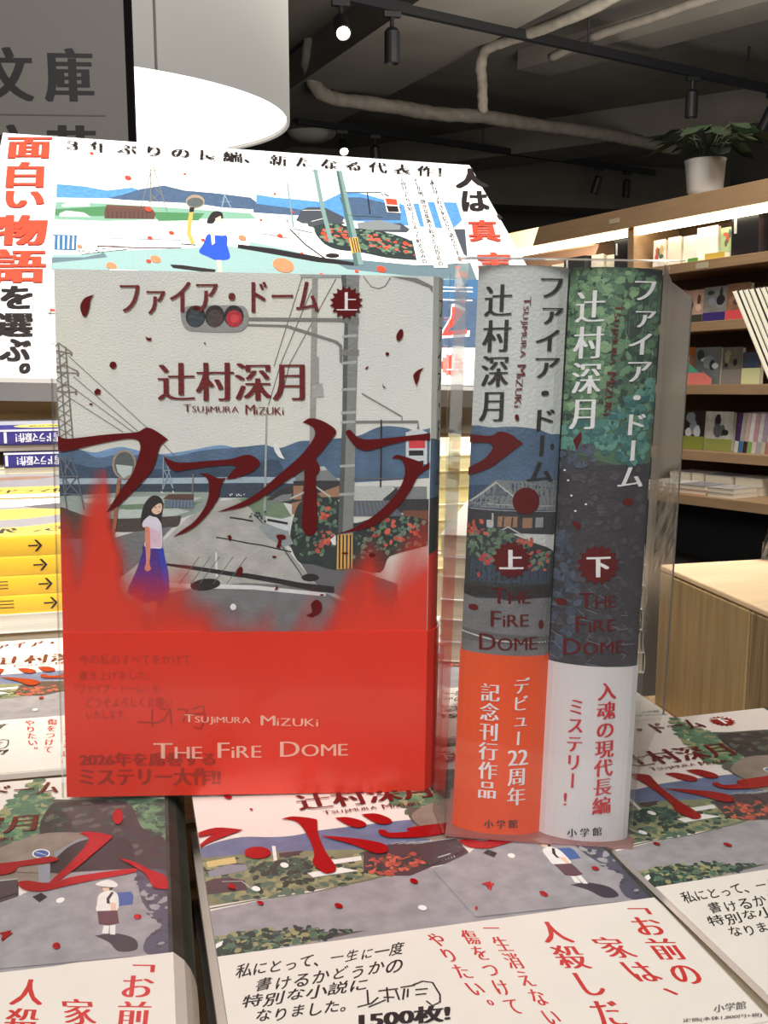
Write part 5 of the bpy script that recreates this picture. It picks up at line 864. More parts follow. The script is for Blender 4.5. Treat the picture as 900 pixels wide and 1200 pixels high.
('p','p_red',[(359.6,92.1),(371.0,92.5),(369.6,104.9),(358.8,105.0)]),
('p','ink',[(357.7,107.7),(369.3,107.5),(367.9,119.6),(357.5,120.3)]),
('l','ink',[(360.7,82.1),(364.5,86.2)],1.45),
('p','ink',[(207.8,197.9),(239.2,202.8),(280.5,214.7),(306.7,220.2),(305.8,225.5),(274.0,222.1),(222.7,208.1),(207.3,204.3)]),
('l','ink',[(231.3,176.4),(255.2,182.2)],0.93),
('l','ink',[(257.3,165.1),(267.6,191.9),(282.8,217.1)],1.28),
('p','ink',[(295.7,209.1),(295.0,210.5),(293.4,211.8),(291.3,212.8),(288.9,213.3),(286.5,213.2),(284.7,212.6),(283.5,211.6),(283.2,210.3),(283.9,208.8),(285.5,207.5),(287.6,206.5),(290.0,206.0),(292.4,206.1),(294.3,206.7),(295.4,207.7)]),
('p','white',[(102.2,248.8),(130.3,250.0),(112.3,255.9),(98.9,252.6)]),
('p','p_red',[(84.7,35.0),(84.5,36.0),(84.0,36.7),(83.3,36.9),(82.6,36.8),(81.9,36.1),(81.4,35.2),(81.0,34.0),(81.0,32.9),(81.3,31.9),(81.8,31.2),(82.4,30.9),(83.2,31.1),(83.9,31.7),(84.4,32.7),(84.7,33.8)]),
('p','p_red',[(119.2,83.4),(118.8,85.0),(117.9,86.0),(116.8,86.4),(115.7,86.1),(114.6,85.1),(113.7,83.6),(113.3,81.8),(113.3,80.0),(113.7,78.5),(114.6,77.4),(115.7,77.0),(116.8,77.3),(117.9,78.3),(118.8,79.8),(119.2,81.6)]),
('p','p_red',[(136.3,143.9),(135.8,145.3),(135.0,146.3),(133.9,146.6),(132.8,146.3),(131.8,145.4),(131.0,144.0),(130.6,142.4),(130.6,140.8),(131.1,139.4),(131.9,138.4),(132.9,138.1),(134.1,138.4),(135.1,139.3),(135.9,140.7),(136.3,142.3)]),
('p','p_red',[(135.8,195.5),(135.5,196.6),(134.9,197.2),(134.1,197.5),(133.2,197.2),(132.4,196.6),(131.8,195.6),(131.5,194.4),(131.5,193.2),(131.9,192.1),(132.5,191.5),(133.3,191.2),(134.2,191.4),(135.0,192.1),(135.6,193.1),(135.9,194.3)]),
('p','p_red',[(154.2,184.6),(153.9,185.6),(153.2,186.3),(152.4,186.6),(151.5,186.3),(150.7,185.6),(150.1,184.6),(149.8,183.4),(149.9,182.1),(150.2,181.1),(150.9,180.4),(151.7,180.1),(152.6,180.4),(153.4,181.1),(154.0,182.1),(154.3,183.3)]),
('p','p_red',[(133.9,235.0),(133.5,235.9),(132.9,236.6),(132.1,236.8),(131.3,236.6),(130.5,235.9),(130.0,235.0),(129.7,233.9),(129.7,232.8),(130.0,231.8),(130.6,231.2),(131.4,231.0),(132.2,231.2),(133.0,231.8),(133.6,232.8),(133.9,233.9)]),
('p','p_orange',[(141.8,232.4),(141.1,234.3),(139.9,235.5),(138.3,236.0),(136.7,235.5),(135.1,234.2),(134.0,232.3),(133.4,230.1),(133.4,227.8),(134.1,225.9),(135.3,224.6),(136.9,224.2),(138.6,224.6),(140.1,225.9),(141.3,227.8),(141.9,230.1)]),
('p','p_orange',[(106.3,246.5),(105.7,248.3),(104.6,249.5),(103.1,249.9),(101.4,249.5),(99.9,248.3),(98.8,246.4),(98.1,244.3),(98.1,242.1),(98.7,240.2),(99.8,239.0),(101.3,238.6),(102.9,239.0),(104.5,240.3),(105.7,242.1),(106.3,244.3)]),
('p','p_orange',[(216.1,187.9),(215.5,189.5),(214.4,190.6),(213.1,190.9),(211.8,190.6),(210.6,189.5),(209.8,188.0),(209.4,186.1),(209.6,184.3),(210.2,182.7),(211.3,181.6),(212.6,181.2),(213.9,181.6),(215.1,182.6),(215.9,184.2),(216.3,186.1)]),
('p','p_red',[(180.0,194.1),(179.7,194.9),(179.2,195.4),(178.6,195.6),(178.0,195.4),(177.4,194.9),(176.9,194.1),(176.7,193.2),(176.8,192.3),(177.1,191.5),(177.6,191.0),(178.2,190.8),(178.9,191.0),(179.5,191.5),(179.9,192.3),(180.1,193.2)]),
('p','p_orange',[(78.9,215.9),(78.6,216.8),(78.0,217.5),(77.3,217.7),(76.4,217.5),(75.6,216.8),(75.0,215.9),(74.7,214.7),(74.6,213.6),(74.9,212.6),(75.5,212.0),(76.2,211.7),(77.1,212.0),(77.9,212.6),(78.5,213.6),(78.8,214.7)]),
('p','p_red',[(170.1,66.8),(169.9,67.4),(169.5,67.9),(169.0,68.0),(168.6,67.9),(168.1,67.5),(167.8,66.9),(167.6,66.1),(167.7,65.4),(167.9,64.7),(168.3,64.3),(168.7,64.1),(169.2,64.3),(169.6,64.7),(170.0,65.3),(170.1,66.0)]),
('p','p_orange',[(252.2,235.6),(250.3,239.4),(247.5,242.0),(244.1,242.9),(240.7,242.0),(237.7,239.4),(235.7,235.5),(234.8,230.9),(235.3,226.3),(237.1,222.3),(240.0,219.6),(243.4,218.7),(246.9,219.6),(249.9,222.3),(252.0,226.3),(252.7,231.0)]),
('p','p_red',[(249.1,179.9),(248.6,181.0),(247.8,181.7),(246.9,181.9),(246.0,181.7),(245.3,181.0),(244.7,179.9),(244.5,178.7),(244.7,177.4),(245.1,176.3),(245.9,175.6),(246.8,175.3),(247.7,175.6),(248.5,176.3),(249.0,177.3),(249.2,178.6)]),
('p','p_red',[(333.1,232.2),(332.1,234.0),(330.7,235.1),(329.1,235.5),(327.6,235.1),(326.3,234.0),(325.5,232.2),(325.3,230.1),(325.7,228.1),(326.7,226.3),(328.0,225.1),(329.6,224.7),(331.2,225.1),(332.5,226.3),(333.3,228.1),(333.5,230.2)]),
('p','p_red',[(308.2,236.5),(307.8,237.3),(307.3,237.8),(306.6,237.9),(305.9,237.8),(305.4,237.3),(305.0,236.5),(304.9,235.7),(305.1,234.8),(305.5,234.0),(306.0,233.5),(306.7,233.4),(307.4,233.5),(307.9,234.0),(308.3,234.8),(308.4,235.7)]),
('p','p_red',[(276.4,244.2),(276.0,244.9),(275.5,245.4),(274.8,245.6),(274.2,245.4),(273.6,244.9),(273.2,244.2),(273.1,243.3),(273.2,242.5),(273.6,241.8),(274.2,241.3),(274.8,241.1),(275.4,241.3),(276.0,241.8),(276.4,242.5),(276.5,243.4)]),
('p','p_red',[(252.5,97.4),(252.3,98.0),(251.9,98.4),(251.4,98.6),(250.9,98.4),(250.5,98.0),(250.2,97.4),(250.1,96.7),(250.2,96.0),(250.4,95.4),(250.8,94.9),(251.3,94.8),(251.8,94.9),(252.2,95.3),(252.5,95.9),(252.6,96.6)]),
('p','p_red',[(265.0,132.9),(264.7,133.5),(264.3,133.9),(263.8,134.0),(263.4,133.9),(263.0,133.5),(262.7,132.9),(262.6,132.2),(262.7,131.5),(262.9,131.0),(263.3,130.6),(263.8,130.4),(264.3,130.5),(264.7,130.9),(264.9,131.5),(265.0,132.2)]),
('p','p_red',[(406.2,187.6),(405.7,188.4),(405.0,189.0),(404.3,189.2),(403.6,189.0),(403.0,188.5),(402.7,187.6),(402.7,186.7),(402.9,185.7),(403.4,184.9),(404.1,184.3),(404.9,184.1),(405.6,184.3),(406.1,184.8),(406.4,185.7),(406.5,186.6)]),
('p','p_red',[(403.4,222.6),(402.7,223.6),(401.9,224.3),(400.9,224.5),(400.0,224.3),(399.3,223.6),(398.9,222.6),(398.8,221.3),(399.1,220.1),(399.8,219.1),(400.6,218.4),(401.6,218.1),(402.5,218.4),(403.2,219.1),(403.6,220.1),(403.7,221.3)]),
('p','p_red',[(233.7,151.3),(233.5,151.9),(233.1,152.3),(232.7,152.4),(232.2,152.3),(231.8,151.9),(231.5,151.4),(231.4,150.7),(231.5,150.0),(231.7,149.5),(232.1,149.1),(232.6,148.9),(233.0,149.1),(233.4,149.4),(233.7,150.0),(233.8,150.7)]),
('p','p_red',[(263.9,209.2),(263.6,209.8),(263.1,210.3),(262.6,210.4),(262.1,210.3),(261.6,209.8),(261.3,209.2),(261.2,208.5),(261.3,207.8),(261.6,207.2),(262.0,206.8),(262.5,206.6),(263.1,206.7),(263.5,207.2),(263.8,207.8),(264.0,208.5)]),
('p','white',[(377.8,88.2),(386.9,87.0),(377.5,219.2),(364.6,220.3)]),
('t','p_ink','その日ふたりは知ってしまった町ぐるみの',[(383.2,45.0),(388.8,44.2),(374.2,216.5),(369.3,216.9)],'v','m'),
('p','white',[(393.1,87.3),(402.3,86.1),(391.8,222.2),(378.8,223.3)]),
('t','p_ink','25年前、静かな集落で起きた百貨店の',[(398.9,42.7),(404.6,41.9),(388.5,219.5),(383.6,219.9)],'v','m'),
('p','white',[(409.4,86.9),(418.6,85.7),(412.1,213.4),(398.9,214.6)]),
('t','p_ink','誰もがうわさを信じて語りだす炎',[(413.9,45.5),(419.6,44.7),(408.8,210.7),(403.8,211.2)],'v','m'),
('t','p_red','面',[(5.2,11.8),(45.7,4.6),(46.6,51.3),(6.4,57.7)],'h','b'),
('t','p_red','白',[(9.1,65.8),(41.4,60.8),(42.9,112.5),(11.0,116.9)],'h','b'),
('t','p_red','い',[(12.0,123.4),(45.0,119.0),(45.3,150.5),(12.3,154.6)],'h','b'),
('t','p_red','物',[(7.1,169.2),(49.4,164.2),(50.9,215.9),(9.6,220.0)],'h','b'),
('t','p_red','語',[(8.8,227.0),(51.2,222.9),(52.9,274.5),(11.5,277.8)],'h','b'),
('t','p_ink','を',[(20.2,282.5),(44.4,280.6),(45.3,312.4),(21.4,313.9)],'h','b'),
('t','p_ink','選',[(18.7,321.0),(46.9,319.3),(47.8,350.1),(20.1,351.6)],'h','b'),
('t','p_ink','ぶ',[(25.3,354.8),(47.2,353.8),(47.9,380.5),(26.3,381.4)],'h','b'),
('t','p_ink','。',[(41.0,384.2),(48.5,383.9),(48.2,395.1),(40.4,395.4)],'h','b'),
('t','p_ink','人',[(449.6,13.6),(485.6,8.2),(477.3,53.4),(439.2,58.6)],'h','b'),
('t','p_ink','は',[(443.7,66.3),(472.2,62.4),(463.6,106.2),(432.9,109.9)],'h','b'),
('t','p_ink','、',[(468.5,113.3),(474.2,112.6),(472.0,123.0),(463.1,124.0)],'h','b'),
('t','p_red','真',[(433.1,129.3),(464.2,125.8),(457.7,168.2),(424.6,171.5)],'h','b'),
('t','p_red','実',[(425.2,193.1),(460.2,189.7),(453.9,228.5),(417.3,231.6)],'h','b'),
('t','p_ink','３ 年 ぶ り の 長 編、 新 た な る 代 表 作！',[(58.0,8.9),(436.0,12.6),(430.2,35.9),(58.9,30.5)],'h','m'),
('p','p_slate',[(107.9,271.3),(416.7,243.0),(469.4,262.5),(440.9,346.1),(90.4,361.3)]),
('p','p_blue2',[(107.9,269.4),(418.6,240.7),(409.3,273.0),(108.0,294.0)]),
('l','white',[(231.2,263.7),(381.4,256.4),(406.1,255.6)],2.15),
('l','white',[(230.6,269.8),(379.7,262.8),(404.3,262.0)],2.14),
('l','white',[(229.0,283.6),(376.0,277.3),(400.2,276.7)],2.11),
('p','white',[(383.2,282.4),(390.4,290.5),(380.1,307.7),(363.9,329.1),(385.7,323.5),(383.1,332.6),(355.7,337.3),(360.0,328.2),(374.1,303.4),(379.9,283.9)]),
('p','p_red',[(381.7,287.9),(387.3,294.5),(379.1,308.5),(366.3,326.1),(383.3,321.5),(381.2,329.0),(359.7,332.8),(363.2,325.3),(374.5,305.0),(379.2,289.1)]),
('p','p_red',[(392.9,279.2),(392.5,280.2),(391.8,281.0),(391.0,281.6),(390.2,281.8),(389.5,281.7),(389.0,281.2),(388.7,280.4),(388.8,279.5),(389.2,278.5),(389.9,277.7),(390.7,277.1),(391.5,276.9),(392.2,277.0),(392.8,277.5),(393.0,278.3)]),
('t','white','ファイア・ド',[(56,306),(356,306),(356,366),(56,366)],'h','b'),
('t','p_red','ファイア・ド',[(58,308),(354,308),(354,364),(58,364)],'h','m'),
('p','white',[(108.3,360.9),(440.8,346.5),(422.1,401.3),(108.5,406.5)]),
('p','p_red',[(366.4,373.6),(366.9,377.1),(364.0,379.4),(363.2,383.7),(360.5,384.2),(358.6,388.2),(356.5,386.8),(353.8,389.9),(352.8,386.9),(349.9,388.5),(350.2,384.5),(347.6,384.2),(349.1,380.0),(347.3,377.9),(349.7,374.2),(349.2,370.6),(352.0,368.3),(352.8,363.9),(355.6,363.4),(357.5,359.1),(359.7,360.6),(362.4,357.2),(363.5,360.4),(366.4,358.7),(366.1,363.0),(368.8,363.2),(367.2,367.7),(368.9,369.8)]),
('t','white','上',[(356.7,362.6),(368.3,362.2),(363.1,381.5),(351.7,381.9)],'h','b')]


# ------------------------------------------------------------------ setting
floor = struct(MB().box(-3, 8, -2.5, 15, -.92, -.82).build('floor', mat('floor', (36, 32, 30), 1, .5, var=.15, scale=3)))
M_ceil = mat('ceiling_paint', (96, 91, 83), 1, .9, var=.12, scale=2.5, bump=.2, bscale=30)
struct(MB().box(-3, 9, -2.5, 15, 2.3, 2.4).build('ceiling', M_ceil))
struct(MB().box(-3, 9, 14.5, 14.7, -.82, 2.4).build('wall_back', mat('wall_back', (66, 63, 60), 1, .9, var=.1, scale=1.5)))
def beam(n, p, q, w, z0):
    p = Vector((*p, 0)); q = Vector((*q, 0)); d = (q-p).normalized(); s = Vector((-d.y, d.x, 0))*w/2; m = MB()
    m.prism([(0, 0), (1, 0), (1, 1), (0, 1)], z0, 2.31, lambda a, b, w_: tuple((p.lerp(q, a)+s*(2*b-1)).to_tuple()[:2])+(w_,))
    return struct(m.build(n, M_ceil))
beam('trim_1', (1.35, 11.5), (2.25, 5.6), .8, 2.05)
beam('trim_2', (2.6, 13.5), (6.8, 7.6), .7, 2.0)
beam('trim_3', (.2, 12.9), (8.0, 13.6), .6, 1.75)
beam('trim_4', (3.2, 8.2), (4.6, 5.0), .35, 2.16)

# display table
tb = thing('display_table', 'low wooden display table carrying all the stacked books', 'table', (.0, .0, 0))
M_oak = mat('oak_top', (150, 122, 88), 1, .5, var=.15, scale=14, stretch=(1, 12, 1))
TP = [(-.75, .1), (.72, .1), (.72, .60), (.30, .60), (.30, 1.0), (.47, 1.0), (.47, 1.75), (-.75, 1.75)]
MB().prism(TP, -.098, -.058, lambda a, b, w: (a, b, w)).build('tabletop', M_oak, tb, bevel=.003)
MB().prism([(-.7, .15), (.67, .15), (.67, .55), (.25, .55), (.25, 1.05), (.42, 1.05), (.42, 1.7), (-.7, 1.7)], -.82, -.0985, lambda a, b, w: (a, b, w)).build('cabinet_base', mat('dark_base', (48, 42, 38), 1, .6), tb)

# ------------------------------------------------------------------ book builders
M_page = mat('page_edges', (226, 214, 190), .95, .8, var=.12, scale=260, stretch=(.05, .05, 6))
M_cream = mat('cream_page_edges', (240, 226, 168), 1, .8, var=.10, scale=260, stretch=(.05, .05, 6))
def csec(W, t, b, off=0., n=10):   # outline of a closed book seen from its head: spine bulges by b on the right
    P = [(-.0 if off >= 0 else 0, off), (W, off)]
    for i in range(1, n):
        s = i/n; P.append((W+(b+off)*(1-(2*s-1)**2)**.75, off-(t+2*off)*s))
    return P+[(W, -t-off), (0, -t-off)]
def shell(W, t, b, y0, y1, o0, o1, n=10):
    A = csec(W, t, b, o0, n); B = csec(W, t, b, o1, n); k = len(A); m = MB()
    vs = [(x, y, z) for P in (A, B) for y in (y0, y1) for x, z in P]   # A0 A1 B0 B1
    fs = []
    for i in range(k-1):
        fs += [(i, i+1, k+i+1, k+i), (2*k+i, 3*k+i, 3*k+i+1, 2*k+i+1), (i, 2*k+i, 2*k+i+1, i+1), (k+i, k+i+1, 3*k+i+1, 3*k+i)]
    fs += [(0, k, 3*k, 2*k), (k-1, 3*k-1, 4*k-1, 2*k-1)]
    m.add(vs, fs); return m
def book(root, W, H, t, b, M_cov, pages=None, thick=.0022, smooth=True):
    o = shell(W, t, b, 0, -H, 0, -thick).build('cover', M_cov, root)
    MB().box(.003 if thick > .001 else .0004, W-.001+b*.3, -H+(.003 if thick > .001 else .0004), -(.003 if thick > .001 else .0004), -t+thick*1.02, -thick*1.02).build('page_block', pages or M_page, root)
    return o
flatmap = lambda u, v, z: (u*.001, -v*.001, z)

# ------------------------------------------------------------------ flat copies of volume two on the table
K2 = 1.12
M_flat = mat('cover_paper', (226, 214, 206), K2, .38, var=.03, scale=60)
M_bandpaper = mat('band_paper', (226, 219, 210), K2, .4, var=.02, scale=80)
pf = printer(K2, rough=.36)
WF, HF, TF, BF = .1335, .194, .028, .006
def spine_print(root, W, t, b, y0, y1, off, M_):
    A = [(W-.0012, off)]+csec(W, t, b, off, 10)[1:-1]; m = MB(); k = len(A)
    m.add([(x, y, z) for y in (y0, y1) for x, z in A], [(i, k+i, k+i+1, i+1) for i in range(k-1)])
    return m.build('spine_print', M_, root)
def flat_book(name, label, loc, rz, group=None):
    r = thing(name, label, 'book', loc, (0, 0, rz), group)
    book(r, WF, HF, TF, BF, M_flat)
    art('cover_picture', picture(FLAT), 133.5, 194, flatmap, r, pf, z0=2e-5, dz=2e-6)
    art('cover_lettering', lettering(FLAT), 133.5, 194, flatmap, r, pf, z0=6e-4, dz=2e-6)
    spine_print(r, WF, TF, BF, 0, -.132, .0004, mat('dark_foliage_print', (58, 62, 56), 1, .5, var=.4, scale=90))
    bnd = shell(WF, TF, BF, -.132, -.1935, .00045, .00008).build('paper_band', M_bandpaper, r)
    art('band_lettering', FLAT_BAND, 133.5, 194, flatmap, bnd, pf, z0=5e-4)
    return r
flatB = flat_book('novel', 'cream book lying flat in the front middle, under the standing books', (.0197, .408, 0), 0)
def place(src, label, loc, rz, group=None):
    r = dup(src, label, group); r.location = loc; r.rotation_euler = (0, 0, rz); return r
rzA = math.radians(-1.6)
place(flatB, 'cream book lying flat at front left, showing the schoolchild with blue bag and tunnel', (.0175-.1395*math.cos(rzA), .413-.1395*math.sin(rzA), 0), rzA)
place(flatB, 'cream book lying flat at front right, beside the wooden block, with glittering red title', (.1515, .4135, 0), math.radians(2.2))
place(flatB, 'cream book lying flat at far left, in front of the yellow book stack', (-.106, .617, 0), math.radians(-.6))
place(flatB, 'cream book lying flat under the stack of white page edges, behind the two spines', (.103, .611, 0), 0)
plain = thing('novel', 'lower copy beneath the flat book in the front middle', 'book', (.0197, .408, -.0292))
M_plain = mat('cover_spine_paper', (150, 140, 132), 1, .45, var=.1, scale=80)
book(plain, WF, HF, TF, BF, M_plain)
shell(WF, TF, BF, -.132, -.1935, .00045, .00008).build('paper_band', M_bandpaper, plain)
for lb, x, y, rz in (('lower copy beneath the flat book with the schoolchild at front left', -.1215, .416, rzA), ('lower copy beneath the flat book beside the wooden block', .1525, .413, math.radians(2.2)),
                     ('lower copy beneath the flat book at far left, before the yellow stack', -.106, .617, 0), ('lower copy beneath the flat book behind the two spines', .103, .611, 0)):
    place(plain, lb, (x, y, -.0292), rz)

def spinemap(W, t, b):
    def f(u, v, z):
        s = min(1., max(0., u/30.)); k = 1-(2*s-1)**2
        return (W+(b+z)*max(k, 1e-4)**.75+z*.3, -v*.001, -t*s+z*(1-2*s)*.9)
    return f
# ------------------------------------------------------------------ the standing book (volume one), face out
K1 = 1.32
M_f = mat('embossed_cover', (200, 203, 203), K1, .5, var=.05, scale=18, bump=.32, bscale=1500, grain=[min(.92, lin(c)*K1) for c in (209, 210, 200)])
pr1 = printer(K1, bump=.32)
WS, HS, TS, BS = .1335, .192, .027, .005
front = thing('novel', 'upright book facing the viewer with red lower half and girl on a road', 'book')
front.matrix_world = Matrix.Translation((-.0256, .3912, .0022)) @ Rm(math.radians(-9.6), math.radians(-2.2), math.radians(.9)) @ Matrix.Translation((0, 0, HS)) @ Matrix.Rotation(PI/2, 4, 'X')
book(front, WS, HS, TS, BS, M_f)
art('cover_picture', picture(FRONT), 133.2, 192, flatmap, front, pr1, z0=2e-5, dz=2e-6)
art('cover_lettering', lettering(FRONT), 133.2, 192, flatmap, front, pr1, z0=6.2e-4, dz=2e-6)
fsm = spinemap(WS, TS, BS)
art('spine_picture', [('p', 'hill', [(0, 58), (30, 62), (30, 80), (0, 80)]), ('p', 'house_dark', [(0, 80), (30, 79), (30, 92), (0, 92)]), ('p', 'hedge_dark', [(0, 90), (30, 90), (30, 112), (0, 112)]), ('p', 'film_red', [(0, 101), (14, 98), (30, 104), (30, 136), (0, 136)]), ('t', 'ink', 'ファイア・ドーム', [(3, 8), (9, 8), (9, 76), (3, 76)], 'v', 'm')], 30, 192, fsm, front, pr1, z0=3e-5, maxu=1.6)
# translucent red film, printed as flames that fade upwards
film_v = 129.8
FLAME = [(-1.8, 92.0), (2.4, 94.2), (5.9, 100.4), (9.4, 84.2), (12.2, 75.5), (15.9, 70.5), (17.5, 81.0), (19.1, 96.6), (23.2, 109.8), (29.8, 114.8), (37.1, 112.3), (42.9, 112.3), (48.1, 117.0), (53.6, 126.6), (61.3, 131.4), (69.0, 133.7), (83.1, 133.8), (91.5, 126.7), (97.7, 122.5), (100.8, 117.0), (103.9, 111.5), (107.6, 109.0), (111.3, 100.9), (114.5, 107.7), (119.6, 110.2), (123.2, 103.1), (126.9, 98.6), (131.3, 96.1), (135.1, 94.8)]
def flame(u):
    for (a, b), (c, d) in zip(FLAME, FLAME[1:]):
        if a <= u <= c: return b+(d-b)*(u-a)/(c-a)
    return FLAME[-1][1] if u > FLAME[-1][0] else FLAME[0][1]
NU, NV = 100, 90; v0, v1 = 70., film_v
me = bpy.data.meshes.new('red_flame_film'); vs = []; al = []
rn = random.Random(5)
waves = [(rn.uniform(.1, .6), rn.uniform(.05, .25), rn.uniform(0, 6.3), rn.uniform(.3, 1.)) for _ in range(14)]
for j in range(NV+1):
    for i in range(NU+1):
        u = 133.2*i/NU; v = v0+(v1-v0)*j/NV
        w = sum(a*math.sin(fu*u+fv*v+p) for fu, fv, p, a in waves)*.55
        d = (v-flame(u)+w*2.2-2)/15.; s = min(1, max(0, d*.5+.5)); s = s*s*(3-2*s)
        vs.append((u*.001, -v*.001, 5.9e-4)); al.append(s*.95)
fs = [(j*(NU+1)+i, (j+1)*(NU+1)+i, (j+1)*(NU+1)+i+1, j*(NU+1)+i+1) for j in range(NV) for i in range(NU)]
me.from_pydata(vs, [], fs); at_ = me.attributes.new('film_density', 'FLOAT', 'POINT'); at_.data.foreach_set('value', al)
RED = (.80, .05, .026)
me.materials.append(clear('red_flame_film', attr='film_density', diff=RED, gloss=.15, rough=.2)); me.update()
o = bpy.data.objects.new('red_flame_film', me); COL.objects.link(o); o.parent = front
M_redband = mat('red_band', (206, 52, 34), 1.3, .22, var=.03, scale=40, spec=.5)
rb = shell(WS, TS, BS, -film_v*.001, -.1922, .0010, .0003).build('red_band', M_redband, front); rb['label'] = 'glossy red lower band'
art('band_lettering', FRONT_BAND, 133.2, 192, flatmap, rb, printer(1.3, rough=.3), z0=1.06e-3)
M_clear = clear('clear_sleeve', alpha=.012, gloss=.45, rough=.04)
m = MB()
X0, X1, Z1 = -.0016, WS+.0065, .0028
P = [(X0, -.02), (X0, Z1-.001), (X0+.001, Z1), (X1-.004, Z1), (X1-.001, Z1-.0015), (X1, Z1-.005), (X1, -.02)]
m.add([(x, y, z) for y in (.001, -HS) for x, z in P], [(i, i+1, 7+i+1, 7+i) for i in range(6)]); m.build('clear_sleeve', M_clear, front)

# ------------------------------------------------------------------ two spines in a clear case
PAIRM = Matrix.Translation((.1047, .3296, .0012)) @ Rm(-.3505, -.0488, .0298)
SPB = Matrix(((0, 0, -1, 0), (-1, 0, 0, 0), (0, 1, 0, 0), (0, 0, 0, 1)))
TSP, BSP, DW = .0293, .0052, .128
case = thing('clear_case', 'clear plastic slipcase holding the two upright spines', 'display case'); case.matrix_world = PAIRM
def spine_book(label, x, dy, dz, cover, data, band, bandmat, vb, kk, bump):
    r = thing('novel', label, 'book')
    r.matrix_world = PAIRM @ Matrix.Translation((x, dy, dz+.192)) @ SPB @ Matrix.Translation((-DW-BSP, 0, 0))
    book(r, DW, .192, TSP, BSP, cover)
    pm = printer(kk, bump=bump)
    sm = spinemap(DW, TSP, BSP)
    art('spine_picture', picture(data), 30, 192, sm, r, pm, z0=2e-5, dz=2.5e-6, maxu=1.6)
    art('spine_lettering', lettering(data), 30, 192, sm, r, pm, z0=4.5e-4, dz=3e-6, maxu=1.6)
    b = shell(DW, TSP, BSP, -vb*.001, -.1922, .00055, .0002, n=16).build('paper_band', bandmat, r)
    art('band_lettering', band, 30, 192, sm, b, pm, z0=9e-4, maxu=1.6)
    return r
M_s1 = mat('spine_paper_light', (198, 202, 200), 1.25, .5, bump=.5, var=.04, scale=30)
M_s2 = mat('spine_paper_dark', (62, 74, 68), 1.2, .5, bump=.3, var=.2, scale=60)
spine_book('upright book, spine outward, pale sky over an orange band', .0004, .001, .0012, M_s1, SPINE_ONE, SPINE_ONE_BAND, mat('orange_band', (238, 84, 34), 1.15, .4, var=.02, scale=40), 129.2, 1.25, .45)
spine_book('upright book, spine outward, dark green foliage over a white band', .0304, .001, .0012, M_s2, SPINE_TWO, SPINE_TWO_BAND, mat('white_band', (206, 203, 204), 1.25, .4, var=.02, scale=40), 131.1, 1.22, .35)
M_case = clear('clear_case_plastic', alpha=.015, gloss=.5, rough=.05)
CW = .0606
MB().prism([(-.0022, -.0022), (CW+.0005, -.0022), (CW+.027, .130), (-.0022, .130)], 0, .0010, lambda a, b, w: (a, b, w)).build('case_base', clear('case_base_red_reflection', alpha=.55, diff=(.62, .26, .24), gloss=.6), case)  # pink body colour paints in the reflection of the red band
def sheet(name, pts, quads, M, th=.0004):
    m = MB(); m.add(pts, quads); o = m.build(name, M, case); s = o.modifiers.new('t', 'SOLIDIFY'); s.thickness = th; return o
sheet('front_panel', [(-.0022, -.0024, .001), (CW*.5, -.0030, .001), (CW, -.0024, .001), (-.0022, -.0024, .1945), (CW*.5, -.0030, .1945), (CW, -.0024, .1945)], [(0, 1, 4, 3), (1, 2, 5, 4)], M_case)
sheet('left_wall', [(-.0026, -.0020, .001), (-.0075, .018, .001), (-.0075, .130, .001), (-.0026, -.0020, .1945), (-.0075, .018, .1945), (-.0075, .130, .1945)], [(0, 1, 4, 3), (1, 2, 5, 4)], M_case)
sheet('top_wall', [(-.0026, -.0022, .1952), (CW, -.0022, .1952), (CW+.0075, .015, .1975), (-.0075, .015, .1965)], [(0, 1, 2, 3)], clear('case_top_plastic', alpha=.55, diff=(.75, .72, .68), gloss=.5))
# right wall: grey reflection painted in as opacity above, clear with scuffs below
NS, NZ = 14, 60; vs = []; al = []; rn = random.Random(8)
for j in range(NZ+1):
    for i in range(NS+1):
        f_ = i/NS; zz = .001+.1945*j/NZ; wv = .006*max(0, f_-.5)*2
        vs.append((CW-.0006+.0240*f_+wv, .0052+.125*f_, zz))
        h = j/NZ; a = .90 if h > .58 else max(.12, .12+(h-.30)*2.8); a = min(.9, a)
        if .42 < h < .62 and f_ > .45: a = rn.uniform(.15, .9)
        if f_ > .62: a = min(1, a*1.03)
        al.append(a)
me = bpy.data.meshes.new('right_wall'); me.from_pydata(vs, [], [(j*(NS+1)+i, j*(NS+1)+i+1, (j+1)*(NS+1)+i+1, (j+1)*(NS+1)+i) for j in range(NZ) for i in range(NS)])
me.attributes.new('grey_reflection', 'FLOAT', 'POINT').data.foreach_set('value', al)
me.materials.append(clear('wall_grey_reflection', attr='grey_reflection', diff=(.58, .59, .62), gloss=.12, rough=.3)); me.polygons.foreach_set('use_smooth', [True]*len(me.polygons)); me.update()
o = bpy.data.objects.new('right_wall', me); COL.objects.link(o); o.parent = case; o['label'] = 'clear side wall, grey reflection painted in, scuffed lower edge'
MB().tube([vs[NS], vs[(NZ//2)*(NS+1)+NS], vs[-1]], .0004, 6).build('wall_edge', mat('plastic_edge', (120, 118, 116), 1, .3), case)
MB().tube([vs[NS], vs[0]], .0003, 6).build('wall_edge', mat('plastic_edge', (120, 118, 116), 1, .3), case)

# ------------------------------------------------------------------ paperback stacks
def paperback(name, label, W, H, t, cov, loc, rz, pages=None, group=None, b=.0006):
    r = thing(name, label, 'book', loc, (0, 0, rz), group); book(r, W, H, t, b, cov, pages, thick=.0006); return r
ORD = ['top', 'second', 'third', 'fourth', 'fifth', 'sixth', 'seventh', 'eighth']
M_white = mat('white_cover', (226, 222, 214), 1, .5)
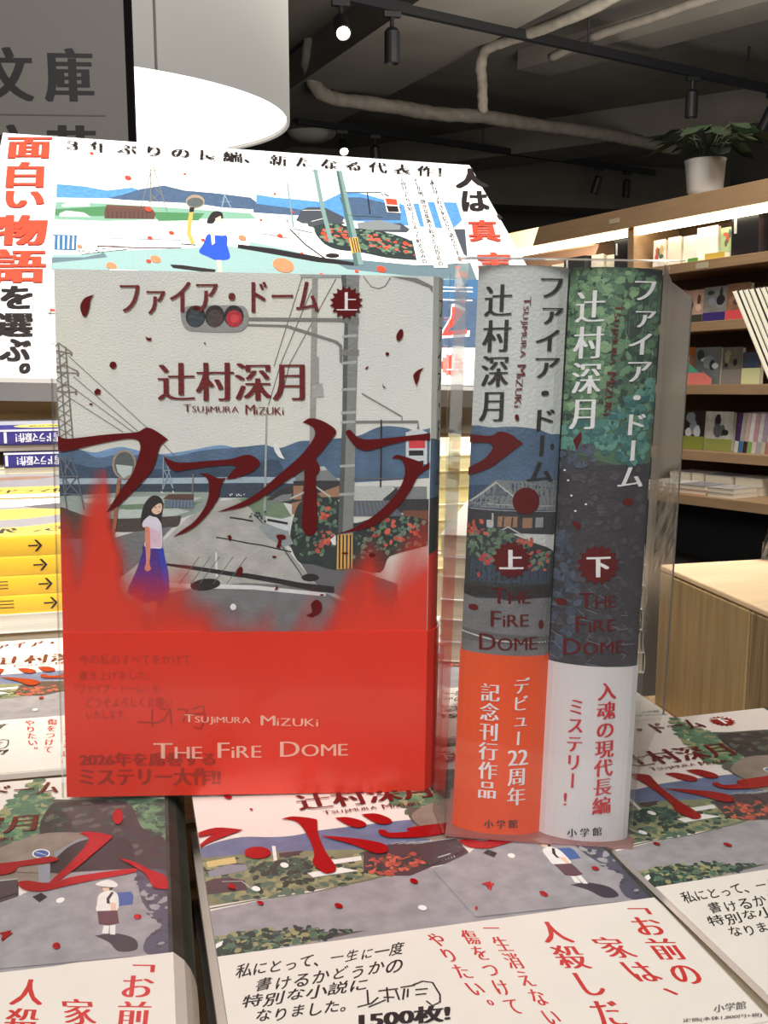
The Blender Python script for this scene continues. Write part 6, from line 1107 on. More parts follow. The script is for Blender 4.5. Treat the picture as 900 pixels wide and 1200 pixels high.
# spines facing the viewer: book turned so that its right side (the spine) points to -Y
S90 = -PI/2
def facing(name, label, x0, yf, ztop, L, D, t, cov, rz=0., pages=None, group=None, spine=True):
    """a book lying flat whose long side (length L along X) faces the viewer at y = yf"""
    if spine: return paperback(name, label, D, L, t, cov, (x0+L, yf+D, ztop), S90+rz, pages, group)
    r = thing(name, label, 'book', (x0, yf+D, ztop), (0, 0, rz), group); book(r, L, D, t, .0006, cov, pages, thick=.0006); return r
M_yel = mat('yellow_cover', (250, 204, 60), .95, .35)
pp = printer(1.0, rough=.4)
PAL.update(y_grey=(150, 146, 148), y_dark=(98, 92, 92), y_yel=(250, 206, 84), b_yel=(228, 214, 110), b_grey=(170, 172, 184), b_white=(226, 226, 240))
def arrow(x, z): return [('p', 'ink', [(x-3.2, z-.45), (x+2.2, z-.45), (x+2.2, z+.45), (x-3.2, z+.45)]), ('p', 'ink', [(x+.2, z-3.4), (x+1.6, z-3.4), (x+4.6, z), (x+1.6, z+3.4), (x+.2, z+3.4), (x+3, z)])]
YX, YL, YD, YT, YY = -.155, .205, .145, .0113, .632
for i in range(4):
    zt = .0572-i*.0114; x0 = YX+.0026*i
    r = facing('paperback', 'yellow-spined book with black arrow, %s of the yellow stack' % ['topmost', 'second from top', 'third from top', 'lowest'][i], x0, YY, zt, YL, YD, YT, M_yel, group=None)
    fm = lambda u, v, z, x0=x0: (YD+.0006+z, -(YL-u*.001), -v*.001)   # spine face, u from the left
    it = arrow(102.5-.3*i, YT*500)
    if i > 1: it += [('p', 'ink', [(74, 3+q), (82, 3+q), (82, 3.5+q), (74, 3.5+q)]) for q in (0, 2, 4)]
    art('spine_lettering', it, 205, 20, fm, r, pp, z0=1.5e-4)
    if i == 0:
        tm = lambda u, v, z: (v*.001, -(YL-u*.001), z)
        art('cover_print', [('p', 'white', [(0, 0), (205, 0), (205, 45), (0, 45)]), ('l', 'y_grey', [(0, 18), (205, 17)], 1), ('l', 'y_grey', [(58, 0), (52, 40)], 1), ('l', 'y_grey', [(92, 0), (88, 40)], 1), ('l', 'y_grey', [(122, 0), (121, 40)], 1),
            ('p', 'y_grey', [(0, 40), (60, 38), (95, 34), (120, 26), (140, 24), (205, 30), (205, 118), (0, 126)]), ('p', 'y_dark', [(88, 34), (112, 24), (135, 22), (205, 26), (205, 52), (118, 60)]),
            ('p', 'y_yel', [(40, 68), (52, 54), (72, 46), (95, 45), (112, 52), (123, 64), (112, 74), (94, 84), (72, 87), (50, 80)]), ('p', 'y_yel', [(0, 124), (60, 120), (100, 112), (125, 98), (205, 84), (205, 146), (0, 146)]), ('t', 'ink', 'ら、外に', [(118, 114), (66, 120), (66, 136), (118, 132)], 'h', 'b')], 205, 145, tm, r, pp, z0=8e-5)
facing('paperback', 'white book with bare page edges at the foot of the yellow stack', YX+.01, YY-.001, .0117, YL, YD, .0112, M_white, pages=mat('white_pages', (240, 236, 222), 1, .8, var=.08, scale=300, stretch=(.05, .05, 6)), spine=False)
facing('paperback', 'plain supporting book under the yellow stack', YX+.01, YY+.002, 0, YL, YD, .0285, M_plain, spine=False)
facing('paperback', 'plain supporting book on the table under the yellow stack', YX+.01, YY+.002, -.029, YL, YD, .0285, M_plain, spine=False)
M_blu = mat('blue_cover', (58, 54, 132), 1, .35)
BXL = .15
BY = .918
for i in range(2):
    zt = (.0940, .0750)[i]; x0 = -.146+.050*i
    r = facing('paperback', ['navy paperback on top of the blue pile', 'navy paperback beneath the top one of the blue pile'][i], x0, BY, zt, BXL, .105, .0125, M_blu)
    fm = lambda u, v, z: (.105+.0006+z, -(BXL-u*.001), -v*.001)
    sh_ = 50-50*i
    art('spine_lettering', [('p', 'b_white', [(0, 0), (150, 0), (150, 1.6), (0, 1.6)]), ('p', 'b_white', [(sh_+1, 2), (sh_+3.2, 2), (sh_+3.2, 11), (sh_+1, 11)]), ('t', 'b_white', '実写ドラマ原作！', [(sh_+50, 10.8), (sh_+10, 10.8), (sh_+10, 3.0), (sh_+50, 3.0)], 'h', 'b')], 150, 12.5, fm, r, pp, z0=1.5e-4)
    if i == 0:
        tm = lambda u, v, z: (v*.001, -(BXL-u*.001), z)
        art('cover_print', [('p', 'b_grey', [(0, 0), (150, 0), (150, 60), (0, 60)]), ('p', 'b_yel', [(82+26*math.cos(a*.4), 74+18*math.sin(a*.4)) for a in range(16)]), ('t', 'ink', '累計突破', [(68, 68), (96, 68), (96, 80), (68, 80)], 'h', 'b')], 150, 105, tm, r, pp, z0=8e-5)
facing('paperback', 'dark filler for the shaded gap between the two navy paperbacks', -.13, BY+.004, .0812, BXL-.02, .10, .0059, mat('dark_gap_fill', (60, 56, 62), 1, .5), spine=False)  # dark slab stands in for the shade in the gap between the books
facing('paperback', 'thin cream book under the navy pile', -.160, BY+.001, .0622, .17, .10, .0046, mat('cream_cover', (244, 236, 190), 1, .5), spine=False)
r = facing('paperback', 'grey picture-covered book with yellow strip, behind the yellow stack', -.17, .782, .0574, .225, .238, .0112, M_yel, spine=False)
art('cover_print', [('p', 'y_grey', [(0, 0), (225, 0), (225, 186), (0, 186)]), ('p', 'y_dark', [(112, 120), (150, 96), (225, 92), (225, 150), (130, 146)]), ('p', 'wall_tan', [(60, 130), (90, 120), (118, 126), (100, 140), (66, 142)]), ('p', 'y_yel', [(0, 184), (225, 182), (225, 222), (0, 222)]), ('t', 'ink', '実写ドラマ化', [(60, 196), (128, 195), (128, 214), (60, 214)], 'h', 'b'), ('p', 'white', [(0, 221), (225, 221), (225, 238), (0, 238)])], 225, 238, flatmap, r, pp, z0=8e-5)
facing('paperback', 'thick book under the grey picture-covered one', -.17, .783, .0459, .225, .236, .1035, M_plain, spine=False)
# page-edge stack behind the two spines, turned towards the viewer's left
for i in range(6):
    r = facing('paperback', 'paperback with page edges outward, %s in the stack behind the two spines' % (['top', 'second', 'third', 'fourth', 'fifth', 'bottom'][i]), 0, 0, 0, .103, .148, .0112, M_white if i % 2 else mat('pale_cover', (196, 190, 180), 1, .5), spine=False)
    rz = math.radians(-25); o_ = Vector((.1575+.001*(i % 3), .521-.001*(i % 2), 0)); dpt = Matrix.Rotation(rz, 3, 'Z') @ Vector((0, .148, 0))
    r.location = o_+dpt+Vector((0, 0, .0682-i*.0114+.0006)); r.rotation_euler = (0, 0, rz)
M_bluegrey = mat('bluegrey_cover', (140, 152, 186), 1, .4)
for i in range(7):
    tt = .0118
    r = facing('paperback', 'cream-edged paperback, %s in the pile before the wooden riser' % ['top', 'second', 'third', 'fourth', 'fifth', 'sixth', 'bottom'][i], .125+.004*(i % 2), .735+.003*(i % 3), .0845-i*.012, .22, .13, tt, M_bluegrey if i == 5 else mat('cream_cover', (244, 236, 190), 1, .5), pages=M_cream, spine=False)
facing('paperback', 'plain wide book supporting the cream-edged pile', .12, .74, .0001, .23, .14, .0575, M_plain, spine=False)

# ------------------------------------------------------------------ riser, poster on its wedge, sign
M_ris = mat('riser_wood', (152, 118, 66), 1, .55, var=.10, scale=20, stretch=(1, 1, 14))
ris = thing('display_riser', 'brown wooden riser under the tilted poster', 'riser', (0, 1.03, -.058))
MB().box(-.42, .12, 0, .52, 0, .169).build('upper_step', M_ris, ris, bevel=.002)
MB().box(.1205, .46, 0, .52, 0, .128).build('lower_step', M_ris, ris, bevel=.002)
PW, PH = .61, .537
SC = 1.22
pl_ = Vector((0, 0, .172))+(Vector((-.1166, .8256, .1408))-Vector((0, 0, .172)))*SC
PM = Matrix.Translation(pl_) @ Rm(.0408, -1.0127, .0551)
pos = thing('poster_board', 'tilted promotional poster board with girl in blue skirt and red lettering', 'poster'); pos.matrix_world = PM
# local: x right, z up the sheet, -y the printed side
M_pos = mat('poster_paper', (250, 250, 248), .9, .35)
MB().box(0, PW, 0, .006, 0, PH).build('poster_panel', M_pos, pos)
fmP = lambda u, v, z: (u*.001*PW/.47, -z, PH-v*.001*PH/.40)
pk = printer(.95, rough=.35)
art('poster_picture', picture(POSTER), 470, 400, fmP, pos, pk, z0=6e-5, dz=8e-6)
art('poster_lettering', lettering(POSTER), 470, 400, fmP, pos, pk, z0=1.6e-3, dz=1.2e-5)
MB().box(.01, PW-.01, .0062, .016, -.006, PH-.02).build('backing_board', mat('backing_grey', (176, 172, 168), 1, .6), pos)
MB().box(.02, PW-.02, -.004, .016, -.013, -.0062).build('bottom_ledge', mat('ledge_grey', (150, 146, 142), 1, .5), pos)
inv = PM.inverted()
m = MB(); wz = []
for x in (.06, .50):
    a = PM @ Vector((x, .017, .03)); b = PM @ Vector((x, .017, PH-.08)); c = Vector((b.x, b.y+.01, .112)); d = Vector((a.x, a.y+.002, .112)); wz.append([a, b, c, d])
for q, nm in zip(wz, ('easel_support', 'easel_support')):
    mm = MB(); e = Vector((.006, 0, 0)); mm.add([inv @ (p-e) for p in q]+[inv @ (p+e) for p in q], [(0, 1, 2, 3), (7, 6, 5, 4), (0, 4, 5, 1), (1, 5, 6, 2), (2, 6, 7, 3), (3, 7, 4, 0)]); mm.build(nm, mat('easel_black', (28, 26, 26), 1, .5), pos)
# papers on the lower step
for q, (lb, x, y, rz, c) in enumerate((('grey folded sheet on the low step below the poster', .20, 1.05, .3, (150, 142, 132)), ('tan folded sheet on the low step, beside the grey one',   .330, 1.045, -.25, (186, 170, 136)))):
    r = MB().prism([(-.05, 0), (.05, 0), (.004, .055), (-.004, .055)], 0, .09, lambda a, b, w: (a, w, b)).build('folded_sheet', mat('paper_%d' % q, c, 1, .8, var=.1, scale=40)); r.location = (x, y, .0702); r.rotation_euler = (0, 0, rz); tag(r, lb, 'paper')
sg = thing('shop_sign', 'grey standing genre sign with black frame and large characters', 'sign', (0, 2.09, -.82))
SX = .040
sgr = math.radians(-10); sg.location = (.042, 2.075, -.82); sg.rotation_euler = (0, 0, sgr)
MB().box(-.46, -.012, 0, .012, 1.0, 1.75).build('sign_panel', mat('sign_grey', (132, 128, 124), .95, .5), sg)
fr = MB(); fr.box(-.012, 0, -.004, .016, .98, 1.77); fr.box(-.472, -.46, -.004, .016, .98, 1.77); fr.box(-.46, -.012, -.004, .016, 1.75, 1.77); fr.box(-.46, -.012, -.004, .016, .98, 1.0); fr.build('sign_frame', mat('sign_black', (20, 19, 19), 1, .85, spec=.1), sg)
MB().tube([(-.236, .02, 0), (-.236, .02, 1.2)], .015, 12).build('sign_post', mat('sign_black', (20, 19, 19), 1, .85, spec=.1), sg)
MB().lathe([(0, 0), (.17, 0), (.17, .01), (.02, .016), (0, .016)], (-.236, .02, 0)).build('sign_foot', mat('sign_black', (20, 19, 19), 1, .85, spec=.1), sg)
PAL.update(sign_ink=(16, 14, 14), sign_line=(90, 86, 84))
zc = lambda v: 1.6-v*.001
art('sign_lettering', [('t', 'sign_ink', '文', [(198, 106), (284, 106), (284, 198), (198, 198)], 'h', 'b'), ('t', 'sign_ink', '庫', [(302, 106), (390, 106), (390, 198), (302, 198)], 'h', 'b'), ('l', 'sign_line', [(40, 221), (408, 221)], 2.5),
    ('t', 'sign_ink', '文', [(198, 238), (284, 238), (284, 328), (198, 328)], 'h', 'b'), ('t', 'sign_ink', '芸', [(302, 238), (390, 238), (390, 328), (302, 328)], 'h', 'b')], 460, 700, lambda u, v, z: (u*.001-.46, -z-.0002, zc(v)), sg, printer(1.), z0=2e-4, dz=4e-5)

# ------------------------------------------------------------------ drum pendant
dp = thing('drum_pendant', 'large white drum pendant lamp glowing below, hanging over the store', 'pendant lamp', (-.243, 3.50, .805))
RD = .783
MB().lathe([(RD-.008, .004), (RD, 0), (RD, 1.0), (RD-.006, 1.0), (RD-.010, .012)], n=72).build('drum_shade', mat('drum_white', (206, 202, 194), 1, .7, emit=.55), dp, smooth=True)
sm_ = MB().tube([(RD*math.cos(-1.10)+.0, RD*math.sin(-1.10), .002), (RD*math.cos(-1.10), RD*math.sin(-1.10), 1.0)], .004, 6).build('shade_seam', mat('drum_seam', (150, 146, 140), 1, .7), dp)
MB().lathe([(0, .012), (RD-.012, .012), (RD-.012, .02), (0, .02)], n=72).build('glowing_diffuser', mat('diffuser', (255, 252, 244), 1, .5, emit=2.6), dp)
for a in (.5, 2.6, 4.7): MB().tube([(.6*math.cos(a), .6*math.sin(a), .95), (.6*math.cos(a), .6*math.sin(a), 1.495)], .004, 6).build('suspension_cord', mat('cord', (40, 38, 36), 1, .5), dp)

# ------------------------------------------------------------------ wooden block with magazine stand
bl = thing('wooden_block', 'pale oak display block standing at the right of the flat books', 'block', (.318, .25, -.058))
M_blk = mat('oak_block', (164, 138, 98), .95, .55, var=.22, scale=30, stretch=(6, 6, .35), bump=.35, bscale=60)
M_end = mat('oak_block_rough', (138, 116, 84), .95, .6, var=.35, scale=55, stretch=(5, 5, .3), bump=.9, bscale=90)
MB().box(0, .34, 0, .236, 0, .0852).build('front_plank', M_end, bl, bevel=.0012)
MB().box(0, .34, .2362, .334, 0, .0852).build('rear_plank', M_blk, bl, bevel=.0012)
MB().box(0, .34, 0, .334, .0853, .0892).build('top_veneer', mat('oak_veneer', (226, 196, 158), 1.0, .5, var=.08, scale=18, stretch=(1, 9, 1)), bl, bevel=.001)
ms = thing('acrylic_stand', 'clear acrylic book stand on the oak block at the right edge', 'display stand', (.386, .580, .0316), (0, 0, math.radians(-34)))
M_acr = clear('acrylic', alpha=.10, gloss=.7, rough=.02, diff=(.75, .75, .7))
MB().box(-.0005, .035, 0, .05, 0, .0022).build('stand_foot', M_acr, ms)
MB().prism([(0, .0023), (.0022, .0023), (.0215, .072), (.0193, .072)], 0, .05, lambda a, b, w: (a, w, b)).build('stand_upright', M_acr, ms)
M_bk = [mat('booklet_cream', (236, 228, 204), 1, .6), mat('booklet_dark', (58, 52, 50), 1, .6)]
for i in range(8):
    r = thing('booklet', 'thin cream booklet leaning on the acrylic stand, %s from its left' % ['first', 'second', 'third', 'fourth', 'fifth', 'sixth', 'seventh', 'eighth'][i], 'booklet', (.4095+.0027*i, .5290-.0018*i, .0330), (0, math.radians(-24), math.radians(-34)))
    MB().box(0, .0019, 0, .115, 0, .178+.0004*i).build('page_block', mat('booklet_pages', (238, 232, 210), 1, .7), r)
    MB().box(-.0004, -.0001, 0, .1155, 0, .1785+.0004*i).build('cover', M_bk[1 if i % 3 == 1 else 0], r)
    MB().box(.0020, .0023, 0, .1155, 0, .1785+.0004*i).build('cover', M_bk[1], r)

# ------------------------------------------------------------------ wall shelving to the right
P0 = Vector((2.4933, 4.1532, -.053)); SA = math.radians(15.9)
SHM = Matrix(((-math.sin(SA), math.cos(SA), 0, P0.x), (math.cos(SA), math.sin(SA), 0, P0.y), (0, 0, 1, P0.z), (0, 0, 0, 1)))   # columns: along, depth, up
TL = Matrix.Rotation(math.radians(2.6), 4, 'Y')
SHM = SHM @ TL
shf = thing('bookshelf_unit', 'long wooden wall bookshelf with lit top compartment', 'bookshelf'); shf.matrix_world = SHM
M_sh = mat('shelf_wood', (166, 134, 100), 1, .55, var=.10, scale=5, stretch=(1, 4, 14))
M_shd = mat('shelf_back', (92, 68, 48), 1, .7)
S0, S1_ = -1.2, 2.6; DP = .30
def board(n, z0, z1, d0=0, d1=DP, s0=S0, s1=S1_): return MB().box(s0, s1, d0, d1, z0, z1).build(n, M_sh, shf, bevel=.002)
board('top_board', .735, .826, 0, DP)
for z in (.540, .278, .004, -.288): board('shelf_board', z-.042, z, 0, DP)
board('bottom_platform', -.505, -.462, -.16, DP)
MB().box(S0, S1_, DP+.001, DP+.02, -.76, .82).build('back_panel', M_shd, shf)
MB().box(S0, S1_, .02, .06, -.83, -.506).build('plinth', mat('plinth_black', (20, 18, 18), 1, .7), shf)
MB().box(.535, .575, .012, DP, .5402, .734).build('partition', M_sh, shf)
for z0, z1 in ((.2782, .497), (.0042, .235), (-.2878, -.039), (-.4618, -.331)): MB().box(1.35, 1.38, .01, DP, z0, z1).build('partition', M_sh, shf)
for s0, s1 in ((S0, .53), (.58, S1_)): MB().prism([(0, .733), (.045, .733), (.03, .700), (.004, .700)], s0, s1, lambda a, b, w: (w, a+.012, b)).build('light_strip', mat('strip_light', (255, 236, 206), 1, .5, emit=9.), shf)
MB().box(.62, .69, -.0016, -.0002, .768, .79).build('category_plate', mat('plate', (196, 180, 150), 1, .6), shf)
MB().box(.06, .13, -.0016, -.0002, .505, .53).build('category_plate', mat('plate', (196, 180, 150), 1, .6), shf)
def shelf_book(name, label, s0, s1, z0, z1, d, th, rgb, band=None, cat='book', lean=0., deco=None, seed=0):
    r = thing(name, label, cat)
    r.matrix_world = SHM @ Matrix.Translation((s0, d, z0+.0006)) @ Matrix.Rotation(lean, 4, 'X')
    w = s1-s0; h = z1-z0
    c = mat('jacket_'+'_'.join(map(str, rgb)), rgb, 1, .4, var=.28 if deco else .08, scale=16)
    MB().box(0, w, 0, .002, 0, h).build('cover', c, r)
    MB().box(.002, w-.002, .0021, th, .001, h-.003).build('page_block', M_page, r)
    if band: MB().box(0, w, -.0012, -.0001, 0, h*band[1]).build('paper_band', mat('band_%d_%d_%d' % band[0], band[0], 1, .4), r)
    if deco:
        rn = random.Random(seed); it = []
        for q in range(5):
            cx, cy = rn.uniform(.2, .8)*w*1000, rn.uniform(.15, .6)*h*1000; sx, sy = rn.uniform(.08, .25)*w*1000, rn.uniform(.06, .2)*h*1000
            it.append(('p', deco[q % len(deco)], [(cx+sx*math.cos(a*.7+rn.uniform(-.2, .2)), cy+sy*math.sin(a*.7)) for a in range(9)]))
        art('cover_print', it, w*1000, h*1000, lambda u, v, z: (w-u*.001, -z, h-v*.001), r, printer(1.), z0=2e-4, dz=1e-4)
    return r
def divider(label, s0, s1, z0, z1):
    r = thing('shelf_divider', label, 'shelf divider'); r.matrix_world = SHM @ Matrix.Translation((s0, .05, z0+.0006))
    w = s1-s0; h = z1-z0; th = .022
    MB().box(0, w, 0, .16, 0, h).build('divider_box', mat('divider_black', (34, 32, 34), 1, .35), r)
    MB().box(w*.80, w*.90, -.001, -.0001, h*.55, h*.9).build('index_label', mat('index_white', (214, 210, 204), 1, .6), r)
    return r
divider('black index divider on the lit shelf, farthest left', .93, 1.09, .5402, .650)
divider('black index divider on the lit shelf, just left of the wooden partition', .60, .71, .5402, .695)
divider('black index divider on the lit shelf, right of the partition and white books', -.165, -.02, .5402, .715)
R1 = [(1.10, 1.22, .632, (236, 230, 220)), (.83, .92, .650, (238, 232, 222)), (.72, .822, .640, (232, 226, 214)), (.395, .47, .668, (240, 234, 226)), (.31, .39, .672, (236, 228, 214)), (.205, .305, .668, (240, 236, 230)), (.08, .20, .690, (244, 240, 234)), (.0, .075, .675, (176, 196, 150)), (-.28, -.19, .690, (226, 150, 160))]
L1 = ['white book on the lit shelf, farthest left, beyond the dividers', 'white book on the lit shelf, right after the leftmost divider', 'white book on the lit shelf, touching the divider left of the partition', 'white book on the lit shelf, first right of the partition', 'white book on the lit shelf, second right of the partition', 'white book on the lit shelf, third right of the partition', 'tallest white book on the lit shelf, right of the partition', 'green patterned book on the lit shelf, against the rightmost divider', 'pink book on the lit shelf, at the right picture edge']
for i, (a, b, z1, c) in enumerate(R1): shelf_book('paperback', L1[i], a, b, .5402, z1, .07+.012*(i % 3), .02, c, deco=(['flower', 'leaf', 'wall_gold'] if i in (3, 7) else None), lean=-.05, seed=i)
shelf_book('paperback', 'yellow book lying before the green patterned one on the lit shelf', -.012, .10, .5402, .566, .02, .05, (236, 200, 90))
shelf_book('paperback', 'small green card before the white books on the lit shelf', .14, .20, .5402, .556, .02, .04, (110, 176, 84))
R2 = [(.262, .335, .43, (196, 110, 112), ((170, 40, 50), .3), None, 'pink-covered book on the second shelf, beside the clear case'), (.150, .258, .423, (190, 150, 130), ((62, 66, 56), .24), ['hair', 'skin', 'barn'], 'book with dark-haired faces and green band, second shelf'), (.020, .147, .428, (132, 128, 122), ((62, 48, 110), .26), ['leaf_dark', 'house_grey', 'ink'], 'grey book with purple band, second shelf'), (-.112, .016, .432, (142, 104, 76), ((214, 80, 84), .27), ['barn', 'wall_tan', 'rock'], 'brown book with red band, second shelf'), (-.24, -.116, .405, (150, 138, 116), ((208, 44, 70), .34), ['leaf_dark', 'ink'], 'olive-grey book with crimson band, second shelf right')]
for i, (a, b, z1, c, bd, dc, lb) in enumerate(R2): shelf_book('paperback', lb, a, b, .2782, z1, .06, .022, c, band=bd, deco=dc, lean=-.08, seed=20+i)
R3 = [(.218, .30, .172, (176, 98, 40), None, ['wall_tan', 'road_line'], 'orange-brown book on the third shelf, beside the clear case'), (.062, .214, .168, (116, 120, 118), None, ['leaf_dark', 'road_line', 'van_grey'], 'glossy grey wrapped book on the third shelf'), (-.056, .052, .164, (112, 104, 88), ((136, 128, 120), .4), ['olive', 'ink'], 'olive-grey book with pale lower half, third shelf'), (-.16, -.06, .14, (78, 78, 92), ((214, 214, 160), .5), ['hill_dark'], 'dark blue book with pale yellow band, third shelf')]
for i, (a, b, z1, c, bd, dc, lb) in enumerate(R3): shelf_book('paperback', lb, a, b, .0042, z1, .08, .022, c, band=bd, deco=dc, lean=-.08, seed=30+i)
def card(label, pts, d, rgb, extra=None):
    m = MB().prism(pts, 0, .0015, lambda a, b, w: (a, w, b)); o = m.build('price_card', mat('card_%d_%d_%d' % rgb, rgb, 1, .5)); o.matrix_world = SHM @ Matrix.Translation((0, d, .0048)); tag(o, label, 'card'); return o
card('white triangular card standing before the orange-brown book', [(.25, 0), (.305, 0), (.305, .068), (.25, .045)], .045, (224, 216, 214))
card('salmon pink card with slanted corner on the third shelf', [(.075, 0), (.232, 0), (.232, .052), (.12, .052), (.075, .025)], .045, (232, 128, 118))
card('teal triangular card behind the salmon pink card', [(.13, .03), (.225, .03), (.225, .098)], .056, (90, 168, 140))
R4 = [(.142, .30, -.115, (48, 38, 34), ((140, 146, 62), .34), ['road_line', 'van_grey'], 'dark brown book with white tags and green band, fourth shelf'), (-.022, .136, -.115, (190, 184, 174), ((150, 154, 80), .30), ['road_dark', 'ink'], 'pale framed photo book with green band, fourth shelf')]
for i, (a, b, z1, c, bd, dc, lb) in enumerate(R4): shelf_book('paperback', lb, a, b, -.2878, z1, .07, .022, c, band=bd, deco=dc, lean=-.08, seed=40+i)
CS = [(74, 50, 96), (176, 166, 160), (206, 178, 170), (228, 222, 214), (196, 150, 160), (210, 204, 196), (168, 150, 168), (200, 190, 180)]
LOW = [(208, 206, 200), (64, 120, 160), (60, 46, 44), (136, 170, 96), (214, 204, 190), (170, 170, 176), (196, 190, 170), (180, 120, 110)]
for i in range(8):
    s = -.046-.024*i
    r = thing('paperback', '%s slim volume from the left in the leaning row, fourth shelf' % ['first purple', 'second grey', 'third pinkish', 'fourth white', 'fifth pink', 'sixth pale', 'seventh mauve', 'eighth beige'][i], 'book', group=None)
    r.matrix_world = SHM @ Matrix.Translation((s, .06, -.2866)) @ Matrix.Rotation(math.radians(-9), 4, 'Y')
    MB().box(-.021, 0, 0, .13, 0, .172).build('cover', mat('slim_%d' % i, CS[i], 1, .45, var=.1, scale=30), r)
    MB().box(-.021, 0, -.001, -.0001, 0, .05).build('paper_band', mat('slimband_%d' % i, LOW[i], 1, .45), r)
# piles on the low platform
rn = random.Random(12)
piles = [(.17, .30, 2), (.09, .165, 2), (-.075, .085, 2), (-.235, -.08, 2)]
pcol = [(206, 200, 192), (176, 120, 110), (222, 218, 210), (196, 180, 120), (150, 150, 156), (216, 130, 90), (190, 186, 178), (226, 222, 214)]
where = ['farthest left', 'second from left', 'third from left', 'rightmost']
k = 0
for d, zt in ((-.14, .040), (.02, .072)):
    for j, (a, b, n) in enumerate(piles):
        for q in range(n):
            h = zt/n; r = thing('paperback', '%s book of the %s pile, %s row, low shelf platform' % (['upper', 'lower'][q], where[j], ['front', 'back'][d > 0]), 'book', group=None)
            z1 = -.4614+zt-q*h
            r.matrix_world = SHM @ Matrix.Translation((a+.004, d+rn.uniform(0, .006), z1)) @ Matrix.Rotation(rn.uniform(-.015, .015), 4, 'Z')
            w = b-a-.008
            MB().box(0, w, 0, .14, -.0018, 0).build('front_cover', mat('pile_%d' % (k % 8), pcol[k % 8], 1, .4, var=.3, scale=30), r); MB().box(.001, w-.001, .002, .138, -h+.0018, -.0019).build('page_block', M_page, r); MB().box(0, w, 0, .14, -h+.0004, -h+.0017).build('back_cover', mat('pile_%d' % (k % 8), pcol[k % 8], 1, .4, var=.3, scale=30), r)
            k += 1
# potted plant on top of the shelf
pt = thing('potted_plant', 'green leafy plant in a white pot on top of the bookshelf', 'plant'); pt.matrix_world = SHM @ Matrix.Translation((.22, .14, .8262))
MB().lathe([(0, .001), (.060, .001), (.078, .03), (.088, .15), (.092, .165), (.080, .165), (.076, .14), (0, .138)], n=28).build('white_pot', mat('pot_white', (206, 202, 196), 1, .4), pt, smooth=True)
rn = random.Random(3); st = MB(); lf = MB()
for i in range(22):
    a = rn.uniform(0, 2*PI); L = rn.uniform(.12, .34); up = rn.uniform(.02, .14); base = Vector((0, 0, .14)); tip = Vector((math.cos(a)*L*.55-.07, math.sin(a)*L*.4, .17+up)); st.tube([base, base.lerp(tip, .5)+Vector((0, 0, .05)), tip], .0035, 5)
    d = Vector((math.cos(a), math.sin(a), -.35)).normalized(); s = Vector((-math.sin(a), math.cos(a), .1)); l = rn.uniform(.11, .19); w = l*.24
    P_ = [tip, tip+d*l*.3+s*w+Vector((0, 0, .012)), tip+d*l*.65+s*w*.8, tip+d*l, tip+d*l*.65-s*w*.8, tip+d*l*.3-s*w+Vector((0, 0, .012)), tip+d*l*.45-Vector((0, 0, .01))]
    lf.add(P_, [(0, 1, 6), (1, 2, 6), (2, 3, 6), (3, 4, 6), (4, 5, 6), (5, 0, 6)])
st.build('stems', mat('stem_green', (58, 66, 40), 1, .6), pt); o = lf.build('foliage', mat('plant_leaf', (50, 66, 44), 1, .4, var=.25, scale=12), pt); o['kind'] = 'stuff'

# ------------------------------------------------------------------ ceiling services
M_blk2 = mat('track_black', (26, 26, 28), 1, .5)
def track(label, p, q, r_=.022):
    t = thing('lighting_track', label, 'light track'); P_ = Vector(p); Q_ = Vector(q); d = (Q_-P_).normalized(); s = Vector((-d.y, d.x, 0))*r_
    MB().prism([(-1, 0), (1, 0), (1, .06), (-1, .06)], 0, 1, lambda a, b, w: tuple(P_.lerp(Q_, w)+s*a+Vector((0, 0, b)))).build('track_rail', M_blk2, t)
    for f_ in (.12, .45, .8):
        c = P_.lerp(Q_, f_); MB().tube([c+Vector((0, 0, .06)), Vector((c.x, c.y, 2.301))], .008, 6).build('hanger_rod', M_blk2, t)
    return t
track('black ceiling track crossing in front, carrying four spotlights', (1.05, 6.12, 2.0), (5.6, 7.98, 2.0))
track('black ceiling track farther back, behind the poster top', (1.6, 9.8, 2.0), (6.2, 11.93, 2.0))
def spot(label, loc, tilt, rz, on):
    t = thing('spotlight', label, 'spotlight', loc, (0, 0, rz))
    MB().box(-.05, .05, -.018, .018, -.03, -.0005).build('track_adapter', M_blk2, t)
    MB().tube([(0, 0, -.03), (0, 0, -.10)], .013, 8).build('swivel_stem', M_blk2, t)
    hd = MB().lathe([(0, .02), (.030, .02), (.045, 0), (.045, -.17), (.038, -.175), (.038, -.15), (0, -.15)], n=20).build('lamp_head', M_blk2, t, smooth=False); hd.location = (0, 0, -.11); hd.rotation_euler = (tilt[0], tilt[1], 0)
    ln = MB().lathe([(0, -.158), (.037, -.158), (.037, -.152), (0, -.152)], n=20).build('lens', mat('lens_on' if on else 'lens_off_glow', (255, 244, 224) if on else (120, 112, 100), 1, .3, emit=16. if on else .25), hd)  # a lens that is off still gets a faint glow put in
    return t
spot('lit spotlight on the front track, farthest left', (1.27, 6.21, 1.998), (-.95, .15), 0, True)
spot('unlit spotlight on the front track, second from left', (1.60, 6.345, 1.998), (0, 0), 0, False)
spot('unlit spotlight on the front track, above the plant', (4.10, 7.365, 1.998), (0, 0), 0, False)
spot('spotlight on the front track, farthest right', (5.0, 7.735, 1.998), (.2, .35), 0, False)
spot('first of two spotlights on the rear track end, above the poster corner', (5.30, 11.51, 1.998), (.15, .25), 0, False)
spot('second of two spotlights on the rear track end, nearer the plant', (5.75, 11.72, 1.998), (-.1, .1), 0, False)
spot('lit spotlight on the rear track, just above the poster edge', (2.05, 10.0, 1.998), (-.95, .1), 0, True)
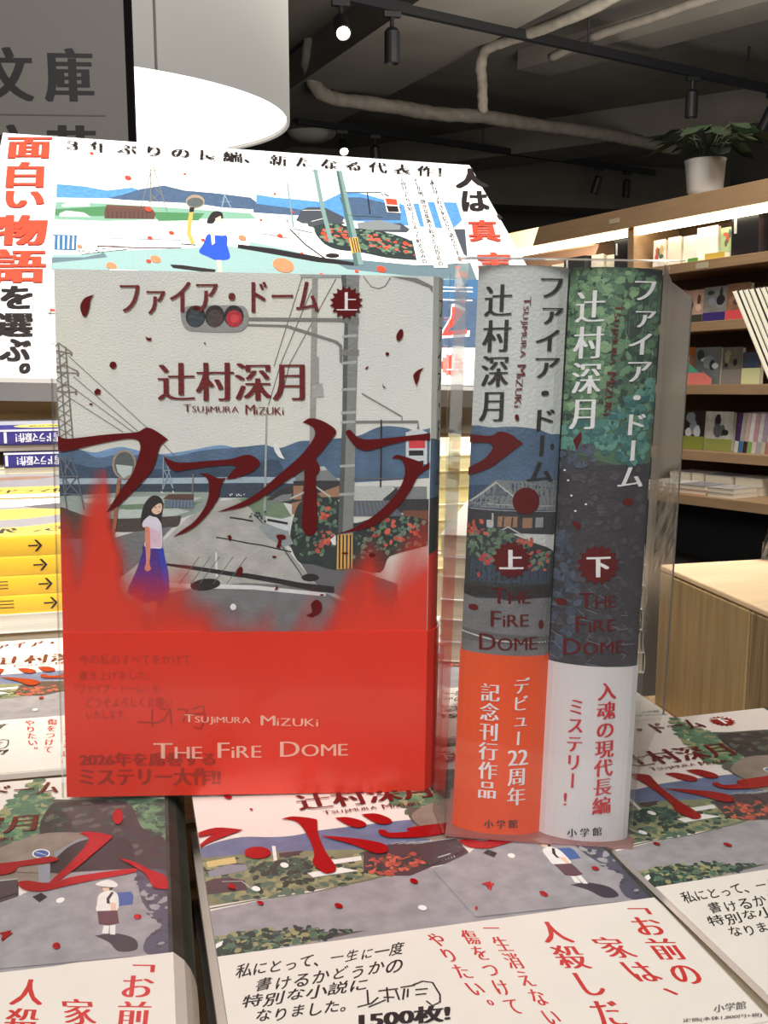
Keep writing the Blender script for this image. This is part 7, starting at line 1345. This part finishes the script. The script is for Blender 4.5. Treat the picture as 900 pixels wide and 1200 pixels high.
spot('unlit spotlight on the rear track, right of the lit one', (2.40, 10.17, 1.998), (.1, -.1), 0, False)
M_pipe = mat('wrapped_pipe', (112, 105, 95), 1, .8, var=.2, scale=14, bump=.5, bscale=40)
def smooth_path(pts, n=6):
    P_ = [Vector(p) for p in pts]; out = []
    for i in range(len(P_)-1):
        a, b, c, d = P_[max(0, i-1)], P_[i], P_[i+1], P_[min(len(P_)-1, i+2)]
        for k in range(n):
            t = k/n; out.append(.5*((2*b)+(c-a)*t+(2*a-5*b+4*c-d)*t*t+(3*b-a-3*c+d)*t**3))
    return out+[P_[-1]]
def pipe(label, pts, r, jit, seed, cat='pipe'):
    o = MB().tube(smooth_path(pts), r, 10, jit=jit, seed=seed).build('ceiling_pipe', M_pipe, smooth=True); return tag(o, label, cat)
pipe('lagged ceiling pipe that bends down beside the drum lamp and runs right', [(1.288, 8.2, 2.431), (1.375, 8.2, 2.414), (1.45, 8.2, 2.336), (1.453, 8.3, 2.151), (1.552, 8.5, 2.016), (1.725, 8.6, 1.976), (2.034, 8.6, 1.952), (2.327, 8.65, 1.937), (2.627, 8.7, 1.921), (2.935, 8.75, 1.931), (3.289, 8.9, 1.934), (3.679, 9.1, 1.945), (4.516, 9.5, 1.962), (5.392, 9.9, 1.937)], .056, .12, 1)
pipe('thinner ceiling pipe bending down from the front track', [(2.829, 5.8, 2.055), (2.681, 6.4, 2.035), (2.539, 6.9, 2.043), (2.435, 7.1, 2.023), (2.434, 7.2, 1.954), (2.476, 7.3, 1.841), (2.519, 7.4, 1.695)], .036, .15, 2)
pipe('straight ceiling pipe at upper right beyond the front track', [(3.011, 7.4, 2.072), (3.179, 7.0, 2.129), (3.345, 6.6, 2.14), (3.529, 6.1, 2.153)], .030, .08, 3)
MB_ = MB().lathe([(0, -.09), (.12, -.085), (.20, -.05), (.24, 0), (.24, .02), (0, .02)], n=28).build('dome_light', mat('dome_grey', (150, 146, 138), 1, .3), smooth=True); MB_.location = (1.85, 10.45, 2.05); tag(MB_, 'shallow grey ceiling dome light beside the drum lamp', 'ceiling light')
o = MB().tube([(1.85, 10.45, 2.06), (1.85, 10.45, 2.301)], .02, 8).build('mounting_stem', M_blk2, MB_); o.matrix_parent_inverse = Matrix.Translation((-1.85, -10.45, -2.05))
